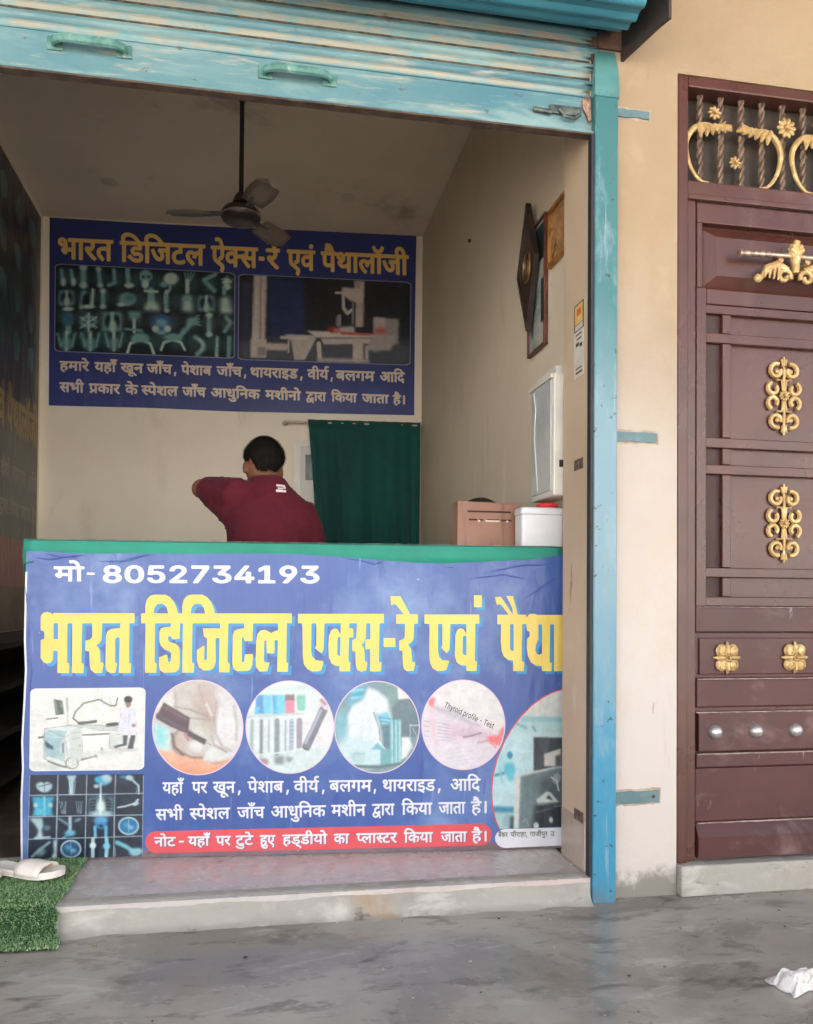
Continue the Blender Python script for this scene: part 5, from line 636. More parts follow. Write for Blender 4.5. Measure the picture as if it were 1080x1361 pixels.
def pic_needle():
    p = Pic(200, 901, 326, 1033, (205, 200, 196)).frame(195, 895, 8)
    p.G([(60, 60), (1050, 60), (1050, 560), (60, 560)], (204, 198, 193), 8); p.G([(60, 280), (290, 180), (290, 420), (60, 480)], (226, 224, 220), 20)
    p.E(900, 560, 250, 420, (225, 222, 224), 0, 90); p.E(560, 640, 260, 180, (208, 208, 202), 20, 80); p.E(650, 400, 90, 200, (186, 160, 148), -15, 120, .8); p.E(620, 300, 120, 120, (196, 180, 172), 0, 130, .7)
    p.L([(300, 350), (460, 380), (640, 450)], 16, (168, 162, 156), 14); p.L([(440, 470), (690, 490)], 14, (172, 164, 158), 14)
    p.G([(60, 490), (260, 600), (240, 830), (90, 810)], (206, 228, 228), 30); p.G([(90, 540), (210, 580), (190, 780), (110, 770)], (152, 220, 222), 40)
    p.G([(100, 800), (340, 840), (620, 900), (900, 900), (900, 1100), (100, 1100)], (236, 180, 152), 16); p.G([(100, 900), (500, 1000), (900, 960), (900, 1100), (100, 1100)], (240, 168, 136), 50)
    p.E(390, 720, 130, 150, (170, 152, 146), 15, 20); p.E(400, 710, 95, 120, (204, 188, 180), 15, 40); p.L([(270, 640), (300, 780), (390, 860)], 22, (120, 106, 104), 16)
    p.E(500, 800, 110, 95, (206, 196, 190), 20, 16); p.E(520, 770, 80, 60, (224, 220, 216), 20, 40); p.L([(400, 850), (480, 890), (590, 890)], 22, (160, 138, 130), 16)
    p.E(860, 620, 130, 230, (228, 227, 229), 5, 60); p.L([(720, 760), (850, 830)], 20, (168, 158, 154), 20)
    p.G([(620, 850), (690, 780), (800, 830), (850, 910), (640, 950), (605, 920)], (222, 226, 222), 12); p.L([(690, 660), (720, 760), (820, 800)], 14, (188, 182, 178), 14)
    for q in ([(300, 200), (330, 420), (440, 470)], [(560, 120), (600, 300), (700, 420), (720, 520)], [(740, 300), (720, 480), (735, 640), (800, 770), (900, 820)], [(930, 350), (960, 540), (950, 700)], [(450, 700), (540, 690), (600, 740)], [(640, 930), (720, 955), (850, 930)]): p.L(q, 20, (176, 166, 160), 34, .7)
    for q in ([(640, 330), (690, 440)], [(780, 380), (770, 600)], [(860, 420), (868, 600)]): p.L(q, 26, (238, 236, 238), 24, .7)
    p.G([(185, 305), (460, 470), (440, 640), (250, 560), (95, 470)], (96, 80, 90), 8); p.L([(200, 360), (430, 490)], 40, (122, 100, 112), 26, .8); p.L([(120, 440), (400, 590)], 40, (104, 96, 104), 24)
    p.G([(440, 600), (640, 700), (620, 755), (430, 660)], (92, 88, 90), 8); p.L([(410, 640), (440, 700)], 30, (190, 140, 156), 14); p.L([(620, 725), (690, 760)], 8, (150, 146, 146), 6)
    p.tex(.035, 3); p.grain(6, 3, 2); return p
def pic_tubes():
    p = Pic(323, 901, 447, 1033, (222, 232, 232)).frame(320, 895, 8.307)
    p.G([(300, 150), (900, 120), (900, 175), (300, 190)], (206, 226, 220), 16); p.G([(0, 430), (1080, 410), (1080, 440), (0, 470)], (212, 226, 224), 12); p.G([(700, 440), (1050, 430), (1050, 800), (700, 800)], (236, 232, 234), 40)
    p.G([(0, 830), (1080, 800), (1080, 1120), (0, 1120)], (214, 230, 228), 40)
    for x, c in ((215, (104, 160, 214)), (300, (128, 206, 236)), (400, (108, 178, 226)), (445, (126, 210, 236))): p.G([(x-52, 235), (x+46, 235), (x+44, 440), (x-50, 445)], c, 8)
    p.G([(160, 380), (200, 360), (200, 440), (150, 440)], (110, 200, 240), 10); p.G([(488, 232), (592, 232), (592, 300), (488, 300)], (150, 132, 136), 10); p.G([(488, 296), (592, 296), (590, 440), (490, 440)], (228, 148, 168), 8); p.G([(618, 240), (712, 240), (710, 405), (620, 405)], (142, 208, 188), 8)
    p.L([(70, 480), (700, 440)], 16, (196, 208, 212), 12); p.L([(330, 230), (345, 430)], 26, (150, 220, 240), 14, .8)
    for x, c, wd, y1 in ((125, (170, 190, 190), 36, 830), (228, (136, 152, 156), 34, 890), (310, (178, 192, 200), 22, 860), (400, (148, 162, 172), 56, 880), (495, (176, 190, 200), 22, 850), (560, (180, 192, 212), 50, 830), (645, (166, 158, 170), 66, 800)): p.L([(x, 520), (x-4, y1)], wd, c, 14)
    for x in (180, 350, 455, 600): p.L([(x, 480), (x, 860)], 26, (226, 236, 242), 14)
    for i in range(6): p.L([(540, 540+i*42), (585, 538+i*42)], 8, (140, 156, 190), 8)
    p.L([(120, 900), (480, 868), (720, 815)], 18, (226, 232, 234), 12); p.G([(210, 920), (310, 950), (300, 1010), (220, 985)], (176, 152, 162), 16); p.G([(370, 905), (480, 910), (470, 1000), (370, 1000)], (146, 152, 154), 22); p.G([(500, 910), (580, 930), (540, 980), (500, 970)], (150, 166, 168), 18)
    p.L([(910, 400), (725, 800)], 92, (136, 138, 150), 10); p.L([(880, 410), (715, 760)], 34, (182, 186, 202), 20); p.L([(905, 330), (940, 370)], 60, (226, 206, 214), 16); p.L([(890, 295), (930, 330)], 40, (188, 150, 160), 16); p.L([(690, 812), (740, 836)], 26, (118, 126, 126), 10)
    p.tex(.035, 4); p.grain(6, 4, 2); return p
def pic_scientist():
    p = Pic(439, 901, 563, 1033, (132, 160, 168)).frame(436, 895, 8.307)
    p.G([(560, 60), (780, 60), (780, 500), (660, 480), (640, 260)], (128, 158, 160), 20); p.G([(760, 270), (1040, 270), (1040, 700), (720, 700), (700, 420)], (112, 132, 142), 14); p.G([(758, 130), (900, 200), (900, 275), (770, 285)], (226, 228, 230), 8)
    p.G([(60, 450), (220, 380), (220, 760), (60, 760)], (136, 192, 204), 50); p.E(330, 240, 120, 190, (124, 172, 190), 20, 60)
    p.G([(440, 150), (560, 200), (650, 280), (700, 500), (560, 560), (600, 800), (480, 840), (230, 880), (240, 620), (210, 470), (270, 350), (380, 280)], (226, 232, 236), 22); p.E(400, 640, 190, 280, (226, 234, 238), 0, 90); p.E(300, 880, 260, 190, (206, 228, 232), 0, 90)
    p.G([(500, 420), (560, 520), (590, 640), (600, 800), (680, 830), (690, 560), (560, 480)], (106, 136, 152), 20); p.L([(500, 430), (560, 600), (572, 740)], 16, (150, 168, 176), 14)
    for i, y in enumerate((190, 230, 270)): p.L([(265, y), (380, y-12)], 32, (130, 210, 232) if i % 2 == 0 else (106, 178, 204), 12)
    p.G([(540, 450), (660, 420), (700, 540), (600, 570)], (140, 208, 228), 16); p.L([(560, 480), (680, 500)], 12, (96, 164, 190), 10); p.L([(570, 520), (680, 540)], 12, (96, 164, 190), 10)
    for x in (700, 745, 785): p.L([(x, 520), (x, 990)], 34, (140, 204, 210), 16); p.L([(x+4, 540), (x+4, 980)], 8, (206, 234, 236), 8)
    p.G([(470, 840), (540, 760), (620, 830), (610, 860)], (122, 190, 206), 12); p.L([(560, 740), (620, 830)], 10, (220, 236, 240), 8); p.G([(430, 840), (580, 835), (580, 1000), (420, 1005)], (200, 226, 228), 10); p.G([(580, 840), (700, 840), (690, 1005), (580, 1005)], (122, 176, 184), 16)
    p.G([(810, 700), (890, 700), (930, 800), (860, 920), (800, 950)], (226, 232, 230), 10); p.L([(900, 570), (1000, 570)], 12, (190, 206, 212), 8); p.L([(905, 560), (900, 780), (940, 830)], 8, (196, 208, 214), 8); p.L([(930, 600), (980, 700)], 8, (170, 188, 196), 8)
    p.G([(240, 870), (400, 870), (410, 990), (300, 1010)], (188, 220, 222), 20); p.L([(270, 1020), (560, 1030), (800, 990)], 34, (106, 132, 138), 14); p.L([(280, 880), (400, 880)], 12, (160, 200, 204), 14)
    p.tex(.035, 5); p.grain(6, 5, 2); return p
def pic_report():
    p = Pic(556, 900, 674, 1027, (230, 227, 228)).frame(550, 900, 8.307)
    p.G([(70, 340), (560, 430), (1000, 620), (1000, 1040), (70, 1040)], (226, 218, 226), 20); p.G([(190, 310), (420, 350), (780, 560), (640, 540), (400, 430), (200, 350)], (198, 190, 204), 22)
    p.G([(330, 470), (830, 600), (900, 660), (420, 720), (340, 640)], (222, 198, 212), 40, .8); p.L([(180, 380), (205, 560), (250, 740)], 46, (238, 204, 214), 26, .8)
    for i in range(6): p.L([(260, 500+i*38), (390, 530+i*34)], 7, (170, 166, 182), 8, .8)
    for i in range(4): p.L([(110, 480+i*54), (160, 490+i*54)], 9, (178, 176, 190), 9, .8)
    for i in range(5): p.L([(430, 600+i*10), (620+i*40, 560+i*24), (800, 590+i*20)], 6, (196, 160, 180), 10, .55)
    p.L([(540, 660), (640, 640), (740, 610)], 16, (120, 104, 124), 12, .7); p.L([(700, 720), (840, 690)], 22, (196, 150, 166), 18, .7)
    for i in range(5): p.L([(350, 800+i*46), (660, 760+i*44)], 7, (206, 206, 212), 9, .9)
    for q in ([(150, 250), (200, 215), (235, 240), (205, 330), (160, 310)],): p.G(q, (236, 128, 134), 16)
    p.G([(940, 590), (990, 530), (1000, 650), (950, 760), (890, 740)], (238, 136, 142), 14); p.G([(800, 650), (900, 640), (960, 660), (920, 740), (840, 720)], (242, 120, 126), 22); p.L([(820, 700), (900, 780)], 16, (240, 150, 156), 14)
    p.tex(.035, 6); p.grain(5, 6, 2); return p
def pic_microscope():
    p = Pic(646, 908, 760, 1106, (196, 220, 224)).frame(640, 900, 5.667)
    p.G([(50, 90), (680, 90), (680, 300), (50, 300)], (212, 216, 214), 10); p.G([(300, 290), (680, 300), (680, 350), (280, 345)], (150, 194, 202), 8); p.G([(200, 330), (680, 340), (680, 420), (200, 420)], (180, 212, 216), 14); p.L([(265, 350), (330, 380)], 22, (140, 184, 194), 14); p.L([(380, 370), (400, 400)], 16, (120, 170, 184), 12)
    p.G([(60, 420), (390, 420), (390, 960), (60, 960)], (190, 222, 228), 20); p.E(150, 620, 70, 160, (168, 216, 226), 0, 70, .7); p.E(208, 585, 20, 26, (40, 130, 164), 0, 16); p.E(205, 690, 42, 50, (90, 190, 210), 0, 30); p.L([(100, 735), (160, 720)], 20, (70, 150, 176), 14); p.L([(130, 680), (150, 790)], 14, (140, 204, 214), 14); p.E(215, 750, 26, 30, (110, 200, 216), 0, 20)
    p.G([(60, 965), (240, 975), (235, 1025), (60, 1020)], (60, 140, 168), 10); p.G([(90, 1020), (235, 1020), (235, 1150), (110, 1150)], (176, 208, 212), 16); p.E(185, 1070, 30, 50, (150, 184, 192), 20, 24)
    p.G([(210, 1040), (240, 1040), (240, 1150), (205, 1150)], (70, 92, 100), 10)
    p.G([(388, 448), (680, 455), (680, 700), (388, 700)], (66, 74, 80), 6); p.G([(465, 575), (590, 535), (590, 665), (465, 668)], (204, 202, 196), 6); p.G([(550, 590), (590, 580), (590, 670), (550, 670)], (90, 92, 92), 8)
    p.G([(245, 745), (520, 675), (680, 660), (680, 1150), (240, 1150)], (212, 218, 214), 6); p.G([(288, 745), (560, 680), (680, 670), (680, 1150), (275, 1150)], (112, 132, 136), 8); p.G([(400, 760), (680, 700), (680, 960), (420, 900)], (84, 98, 104), 40); p.G([(390, 960), (680, 940), (680, 1150), (380, 1150)], (52, 60, 68), 16)
    p.G([(405, 920), (480, 860), (510, 862), (575, 935), (420, 945)], (200, 208, 206), 6); p.G([(478, 910), (500, 880), (535, 925)], (70, 80, 86), 6); p.E(560, 760, 30, 40, (150, 160, 162), 20, 14); p.L([(520, 750), (560, 780), (575, 850)], 12, (190, 198, 198), 8)
    for x, y in ((420, 955), (540, 970), (405, 1010), (470, 990)): p.L([(x, y), (x+60, y-6)], 8, (150, 160, 162), 6, .7)
    p.L([(300, 1090), (330, 1060), (345, 1110)], 8, (150, 168, 172), 6); p.E(406, 1115, 20, 26, (206, 212, 208), 0, 8); p.E(517, 1070, 14, 22, (206, 210, 208), 0, 8)
    p.tex(.035, 7); p.grain(6, 7, 2); return p
def pic_collage():
    p = Pic(70, 347, 316, 482, (26, 36, 42)).frame(60, 345, 4.154); B = (124, 172, 172); Hh = (190, 214, 206); Dm = (76, 116, 124); Bl = (70, 110, 150)
    for i in range(10):
        for j in range(4): p.E(108+i*100+(j % 2)*14, 98+j*108+i*5, 44, 46, (62+8*((i*3+j) % 3), 94, 98), 0, 40, .75)
    bone = lambda a, b, wd=20, c=B: (p.L([a, b], wd, c, 9), p.E(a[0], a[1], wd*.75, wd*.6, Hh, 0, 9, .8), p.E(b[0], b[1], wd*.75, wd*.6, Hh, 0, 9, .8))
    for x in (90, 145): p.L([(x, 60), (x+10, 140)], 18, B, 10); p.E(x+12, 125, 14, 22, Hh, 0, 12)
    bone((212, 45), (212, 145), 30); bone((295, 55), (305, 145), 22); p.L([(380, 60), (385, 130), (350, 145)], 20, B, 10); p.L([(455, 60), (460, 150)], 26, B, 12); p.E(465, 145, 28, 14, Hh, 0, 10)
    p.E(555, 95, 36, 36, B, 0, 14); p.E(553, 140, 20, 24, Hh, 0, 12); p.E(542, 98, 9, 9, (50, 76, 84), 0, 8); p.E(572, 98, 9, 9, (50, 76, 84), 0, 8); p.E(695, 108, 42, 34, Hh, 0, 14); p.E(655, 140, 22, 16, B, 0, 10); p.L([(690, 145), (688, 170)], 16, B, 8)
    for i in range(4): p.L([(770+i*18, 75), (778+i*8, 120)], 7, B, 6)
    p.L([(785, 120), (785, 180)], 22, Hh, 10); p.L([(940, 85), (875, 115), (935, 175)], 22, B, 12)
    for i in range(5): p.L([(975+i*14, 95+abs(i-2)*8), (990+i*6, 145)], 7, Hh, 5)
    p.E(1002, 155, 22, 16, Hh, 0, 8); p.L([(990, 165), (988, 190)], 20, B, 8)
    def chest(x, y, s=1.0, c=B):
        p.G([(x-44*s, y-46*s), (x+44*s, y-46*s), (x+50*s, y+46*s), (x-50*s, y+46*s)], c, 8, .85); p.E(x-20*s, y-4*s, 14*s, 30*s, (24, 36, 44), 4, 10); p.E(x+22*s, y-4*s, 14*s, 30*s, (24, 36, 44), -4, 10); p.E(x+4*s, y+20*s, 18*s, 30*s, Hh, 0, 14, .9); p.L([(x, y-44*s), (x, y+40*s)], 10*s, Hh, 7)
    chest(118, 215, .9); p.L([(215, 185), (200, 265)], 26, B, 12); p.L([(265, 170), (258, 262)], 18, Hh, 8); p.E(225, 225, 20, 36, (26, 38, 46), 12, 12); p.E(240, 262, 34, 12, Hh, 0, 10)
    bone((320, 175), (320, 262), 24); p.E(455, 222, 46, 38, B, 0, 12); p.E(420, 250, 22, 12, Hh, 0, 10); p.E(470, 210, 30, 22, (92, 140, 144), 0, 20)
    p.L([(585, 175), (585, 240)], 40, B, 14); p.G([(540, 285), (560, 235), (615, 235), (640, 285)], Hh, 14); p.L([(550, 175), (620, 180)], 14, Hh, 8); bone((672, 180), (672, 285), 20); p.L([(658, 190), (660, 280)], 6, Hh, 5); p.G([(760, 200), (800, 195), (820, 290), (755, 290)], Hh, 14); p.E(785, 215, 24, 16, B, 0, 12)
    chest(888, 245, .95); p.G([(970, 210), (1010, 205), (1035, 300), (965, 300)], Hh, 14)
    p.E(128, 275, 30, 12, Hh, 0, 8); p.E(128, 335, 34, 42, Dm, 0, 20); p.E(128, 330, 22, 30, Bl, 0, 16); p.L([(128, 380), (128, 400)], 30, B, 12); p.E(240, 345, 46, 36, B, 0, 14); p.E(240, 345, 26, 18, (30, 48, 56), 0, 12); p.L([(240, 300), (240, 395)], 14, Hh, 8); p.L([(195, 320), (285, 380)], 8, Hh, 6); p.L([(285, 318), (195, 380)], 8, Hh, 6)
    chest(370, 345, 1.15); p.G([(455, 285), (535, 290), (515, 335), (470, 335)], B, 10); p.L([(492, 335), (492, 400)], 18, Hh, 9); p.L([(445, 385), (535, 395)], 14, B, 10)
    p.E(642, 355, 58, 52, (62, 104, 150), 0, 16); p.E(642, 350, 30, 22, (120, 168, 190), 0, 12); p.E(610, 385, 20, 20, Hh, 0, 12); p.E(675, 385, 20, 20, Hh, 0, 12); p.E(642, 405, 26, 12, (130, 180, 196), 0, 8)
    for i in range(4): p.L([(800, 350), (845+i*3, 310+i*18)], 10, B, 7)
    p.E(812, 345, 30, 22, B, 0, 12); p.L([(800, 360), (765, 405)], 26, B, 12); bone((905, 310), (905, 415), 26); p.L([(1000, 320), (1022, 350), (990, 400)], 20, B, 10); p.L([(962, 305), (965, 420)], 4, Dm, 4)
    for x in (118, 250, 380):
        p.L([(x, 405), (x, 500)], 18, Hh, 9); p.L([(x-48, 410), (x-30, 480)], 12, B, 10); p.L([(x+48, 410), (x+32, 480)], 12, B, 10); p.E(x, 470, 40, 34, B, 0, 24, .7)
    p.L([(455, 515), (470, 465), (525, 445), (580, 465), (600, 520)], 16, Hh, 8); p.E(525, 440, 52, 34, B, 0, 14); p.E(525, 485, 40, 26, (28, 40, 46), 0, 12)
    p.L([(640, 500), (655, 460), (700, 445), (750, 458), (770, 500)], 14, Hh, 7); p.E(705, 430, 52, 20, B, 0, 12); p.L([(765, 390), (740, 440)], 22, B, 10); p.L([(830, 430), (870, 460), (875, 490), (840, 525)], 26, B, 14); p.L([(850, 440), (872, 470), (860, 505)], 10, Hh, 7)
    p.L([(950, 430), (945, 540)], 18, B, 8); p.L([(1015, 430), (1012, 540)], 18, B, 8); p.L([(950, 440), (946, 535)], 6, Hh, 4)
    for x in (180, 335, 430, 520, 620, 730, 845): p.L([(x, 40), (x-3, 160)], 3, (14, 20, 24), 3, .6)
    p.tex(.035, 8); p.grain(14, 8, 2); return p
def pic_xrayroom():
    p = Pic(312, 360, 552, 490, (40, 42, 52)).frame(310, 360, 4.32); W = (206, 194, 186); Gy = (150, 142, 142)
    p.G([(30, 20), (1020, 65), (1020, 330), (30, 330)], (42, 42, 50), 10); p.G([(200, 40), (410, 50), (410, 380), (200, 380)], (46, 58, 98), 20); p.G([(30, 390), (1020, 400), (1020, 550), (30, 520)], (84, 88, 96), 30); p.G([(40, 60), (110, 60), (100, 380), (40, 380)], (62, 64, 84), 20)
    p.G([(118, 25), (192, 30), (182, 420), (100, 500), (108, 330)], W, 4); p.L([(160, 30), (152, 410)], 8, Gy, 4); p.G([(100, 395), (190, 395), (190, 500), (100, 500)], W, 5); p.G([(160, 415), (320, 420), (310, 460), (160, 455)], W, 6); p.G([(140, 440), (185, 440), (185, 490), (140, 490)], Gy, 6)
    p.G([(288, 365), (480, 372), (470, 400), (410, 512), (350, 512), (330, 400)], (196, 188, 182), 5); p.G([(270, 375), (420, 385), (400, 400), (270, 392)], (214, 206, 198), 4); p.L([(318, 400), (316, 470)], 10, W, 5)
    p.G([(420, 345), (560, 350), (800, 365), (800, 385), (480, 385)], (216, 206, 196), 4); p.G([(500, 390), (790, 388), (790, 420), (520, 425)], W, 5); p.L([(490, 420), (495, 500)], 26, W, 6); p.L([(715, 420), (715, 500)], 60, W, 6); p.L([(765, 440), (765, 500)], 18, W, 5); p.G([(480, 500), (780, 510), (780, 530), (480, 525)], (188, 182, 178), 8)
    p.G([(705, 60), (752, 62), (745, 325), (700, 325)], (190, 178, 166), 4); p.G([(690, 60), (730, 62), (722, 190), (700, 180)], (170, 162, 156), 5); p.G([(620, 95), (740, 105), (735, 190), (680, 180), (625, 140)], W, 6); p.L([(588, 128), (640, 128)], 14, W, 5); p.L([(630, 140), (632, 215), (655, 248), (680, 225)], 18, (206, 198, 192), 6); p.L([(685, 190), (688, 310)], 10, Gy, 4)
    p.L([(605, 265), (603, 310)], 26, (156, 152, 158), 6); p.E(575, 338, 34, 20, (150, 62, 56), 0, 10); p.E(592, 345, 20, 14, (196, 120, 104), 0, 8); p.G([(605, 325), (690, 318), (700, 360), (610, 360)], (204, 196, 192), 8); p.L([(620, 360), (785, 368)], 14, (200, 96, 84), 8)
    p.G([(805, 268), (950, 278), (945, 420), (805, 470)], (160, 154, 154), 6); p.G([(805, 268), (870, 273), (870, 360), (805, 360)], (186, 180, 178), 6); p.G([(808, 330), (870, 330), (880, 365), (808, 365)], (206, 106, 92), 14); p.G([(800, 365), (935, 370), (900, 460), (760, 460)], (180, 172, 168), 8)
    p.tex(.035, 9); p.grain(10, 9, 2); return p
# ================================================================== THE PLACE
YF = 2.52                                     # front face of the building
PLX = -1.4; PRX = 1.10; CEIL = 3.47; FLR = .078
ANG = R(-4.4)                                 # back wall and counter stand slightly askew to the facade
DX, DY = math.cos(ANG), math.sin(ANG)
def skew(B, s0):                              # plane frame: (u along, z up, o outwards to the street)
    def f(u, z, o=0.0):
        X = s0+u*DX; return Vector((X+DY*o, B[1]+(X-B[0])*math.tan(ANG)-DX*o, z))
    return f
FRONT = skew((1.058, 2.82), -.80); BACK = skew((1.10, 5.53), -1.40)
def on_skew(B, s0, x, y):                     # photo point -> (u, z) of that plane
    n = Vector((-math.sin(ANG), math.cos(ANG), 0)); P = Vector((B[0], B[1], 0)); v = ray(x, y)
    p = C0+v*((n.dot(P)-n.dot(C0))/n.dot(v)); return ((p.x-s0)/DX, p.z)
fpx = lambda x, y: on_skew((1.058, 2.82), -.80, x, y)
bpx = lambda x, y: on_skew((1.10, 5.53), -1.40, x, y)

# ---- materials of the setting
m_wall = pm('limewashed_plaster', (222, 190, 152), (214, 180, 142), 1.3, .35, .7, .85, layers=[((236, 214, 186), 2.2, .58, .75, (1, 1, .6)), ((196, 160, 126), 9, .66, .8, (1, 1, .3))], bump=.22, bscale=38, spec=.25)
def facade_mat():
    k = NT('facade_plaster'); z = k.height()
    base = k.mix(k.ramp(k.noise(1.6, 7, .6), .35, .7), lin((168, 146, 119)), lin((160, 138, 110)))
    lower_pale = k.ramp(k.math('ADD', z, k.math('MULTIPLY', k.noise(3, 6, .6), .7)), 2.6, 1.1)      # paler tone towards the lower wall, edge broken by noise
    base = k.mix(lower_pale, base, lin((203, 194, 187)))
    base = k.mix(k.math('MULTIPLY', k.ramp(k.noise(5, 8, .7, (1, 1, .35), .6), .56, .76), .45), base, lin((168, 134, 98)))
    base = k.mix(k.math('MULTIPLY', k.ramp(k.noise(2.6, 9, .72, (1, 1, .8), .3, (3, 1, 8)), .5, .68), .4), base, lin((196, 176, 148)))
    base = k.mix(k.math('MULTIPLY', k.ramp(k.noise(30, 5, .6, (1, 1, .25)), .68, .74), .45), base, lin((120, 96, 78)))
    low = k.ramp(k.math('ADD', z, k.math('MULTIPLY', k.noise(11, 7, .7), .22)), .21, .15)     # plaster gone at the foot
    base = k.mix(low, base, lin((140, 134, 126)))
    k.l(base, k.b.inputs['Base Color']); k.b.inputs['Roughness'].default_value = .85; k.b.inputs['Specular IOR Level'].default_value = .25
    k.bump(k.math('ADD', k.noise(26, 7, .65), k.math('MULTIPLY', low, -1.2)), .3, .006); return k.m
m_fac = facade_mat()
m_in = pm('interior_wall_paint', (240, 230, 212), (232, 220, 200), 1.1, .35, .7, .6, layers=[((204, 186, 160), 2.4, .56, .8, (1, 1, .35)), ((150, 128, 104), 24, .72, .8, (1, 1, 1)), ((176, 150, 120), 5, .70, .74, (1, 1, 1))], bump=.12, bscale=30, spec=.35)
m_side = pm('shaded_side_paint', (214, 200, 178), (204, 188, 164), 1.1, .35, .7, .6, layers=[((182, 162, 138), 2.0, .56, .8, (1, 1, .3)), ((150, 128, 104), 24, .72, .8, (1, 1, 1)), ((226, 214, 194), 5, .6, .75, (1, 1, .2))], bump=.14, bscale=26, spec=.35)  # right wall's dimmer grazing light put into a darker paint colour
m_ceil = pm('old_ceiling_paint', (244, 232, 216), (234, 220, 202), 1.2, .35, .7, .9, layers=[((150, 132, 114), .9, .56, .74, (1, 1, 1)), ((150, 134, 116), 5, .6, .9, (1, 1, 1))], bump=.12, bscale=30, spec=.2)
m_tile = pm('reveal_tile', (178, 164, 148), (168, 152, 136), 3, .4, .7, .22, layers=[((150, 132, 118), 10, .62, .8, (1, 1, 1))], bump=.05, rvar=.05)
m_marble = pm('worn_stone_floor', (196, 190, 184), (194, 180, 174), 1.7, .45, .62, .28, layers=[((204, 198, 190), 5, .55, .75, (1, 2.5, 1)), ((130, 120, 112), 14, .68, .8, (1, 2, 1))], bump=.08, rvar=.12)
m_riser = pm('doorstep_cement', (166, 162, 154), (152, 148, 142), 3, .4, .7, .8, layers=[((190, 186, 178), 6, .5, .7, (1, 1, 2)), ((164, 140, 114), 5, .54, .8, (1, 1, 1)), ((96, 90, 86), 13, .60, .76, (1, 1, 2)), ((90, 150, 160), 9, .76, .79, (1, 1, 1))], bump=.35, bscale=34, bdist=.008, spec=.3)
def concrete():
    k = NT('polished_cement'); n1 = k.noise(1.4, 8, .62, (1, 1.7, 1), .5); n2 = k.noise(5, 8, .65, (1, 2.4, 1), .5, (4, 2, 0)); n3 = k.noise(26, 6, .6)
    b = k.mix(k.ramp(n1, .36, .64), lin((134, 128, 120)), lin((172, 166, 158)))
    b = k.mix(k.math('MULTIPLY', k.ramp(n2, .53, .66), .7), b, lin((88, 80, 73)))
    b = k.mix(k.math('MULTIPLY', k.ramp(k.noise(3.3, 8, .7, (1, 2.2, 1), .8, (9, 1, 0)), .56, .70), .7), b, lin((196, 192, 186)))
    b = k.mix(k.math('MULTIPLY', k.ramp(k.noise(15, 9, .75, (1, 2.6, 1), .6, (2, 7, 0)), .58, .68), .55), b, lin((64, 56, 50)))
    b = k.mix(k.math('MULTIPLY', k.ramp(k.noise(55, 8, .7, (1, 1.8, 1)), .63, .70), .55), b, lin((188, 182, 174)))
    k.l(b, k.b.inputs['Base Color']); k.b.inputs['Specular IOR Level'].default_value = .45
    k.l(k.math('ADD', k.math('ADD', k.math('MULTIPLY', n1, .2), k.math('MULTIPLY', n2, .06)), .15), k.b.inputs['Roughness']); k.bump(k.math('ADD', n2, k.math('MULTIPLY', n3, .3)), .10, .006); return k.m
m_conc = concrete()
m_road = pm('dusty_road', (194, 190, 182), (184, 178, 168), .5, .35, .7, .95, layers=[((130, 116, 100), 1.5, .58, .8, (1, 1, 1))], bump=.3, bscale=12)
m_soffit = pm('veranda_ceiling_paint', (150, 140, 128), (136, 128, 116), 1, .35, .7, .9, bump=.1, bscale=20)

# ---- ground
single('veranda_floor', MB().box(-7, 9, -2.2, 3.2, -.2, 0), m_conc, (0, 0, 0), None, None, kind='structure')
single('road', MB().box(-400, 400, -400, 400, -.45, -.15), m_road, (0, 0, 0), None, None, kind='structure')

# ---- the shop building
B = root('shop_building', (0, YF, 0), 'cream plastered shop building with an open shopfront and a tiled step', 'building')
DL, DR = 1.362, 2.86                          # door opening
b = MB(); b.box(1.058, DL, YF, 2.745, 0, 3.57); b.box(-1.5, 1.058, 2.552, 2.77, 2.72, 3.57); b.box(DL, DR, YF, 2.77, 2.716, 3.57); b.box(DR, 5.5, YF, 2.745, 0, 3.57); b.box(-6, -1.5, YF, 2.77, 0, 3.57)
part('facade_wall', b, m_fac, B)
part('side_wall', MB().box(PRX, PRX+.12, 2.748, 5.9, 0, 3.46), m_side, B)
part('dado', MB().box(PLX+.0003, PLX+.004, 2.9, 5.66, .767, 1.0295), pm('dado_board', (126, 112, 98), (112, 98, 84), 3, .4, .6, .7), B)
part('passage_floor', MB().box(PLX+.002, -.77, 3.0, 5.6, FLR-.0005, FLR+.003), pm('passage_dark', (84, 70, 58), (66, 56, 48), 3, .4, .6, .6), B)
part('side_wall', MB().box(PLX-.12, PLX, 2.775, 6.0, 0, 3.46), m_in, B)
g = MB(); q = [BACK(-.2, 0, 0), BACK(2.75, 0, 0), BACK(2.75, 0, -.15), BACK(-.2, 0, -.15)]
g.add([(p.x, p.y, z) for z in (0, 3.46) for p in q], [(0, 1, 2, 3), (4, 5, 6, 7), (0, 1, 5, 4), (1, 2, 6, 5), (2, 3, 7, 6), (3, 0, 4, 7)])
part('back_wall', g, m_in, B)
part('ceiling', MB().box(-1.7, 1.4, 2.772, 6.1, CEIL, 3.58), m_ceil, B)
part('floor', MB().box(-1.52, 1.056, 2.50, 6.1, -.01, FLR-.0006), m_marble, B)
rs = MB(); r5 = random.Random(21); nx_ = 220; rows = []                    # worn cement riser: soft uneven edge, crumbling foot
from mathutils import noise as mn
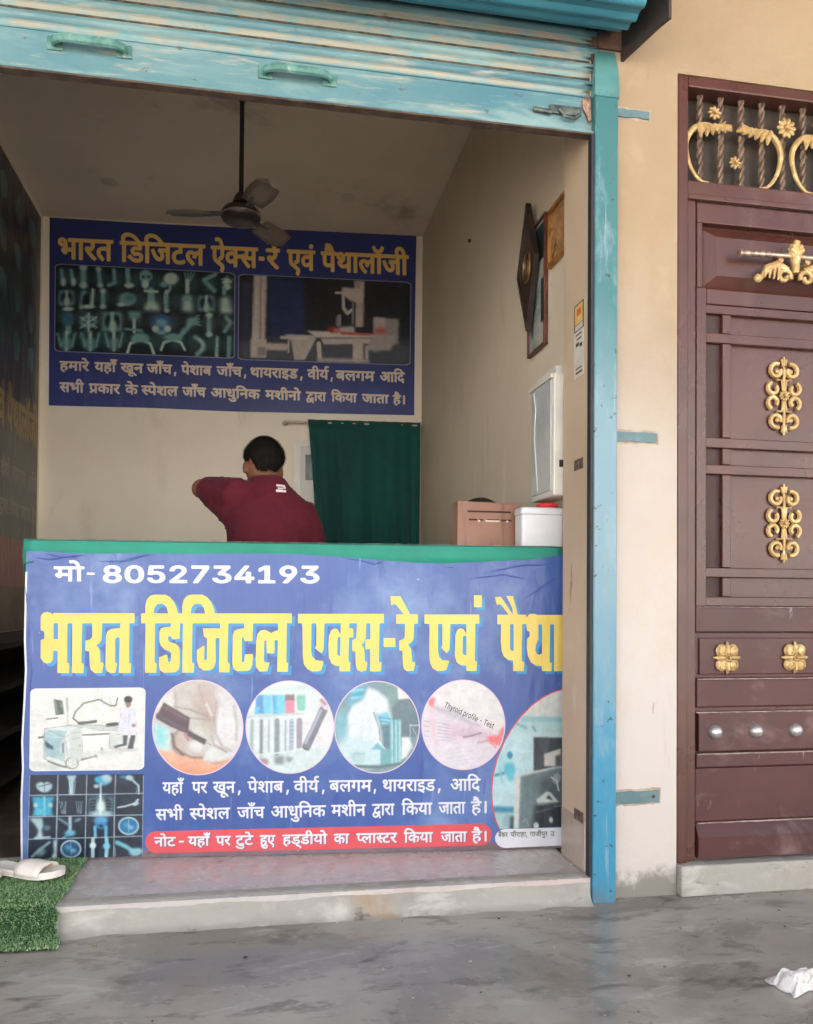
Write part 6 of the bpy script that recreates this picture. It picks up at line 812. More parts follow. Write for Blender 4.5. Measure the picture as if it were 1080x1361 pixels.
for i in range(nx_+1):
    x = -1.52+2.574*i/nx_; a1 = mn.noise(Vector((x*6, 0, 0)))*.006+mn.noise(Vector((x*31, 3, 0)))*.003; a2 = mn.noise(Vector((x*9, 7, 0)))*.008+mn.noise(Vector((x*47, 1, 0)))*.003
    rows.append([Vector((x, 2.56, FLR+.002)), Vector((x, 2.53, FLR+.0025+a1*.2)), Vector((x, 2.512+a1*.6, FLR+a1*.3)), Vector((x, 2.503+a1*.5, FLR-.006+a1*.5)), Vector((x, 2.499+a1*.4, FLR-.018)), Vector((x, 2.497+a2*.3, .045)), Vector((x, 2.495+a2*.6, .02)), Vector((x, 2.486+a2*1.2, .006+abs(a2)*.6)), Vector((x, 2.472+a2*2, .0015)), Vector((x, 2.46+a2*2.5, -.004))])
rs.sheet(rows); part('doorstep', rs, m_riser, B, fix=False)
m_jamb = pm('jamb_paint', (200, 178, 154), (190, 168, 144), 2, .35, .7, .8, layers=[((206, 190, 168), 5, .56, .75, (1, 1, .4)), ((130, 100, 76), 14, .68, .76, (1, 1, .18))], bump=.2, bscale=34, spec=.25)
part('jamb_reveal', MB().box(1.0545, 1.0577, 2.523, 2.748, .245, 2.7195), m_jamb, B)
part('reveal_tile', MB().box(1.053, 1.0577, 2.561, 2.749, FLR+.001, .2445, .001), m_tile, B)
part('door_plinth', MB().box(DL+.003, DR-.003, 2.49, 2.9, 0, .1, .006), m_riser, B)
part('veranda_roof', MB().box(-7, 9, .5, YF-.003, 3.62, 3.8), m_soffit, B)
part('roof_slab', MB().box(-6, 5.5, YF, 6.3, 3.6, 3.8), m_soffit, B)
for x in (-4.2, 4.6): part('veranda_pillar', MB().box(x-.15, x+.15, .55, .85, .002, 3.617, .01), m_wall, B)
cp = atz(145, 241, CEIL); part('ceiling_cap', MB().lathe([(.0, 0), (.045, -.001), (.05, -.008), (.035, -.016), (.0, -.018)], (cp.x, cp.y, CEIL), 'z', 20), pm('off_white_plastic', (214, 204, 190), rough=.4, bump=0, rvar=0), B)
cp = atz(462, 262, CEIL); part('ceiling_cap', MB().lathe([(.0, 0), (.045, -.001), (.05, -.008), (.035, -.016), (.0, -.018)], (cp.x, cp.y, CEIL), 'z', 20), MATS['off_white_plastic'], B)
for y, z in ((617, 0), (1084, 0)):
    p0 = atx(771, y, 1.058)
    sb = MB().box(1.0495, 1.0543, p0.y-.036, p0.y+.036, p0.z-.018, p0.z+.018, .002); sb.box(1.0465, 1.0494, p0.y-.012, p0.y+.006, p0.z-.009, p0.z+.009)
    part('lock_plate', sb, pm('rusty_plate', (104, 84, 72), (128, 116, 104), 30, .4, .6, .6, .5, layers=[((70, 46, 34), 40, .55, .7, (1, 1, 1))]), B)
p0 = atx(625, 320, PRX); part('nail', MB().lathe([(0, 0), (.009, 0), (.009, -.012), (0, -.014)], (PRX, p0.y, p0.z), 'x', 10), pm('dark_iron', (58, 52, 48), rough=.5, metal=.6, bump=0), B)

# ---- rolling shutter
m_teal = pm('shutter_paint', (104, 140, 142), (76, 122, 134), 2.2, .3, .7, .42, layers=[((130, 158, 158), 4, .46, .68, (.5, 1, 3)), ((168, 164, 148), 14, .54, .72, (.3, 1, 3)), ((92, 74, 60), 26, .63, .72, (.5, 1, 1)), ((70, 122, 144), 3, .6, .8, (.6, 1, 2))], bump=.15, bscale=30, rvar=.1)
m_dust = pm('shutter_dust', (158, 156, 142), (118, 158, 162), 7, .42, .62, .8, layers=[((172, 166, 148), 9, .5, .75, (.25, 1, 2)), ((110, 90, 70), 22, .64, .74, (.4, 1, 1))], bump=.2, bscale=40)
m_blue = pm('shutter_roll_paint', (48, 112, 134), (64, 134, 150), 2, .3, .7, .4, layers=[((120, 160, 168), 12, .64, .8, (.3, 1, 2)), ((46, 70, 80), 20, .66, .76, (.4, 1, 1))], bump=.15, bscale=30)
def guide_mat():
    k = NT('guide_rail_paint'); z = k.math('ADD', k.height(), 2.465)
    b = k.mix(k.ramp(k.math('ADD', z, k.math('MULTIPLY', k.noise(4, 5), .5)), .6, 1.4), lin((56, 136, 168)), lin((116, 148, 160)))
    b = k.mix(k.ramp(k.math('ADD', z, k.math('MULTIPLY', k.noise(3, 5), .5)), 1.7, 2.3), b, lin((60, 114, 116)))
    b = k.mix(k.math('MULTIPLY', k.ramp(k.noise(6, 7, .7, (1, 1, .4)), .50, .66), .6), b, lin((132, 160, 170)))
    b = k.mix(k.math('MULTIPLY', k.ramp(k.noise(24, 7, .75, (1.5, 1, .10)), .60, .70), .6), b, lin((160, 176, 178)))
    b = k.mix(k.ramp(k.noise(38, 5, .6), .655, .69), b, lin((58, 66, 70)))
    b = k.mix(k.math('MULTIPLY', k.ramp(k.math('ADD', k.height(), k.math('MULTIPLY', k.noise(20, 6), .3)), -2.22, -2.36), .6), b, lin((104, 108, 106)))
    k.l(b, k.b.inputs['Base Color']); k.b.inputs['Roughness'].default_value = .38; k.bump(k.noise(30, 5), .12, .004); return k.m
m_guide = guide_mat()
m_lug = pm('lug_paint', (88, 116, 120), (102, 128, 132), 12, .4, .6, .5, layers=[((54, 78, 84), 30, .64, .74, (1, 1, 1))])
m_rust = pm('raw_rust', (96, 78, 66), (74, 60, 52), 20, .4, .6, .85, bump=.3)
m_green = pm('handle_green', (72, 120, 110), (104, 146, 136), 20, .4, .6, .5, layers=[((170, 176, 158), 22, .56, .7, (1, 1, 1)), ((60, 50, 44), 30, .64, .74, (1, 1, 1))])
SH = root('rolling_shutter', (0, YF, 2.465), 'teal rolling shutter of the shop, pulled most of the way up, its lower slats dusty', 'shutter')
SX0, SX1, SY = -1.62, 1.075, 2.528            # slats run inside the guide
pitch = .0575; prof = []; z0 = 2.603; kinds = []
nsl = 6
for i in range(nsl):
    zb = z0+i*pitch
    for u, yo in ((0, .0), (.04, -.003), (.10, -.0045), (.30, -.0035), (.36, -.006), (.46, -.0135), (.58, -.0175), (.70, -.0165), (.82, -.0105), (.90, -.0035), (.96, .001)): prof.append((SY+yo, zb+u*pitch)); kinds.append(u)
sl = MB(); nx = 40; xs = [SX0+(SX1-SX0)*i/nx for i in range(nx+1)]
for j in range(len(prof)-1):
    sl.cur = 2 if (kinds[j] > .93 or kinds[j] < .03) else 1 if kinds[j] < .36 else 0
    (ya, za), (yb, zb) = prof[j], prof[j+1]
    sl.add([(x, y, z) for (y, z) in ((ya, za), (yb, zb)) for x in xs], [(i, i+1, nx+1+i+1, nx+1+i) for i in range(nx)], True)
b2 = bmesh.new(); mm = sl.mesh('slat_curtain', [m_teal, m_dust, pm('seam_grime', (70, 62, 52), (104, 94, 78), 20, .4, .6, .9)], (0, YF, 2.465)); b2.from_mesh(mm); bmesh.ops.remove_doubles(b2, verts=b2.verts, dist=1e-5); b2.to_mesh(mm); b2.free(); mm.set_sharp_from_angle(angle=R(35))
cu_ = link('slat_curtain', mm, SH); sf = cu_.modifiers.new('t', 'SOLIDIFY'); sf.thickness = .002
bar = MB(); bar.box(SX0, SX1, 2.522, 2.53, 2.468, 2.602, .0015); bar.box(SX0, SX1, 2.496, 2.5215, 2.468, 2.474, .001); bar.cur = 0
bar.box(SX0, SX1, 2.5175, 2.5215, 2.596, 2.6015, .001)
part('bottom_bar', bar, m_teal, SH)
part('bottom_seal', MB().box(SX0, SX1-.002, 2.4965, 2.529, 2.462, 2.4675, .001), m_rust, SH)
for (xa, ya), (xb, yb) in (((70, 56), (168, 71)), ((350, 96), (440, 107))):
    A = at(xa, ya, 2.52); Bq = at(xb, yb, 2.52); zc = (A.z+Bq.z)/2
    h = MB(); h.tube([(A.x+.002, 2.521, zc), (A.x+.006, 2.502, zc), (A.x+.028, 2.488, zc), (A.x+.05, 2.485, zc), (Bq.x-.05, 2.485, zc), (Bq.x-.028, 2.488, zc), (Bq.x-.006, 2.502, zc), (Bq.x-.002, 2.521, zc)], .0085, 8, flat=1.6, fax=(0, 0, 1))
    hd = part('pull_handle', h, m_green, SH)
    for x in (A.x+.006, Bq.x-.006): part('foot_plate', MB().box(x-.022, x+.022, 2.516, 2.5215, zc-.02, zc+.02, .002), m_green, hd)
lk = MB(); A = at(708, 146, 2.52); Bq = at(775, 150, 2.52)
lk.tube([(A.x, 2.514, A.z), (A.x+.06, 2.512, A.z-.006)], .008, 8); lk.box(A.x+.055, Bq.x-.01, 2.512, 2.5215, A.z-.006, A.z+.022, .002)
lk.tube([(A.x+.085, 2.508, A.z+.005), (A.x+.105, 2.502, A.z-.02), (A.x+.135, 2.504, A.z-.022), (A.x+.155, 2.510, A.z-.004)], .006, 8)
part('lock_latch', lk, pm('latch_iron', (64, 74, 74), (104, 110, 104), 30, .4, .6, .5, .5), SH)
A = at(775, 140, 2.52); er = MB(); er.prism([(A.x-.004, A.z-.012), (A.x+.006, A.z-.03), (A.x+.016, A.z-.058), (A.x+.024, A.z-.05), (A.x+.022, A.z-.01), (A.x+.02, A.z+.022), (A.x+.008, A.z+.026), (A.x-.006, A.z+.012)], lambda x, z: Vector((x, 2.512, z)), lambda x, z: Vector((x, 2.5205, z)))
part('bare_patch', er, pm('bare_paint', (176, 142, 122), (112, 74, 58), 40, .4, .6, .7), SH)
# guide rail: a bent channel with a flared mouth at the top
GX0, GX1 = 1.0585, 1.137
gz = [-.005, .6, 1.2, 1.9, 2.5, 2.62, 2.68, 2.72, 2.75]
def gy(z): return 2.487+(.0 if z < 2.6 else (z-2.6)**2*1.4)
gm = MB(); rows = []
for z in gz:
    y = gy(z); xl = GX0+(0.012*max(0, (z-2.6)/.15)**2); rows.append([(xl+.004, y+.032, z), (xl, y+.03, z), (xl, y+.003, z), (xl+.003, y, z), (GX1-.003, y, z), (GX1, y+.003, z), (GX1, y+.0325, z)])
gm.sheet(rows, False)
gme = gm.mesh('guide_rail', m_guide, (0, YF, 2.465)); go = link('guide_rail', gme, SH); sf = go.modifiers.new('t', 'SOLIDIFY'); sf.thickness = .002
gm = MB(); gm.sheet([[(GX0-.002+.012*max(0, (z-2.6)/.15)**2, gy(z)+.03, z), (GX0-.002+.012*max(0, (z-2.6)/.15)**2, gy(z)-.0025, z), (GX1+.002, gy(z)-.0025, z), (GX1+.002, gy(z)+.032, z)] for z in (2.585, 2.62, 2.66, 2.69, 2.72, 2.74, 2.755)], False)
part('guide_mouth', gm, pm('guide_mouth_paint', (72, 124, 122), (88, 138, 138), 6, .4, .6, .4, layers=[((70, 90, 96), 24, .64, .76, (1, 1, 1))]), SH)
for (x0, y0), (x1, y1) in (((822, 143), (862, 160)), ((816, 572), (872, 589)), ((815, 1051), (875, 1067))):
    A = at(x0, y0, 2.518); Bq = at(x1, y1, 2.518); n = 7
    up_ = [(GX1-.01+(Bq.x-GX1+.01)*i/n, A.z-.004+rnd.uniform(-.002, .002)) for i in range(n+1)]; dn = [(p[0], Bq.z+.002+rnd.uniform(-.003, .003)) for p in up_][::-1]
    lg = MB(); lg.prism(up_+dn, lambda x, z: Vector((x, 2.5135, z)), lambda x, z: Vector((x, 2.5195, z)))
    o = part('fixing_lug', lg, m_lug, SH)
    sm_ = MB(); a_ = [(GX1+.004+(Bq.x-GX1+.004)*i/12, A.z+.001+rnd.uniform(0, .006)) for i in range(13)]; e_ = [(p[0], Bq.z-.001-rnd.uniform(0, .008)) for p in a_][::-1]
    sm_.prism(a_+e_, lambda x, z: Vector((x, 2.5188, z)), lambda x, z: Vector((x, 2.5202, z))); part('mortar_patch', sm_, pm('lug_mortar', (184, 170, 154), (160, 142, 124), 16, .4, .6, .9, bump=.4), o)
    if y0 > 1000:
        sc = MB(); sc.lathe([(0, -.003), (.005, -.002), (.006, 0), (0, .001)], (Bq.x-.02, 2.5135, (A.z+Bq.z)/2), 'y', 10); part('bolt', sc, m_rust, o)
part('slot_shadow', MB().box(1.0478, 1.0578, 2.4925, 2.5195, FLR+.004, 2.46), pm('slot_shade_dark', (40, 42, 46), rough=.6), SH)  # dark strip standing in for the shaded gap between jamb and guide
part('cover_plate', MB().box(1.0765, 1.1575, 2.508, 2.5185, 2.758, 2.98).box(1.0575, 1.0762, 2.5165, 2.5195, 2.606, 2.98), pm('cover_rust', (92, 66, 54), (66, 54, 50), 14, .4, .6, .8, layers=[((150, 140, 124), 18, .6, .75, (1, 1, 1))]), SH)
# coil above
rc = (2.325, 2.945); rr = .2; n = 66; ring = []
for k in range(n*6):
    a = 2*math.pi*k/(n*6); ph = (k % 18)/18.; r = rr+(.011*max(0, math.sin(math.pi*min(1, ph/.62))) if ph < .62 else 0); ring.append((rc[0]+r*math.sin(a), rc[1]-r*math.cos(a)))
cl = MB(); N = len(ring); cx = [-1.64+(1.128+1.64)*i/30 for i in range(31)]
cl.add([(x, y, z) for x in cx for (y, z) in ring], [(i*N+k, i*N+(k+1) % N, (i+1)*N+(k+1) % N, (i+1)*N+k) for i in range(30) for k in range(N)], True)
cl.add([(cx[-1], y, z) for (y, z) in ring], [list(range(N))]); cl.add([(cx[0], y, z) for (y, z) in ring], [list(range(N))[::-1]])
part('coil', cl, m_blue, SH)
m_brk = pm('bracket_iron', (70, 58, 54), (52, 46, 46), 9, .4, .6, .6, .2)
bk = MB(); bk.prism([(1.159, 2.5185), (1.2, 2.34), (1.214, 2.30), (1.224, 2.302), (1.21, 2.345), (1.169, 2.5185)], lambda x, y: Vector((x, y, 2.728)), lambda x, y: Vector((x, y, 3.25))); bk.lathe([(0, -.03), (.03, -.03), (.03, .012), (0, .012)], (1.157, rc[0], rc[1]), 'x', 14)
part('end_bracket', bk, m_brk, SH)

# ---- brown double door with gilt ornaments (plane YD)
YD = 2.53
m_door = pm('door_enamel', (88, 52, 44), (74, 43, 37), 3, .35, .7, .30, layers=[((140, 116, 112), 2.6, .56, .88, (1, 1, .45)), ((70, 52, 50), 18, .64, .78, (1, 1, .5)), ((150, 130, 124), 34, .72, .80, (1, 1, .3))], bump=.12, bscale=22, bdist=.003, rvar=.12, spec=.5)
m_low = pm('door_enamel_dusty', (78, 38, 36), (66, 33, 31), 3, .35, .7, .42, layers=[((126, 98, 94), 4, .52, .8, (1, 1, 1.6)), ((168, 150, 142), 22, .64, .76, (1, 1, .3)), ((54, 34, 30), 30, .66, .76, (1, 1, .6))], bump=.12, bscale=22, bdist=.003)
m_slot = pm('door_recess', (62, 40, 36), rough=.6)
m_gold = pm('gilt_paint', (198, 166, 112), (174, 142, 92), 20, .35, .65, .45, .25, layers=[((232, 210, 158), 30, .52, .7, (1, 1, 1)), ((128, 100, 64), 50, .6, .74, (1, 1, 1))], bump=.25, bscale=120, bdist=.002)
m_bar = pm('grille_bar', (126, 102, 84), (98, 80, 66), 30, .4, .6, .5, .3)
m_silver = pm('aged_silver', (190, 172, 156), (160, 140, 124), 40, .4, .6, .36, .7, bump=.1)
m_knob = pm('steel_stud', (196, 194, 192), rough=.36, metal=.7, bump=.05)
DO = root('double_door', (DL, YD, .1), 'brown metal double door with gilt scroll ornaments and a barred transom', 'door')
def D(x, y): p = at(x, y, YD); return p.x, p.z
LX0, LX1 = 1.441, 2.111; FX0, FX1 = DL+.002, DR-.002; ZT = 2.712
fr = MB()
fr.box(FX0, FX0+.036, YD-.012, YD+.06, .101, ZT, .004); fr.box(FX1-.036, FX1, YD-.012, YD+.06, .101, ZT, .004)
fr.box(FX0+.0362, FX0+.072, YD+.002, YD+.058, .1, 2.355, .004); fr.box(FX1-.072, FX1-.0362, YD+.002, YD+.058, .1, 2.355, .004)
fr.box(FX0+.0362, FX1-.0362, YD-.012, YD+.06, 2.675, ZT, .004); fr.box(FX0+.0364, FX1-.0364, YD-.006, YD+.06, 2.305, 2.365, .005)
fr.box(FX0+.0364, FX1-.0364, YD-.012, YD+.0015, 2.3, 2.318, .003)
part('door_frame', fr, m_door, DO)
# transom grille
TZ0, TZ1 = 2.3655, 2.6745; gr = link('transom_grille', None, DO)
bp = atx  # noqa
bx = [D(936+27.6*i, 180)[0] for i in range(16)]; bx = [x for x in bx if x < FX1-.05]
for x in bx:
    t = MB(); zz = [TZ0-.004+(TZ1-TZ0+.008)*i/44 for i in range(45)]
    for s in (0, math.pi): t.tube([(x+.0046*math.cos(s+z*95), YD+.03+.0046*math.sin(s+z*95), z) for z in zz], .0074, 6)
    part('twisted_bar', t, m_bar, gr)
def swirl(m, x0, s, zb):                      # one wing: C-shaped scroll ending in a feathered leaf; s = +1 opens to the right
    y = YD+.014; P = [(.098, 0), (.06, .008), (.024, .05), (.004, .11), (.004, .16), (.03, .205), (.07, .225), (.115, .222)]
    pts = []; N_ = len(P)
    for i in range(N_-1):
        p0, p1, p2, p3 = P[max(i-1, 0)], P[i], P[i+1], P[min(i+2, N_-1)]
        for k in range(5):
            t = k/5; f = lambda a, b_, c, d: .5*((2*b_)+(-a+c)*t+(2*a-5*b_+4*c-d)*t*t+(-a+3*b_-3*c+d)*t**3)
            pts.append((f(p0[0], p1[0], p2[0], p3[0]), f(p0[1], p1[1], p2[1], p3[1])))
    pts.append(P[-1]); n_ = len(pts)
    m.tube([(x0+s*px*.86, y, zb+pz*.86) for px, pz in pts], [.004+.007*min(1, i/n_*1.5) for i in range(n_)], 8)
    for i in range(6):                        # feather barbs
        a = (.05+.021*i, .225-.0*i); e = (a[0]+.012+.006*i, a[1]-.050+.008*i)
        m.tube([(x0+s*a[0]*.86, y-.004, zb+a[1]*.86), (x0+s*(a[0]+e[0])*.43+s*.006, y-.008, zb+(a[1]+e[1])*.43), (x0+s*e[0]*.86, y-.002, zb+e[1]*.86)], [.011, .0125, .003], 7)
    m.tube([(x0+s*.11*.86, y, zb+.222*.86), (x0+s*.15*.86, y-.004, zb+.225*.86), (x0+s*.172*.86, y, zb+.252*.86)], [.011, .010, .002], 8)
def flower(m, x, z, r, y, petals=8):
    m.lathe([(0, -.016), (r*.22, -.015), (r*.30, -.008), (r*.3, 0), (0, .004)], (x, y, z), 'y', 14)
    for k in range(petals):
        a = k*2*math.pi/petals; c = Vector((x+math.cos(a)*r*.62, y-.003, z+math.sin(a)*r*.62))
        m.ell(c, (r*.40, .0065, r*.24), Matrix.Rotation(-a, 3, 'Y'), 10, 6)
per = D(1055, 200)[0]-D(913.5, 200)[0]; sx = D(913.5, 200)[0]; zb = TZ0+.006; k = 0
while sx+k*per < FX1-.3:
    x0 = sx+k*per; wd = D(1041, 200)[0]-sx
    m = MB(); swirl(m, x0, 1, zb); part('scroll', m, m_gold, gr)
    m = MB(); swirl(m, x0+wd, -1, zb); part('scroll', m, m_gold, gr)
    m = MB(); flower(m, x0+D(952, 147)[0]-sx, D(952, 147)[1], .024, YD+.016); part('small_flower', m, m_gold, gr)
    m = MB(); flower(m, x0+D(979.5, 214)[0]-sx, D(979.5, 214)[1], .022, YD+.016); part('small_flower', m, m_gold, gr)
    m = MB(); flower(m, x0+D(1047.6, 168)[0]-sx, D(1047.6, 168)[1], .036, YD+.014, 10); part('large_flower', m, m_gold, gr)
    k += 1
part('transom_back', MB().box(FX0+.01, FX1-.01, YD+.0605, YD+.08, 2.32, 2.705), pm('dark_transom', (50, 42, 34), (66, 54, 44), 6, .4, .6, .5), DO)
# leaves
def bev_panel(m, x0, x1, z0, z1, y, d, wd):   # panel whose border slopes in from the edges
    o = [(x0, y, z0), (x1, y, z0), (x1, y, z1), (x0, y, z1)]; i = [(x0+wd, y-d, z0+wd*.8), (x1-wd, y-d, z0+wd*.8), (x1-wd, y-d, z1-wd*.8), (x0+wd, y-d, z1-wd*.8)]
    m.add(o+i, [(4, 5, 6, 7)]+[(k, (k+1) % 4, 4+(k+1) % 4, 4+k) for k in range(4)])
def orn_tall(m, x, z, h, y):                  # pierced gilt ornament: eight curls, spokes and a rosette
    w2 = h*.21
    def curl(cx, cz, r, a0, a1, wd=.0082): m.tube([(cx+r*(1-.45*i/14)*math.cos(R(a0+(a1-a0)*i/14)), y-.006, cz+r*(1-.45*i/14)*math.sin(R(a0+(a1-a0)*i/14))) for i in range(15)], wd, 6)
    for s in (1, -1):
        for t in (1, -1):
            A = lambda a: a if s > 0 else 180-a
            B_ = lambda a: A(a) if t > 0 else -A(a)
            curl(x+s*w2*.50, z+t*h*.315, w2*.46, B_(110), B_(-205)); curl(x+s*w2*.70, z+t*h*.088, w2*.40, B_(70), B_(-230))
            m.tube([(x+s*.004, y-.006, z+t*h*.06), (x+s*w2*.16, y-.008, z+t*h*.20), (x+s*w2*.5, y-.006, z+t*h*.20)], .0042, 6)
            m.ell((x+s*w2*.46, y-.007, z+t*h*.31), (.008, .006, .009), None, 8, 6)
    for t in (1, -1):
        m.tube([(x, y-.006, z), (x, y-.008, z+t*h*.25), (x, y-.006, z+t*h*.4)], .005, 6)
        for a, l in ((90, .11), (62, .085), (118, .085)):
            e = (x+math.cos(R(a))*h*l, z+t*(h*.39+math.sin(R(a))*h*l)); m.tube([(x, y-.006, z+t*h*.39), (e[0], y-.007, e[1])], [.010, .003], 7)
    flower(m, x, z, w2*.36, y-.006, 10)
def orn_square(m, x, z, r, y):
    for a in (45, 135, 225, 315):
        c = Vector((x+math.cos(R(a))*r*.56, y-.005, z+math.sin(R(a))*r*.66)); m.ell(c, (r*.44, .010, r*.46), None, 12, 8)
        m.tube([(c.x+r*.26*math.cos(R(a+t*26)), y-.014, c.z+r*.26*math.sin(R(a+t*26))) for t in range(11)], .0034, 6)
    for a in (0, 90, 180, 270):
        m.tube([(x, y-.009, z), (x+math.cos(R(a))*r*.72, y-.010, z+math.sin(R(a))*r*.8), (x+math.cos(R(a))*r*1.02, y-.004, z+math.sin(R(a))*r*1.1)], [.007, .008, .002], 7)
    m.prism([(x+r*.72*math.cos(R(a))*(1+.16*math.cos(R(4*a+180))), z+r*.8*math.sin(R(a))*(1+.16*math.cos(R(4*a+180)))) for a in range(0, 360, 10)], lambda a_, b_: Vector((a_, y-.003, b_)), lambda a_, b_: Vector((a_, y, b_)))
    flower(m, x, z, r*.3, y-.012, 8)
def leaf():
    L = link('door_leaf', None, DO); x0, x1 = LX0, LX1; zs = lambda y: D(1050, y)[1]; zl = lambda y: D(935, y)[1]
    f = MB()                                  # the sheet behind and the frame members
    f.box(x0, x1, YD+.034, YD+.05, .105, 2.3)
    f.box(x0, x0+.036, YD+.006, YD+.0335, zl(806), zl(381), .003); f.box(x1-.036, x1, YD+.006, YD+.0335, zl(806), zl(381), .003)
    f.box(x0, x1, YD+.004, YD+.0335, zl(295), 2.2995, .004)
    f.box(x0, x0+.02, YD+.004, YD+.0334, zl(381), zl(295)-.0003, .003); f.box(x1-.02, x1, YD+.004, YD+.0334, zl(381), zl(295)-.0003, .003)
    f.box(x0+.0362, x1-.0362, YD+.0065, YD+.033, zl(402), zl(382), .003)
    part('leaf_frame', f, m_door, L)
    t = MB(); bev_panel(t, x0+.022, x1-.022, zl(380), zl(297), YD+.0335, .03, .05); part('top_panel', t, m_door, L)
    ft = MB(); ft.box(x0+.037, x1-.037, YD+.0345-.003, YD+.0345, zl(806), zl(402)); part('field_panel', ft, m_door, L)
    # lattice: bars pressed in two directions
    la = MB(); lx = [D(962.5, 600)[0], D(974, 600)[0]]; mirror = lambda a: x0+x1-a
    H = [(402.3, 414), (440, 453), (580, 593.5), (616, 629), (754, 767), (793, 805.7)]
    for a, c in H: la.box(x0+.0365, x1-.0365, YD+.010, YD+.031, zl(c), zl(a), .003)
    V = [(414.3, 439.7), (453.3, 579.7), (593.8, 615.7), (629.3, 753.7), (767.3, 792.7)]
    for a, c in V:
        la.box(lx[0], lx[1], YD+.0105, YD+.031, zl(c), zl(a), .003); la.box(mirror(lx[1]), mirror(lx[0]), YD+.0105, YD+.031, zl(c), zl(a), .003)
    part('lattice', la, m_door, L)
    sl_ = MB()
    for a, c in V:
        sl_.box(x0+.0365, lx[0]-.0005, YD+.0285, YD+.0312, zl(c), zl(a)); sl_.box(mirror(lx[0])+.0005, x1-.0365, YD+.0285, YD+.0312, zl(c), zl(a))
    part('slot', sl_, m_slot, L)
    lw = MB()
    lw.box(x0, x1, YD+.008, YD+.0338, zl(840), zl(807), .003); lw.box(x0, x1, YD+.018, YD+.0338, zl(902), zl(841), .002); lw.box(x0+.014, x1-.003, YD+.010, YD+.0178, zl(897), zl(848), .003)
    lw.box(x0, x1, YD+.002, YD+.0338, zl(941), zl(903), .006); lw.box(x0+.012, x1-.003, YD+.010, YD+.0338, zl(1000), zl(948), .003); lw.box(x0, x1, YD+.003, YD+.0338, zl(1021), zl(1003), .004)
    lw.box(x0, x1, YD+.012, YD+.0338, zl(1094), zl(1022), .004)
    lw.prism([(YD+.012, zl(1094.5)), (YD-.010, zl(1112)), (YD-.010, zl(1140)), (YD+.0338, zl(1140)), (YD+.0338, zl(1094.5))], lambda y, z: Vector((x0, y, z)), lambda y, z: Vector((x1, y, z)))
    part('lower_panel', lw, m_low, L)
    du = MB(); r6 = random.Random(4)             # dust lying along the ledges
    for z_, yb_, yf_ in ((zl(903), YD+.0175, YD+.006), (zl(1003), YD+.0095, YD+.005), (zl(948), YD+.0335, YD+.012), (zl(1094.5), YD+.0115, YD+.004), (zl(807), YD+.0335, YD+.011)):
        n_ = 40; du.sheet([[Vector((x0+.004+(x1-x0-.008)*i/n_, yb_, z_+.0006)), Vector((x0+.004+(x1-x0-.008)*i/n_, yf_+r6.uniform(0, .002), z_+.0012+r6.uniform(0, .0012))), Vector((x0+.004+(x1-x0-.008)*i/n_, yf_-.0016, z_-.0006-r6.uniform(0, .002)))] for i in range(n_+1)], False)
    part('ledge_dust', du, pm('pale_dust', (176, 160, 150), (150, 128, 120), 30, .4, .6, .95), L, fix=False)
    c = (x0+x1)/2
    for y_, h in ((524.5, 120), (695, 120)):
        m = MB(); zc = D(1052, y_)[1]; orn_tall(m, c, zc, .27, YD+.03); part('scroll_ornament', m, m_gold, L)
    dx = D(1057, 874)[0]-D(967, 874)[0]; xo = D(967, 874)[0]
    for i in range(3): m = MB(); orn_square(m, xo+dx*i, D(1010, 874)[1], .05, YD+.0095); part('square_ornament', m, m_gold, L)
    dx = D(1006, 972)[0]-D(952, 972)[0]; xo = D(952, 973)[0]
    for i in range(5):
        m = MB(); m.lathe([(0, -.024), (.010, -.0225), (.019, -.016), (.023, -.006), (.024, 0), (0, .001)], (xo+dx*i, YD+.0098, D(1006, 972)[1]), 'y', 20); part('stud', m, m_knob, L)
    # handle: ribbed bar with gilt crest
    hz = D(1010, 345)[1]; hx0 = D(974, 342)[0]; hx1 = 2*c-hx0; hy = YD-.035
    m = MB(); n_ = 60; pts = []; rd = []
    for i in range(n_+1):
        u = i/n_; x = hx0+(hx1-hx0)*u; e = min(u, 1-u)
        pts.append((x, hy, hz+.004*math.sin(u*3.14))); rd.append(.013 if e < .02 else (.0075+.004*(i % 4 < 2) if e < .28 else .009))
    m.tube(pts, rd, 10); hb = part('handle', m, m_silver, L)
    m = MB()
    for x in (c-.05, c+.05): m.tube([(x, hy, hz-.01), (x, YD+.006, hz-.02)], .01, 8)
    m.lathe([(.0, -.012), (.02, -.010), (.026, .0), (0, .006)], (c, hy-.004, hz+.01), 'y', 14)
    for a, l in ((90, .052), (60, .04), (120, .04), (35, .035), (145, .035)): m.tube([(c, hy-.006, hz+.008), (c+math.cos(R(a))*l*.7, hy-.01, hz+.008+math.sin(R(a))*l*.8), (c+math.cos(R(a))*l, hy-.004, hz+.008+math.sin(R(a))*l)], [.012, .012, .002], 8)
    m.tube([(c, hy-.004, hz), (c, hy-.004, hz-.055)], [.018, .012], 10)
    for s in (1, -1):
        m.tube([(c+s*(.042+.026*(1-.05*i)*math.cos(R(200+s*0-30*i))*1), hy-.004, hz-.068+.026*(1-.05*i)*math.sin(R(200-30*i))) for i in range(14)], .008, 8)
        m.tube([(c+s*.03, hy-.004, hz-.045), (c+s*.07, hy-.006, hz-.032), (c+s*.105, hy-.004, hz-.045), (c+s*.13, hy-.002, hz-.085)], [.010, .015, .014, .006], 8)
        for i in range(4): m.tube([(c+s*(.065+.016*i), hy-.012, hz-.038-.004*i), (c+s*(.07+.016*i), hy-.012, hz-.085+.002*i)], [.007, .003], 6)
        m.ell((c+s*.14, hy-.004, hz-.082), (.014, .012, .016), None, 10, 8)
    part('crest', m, m_gold, hb)
    return L
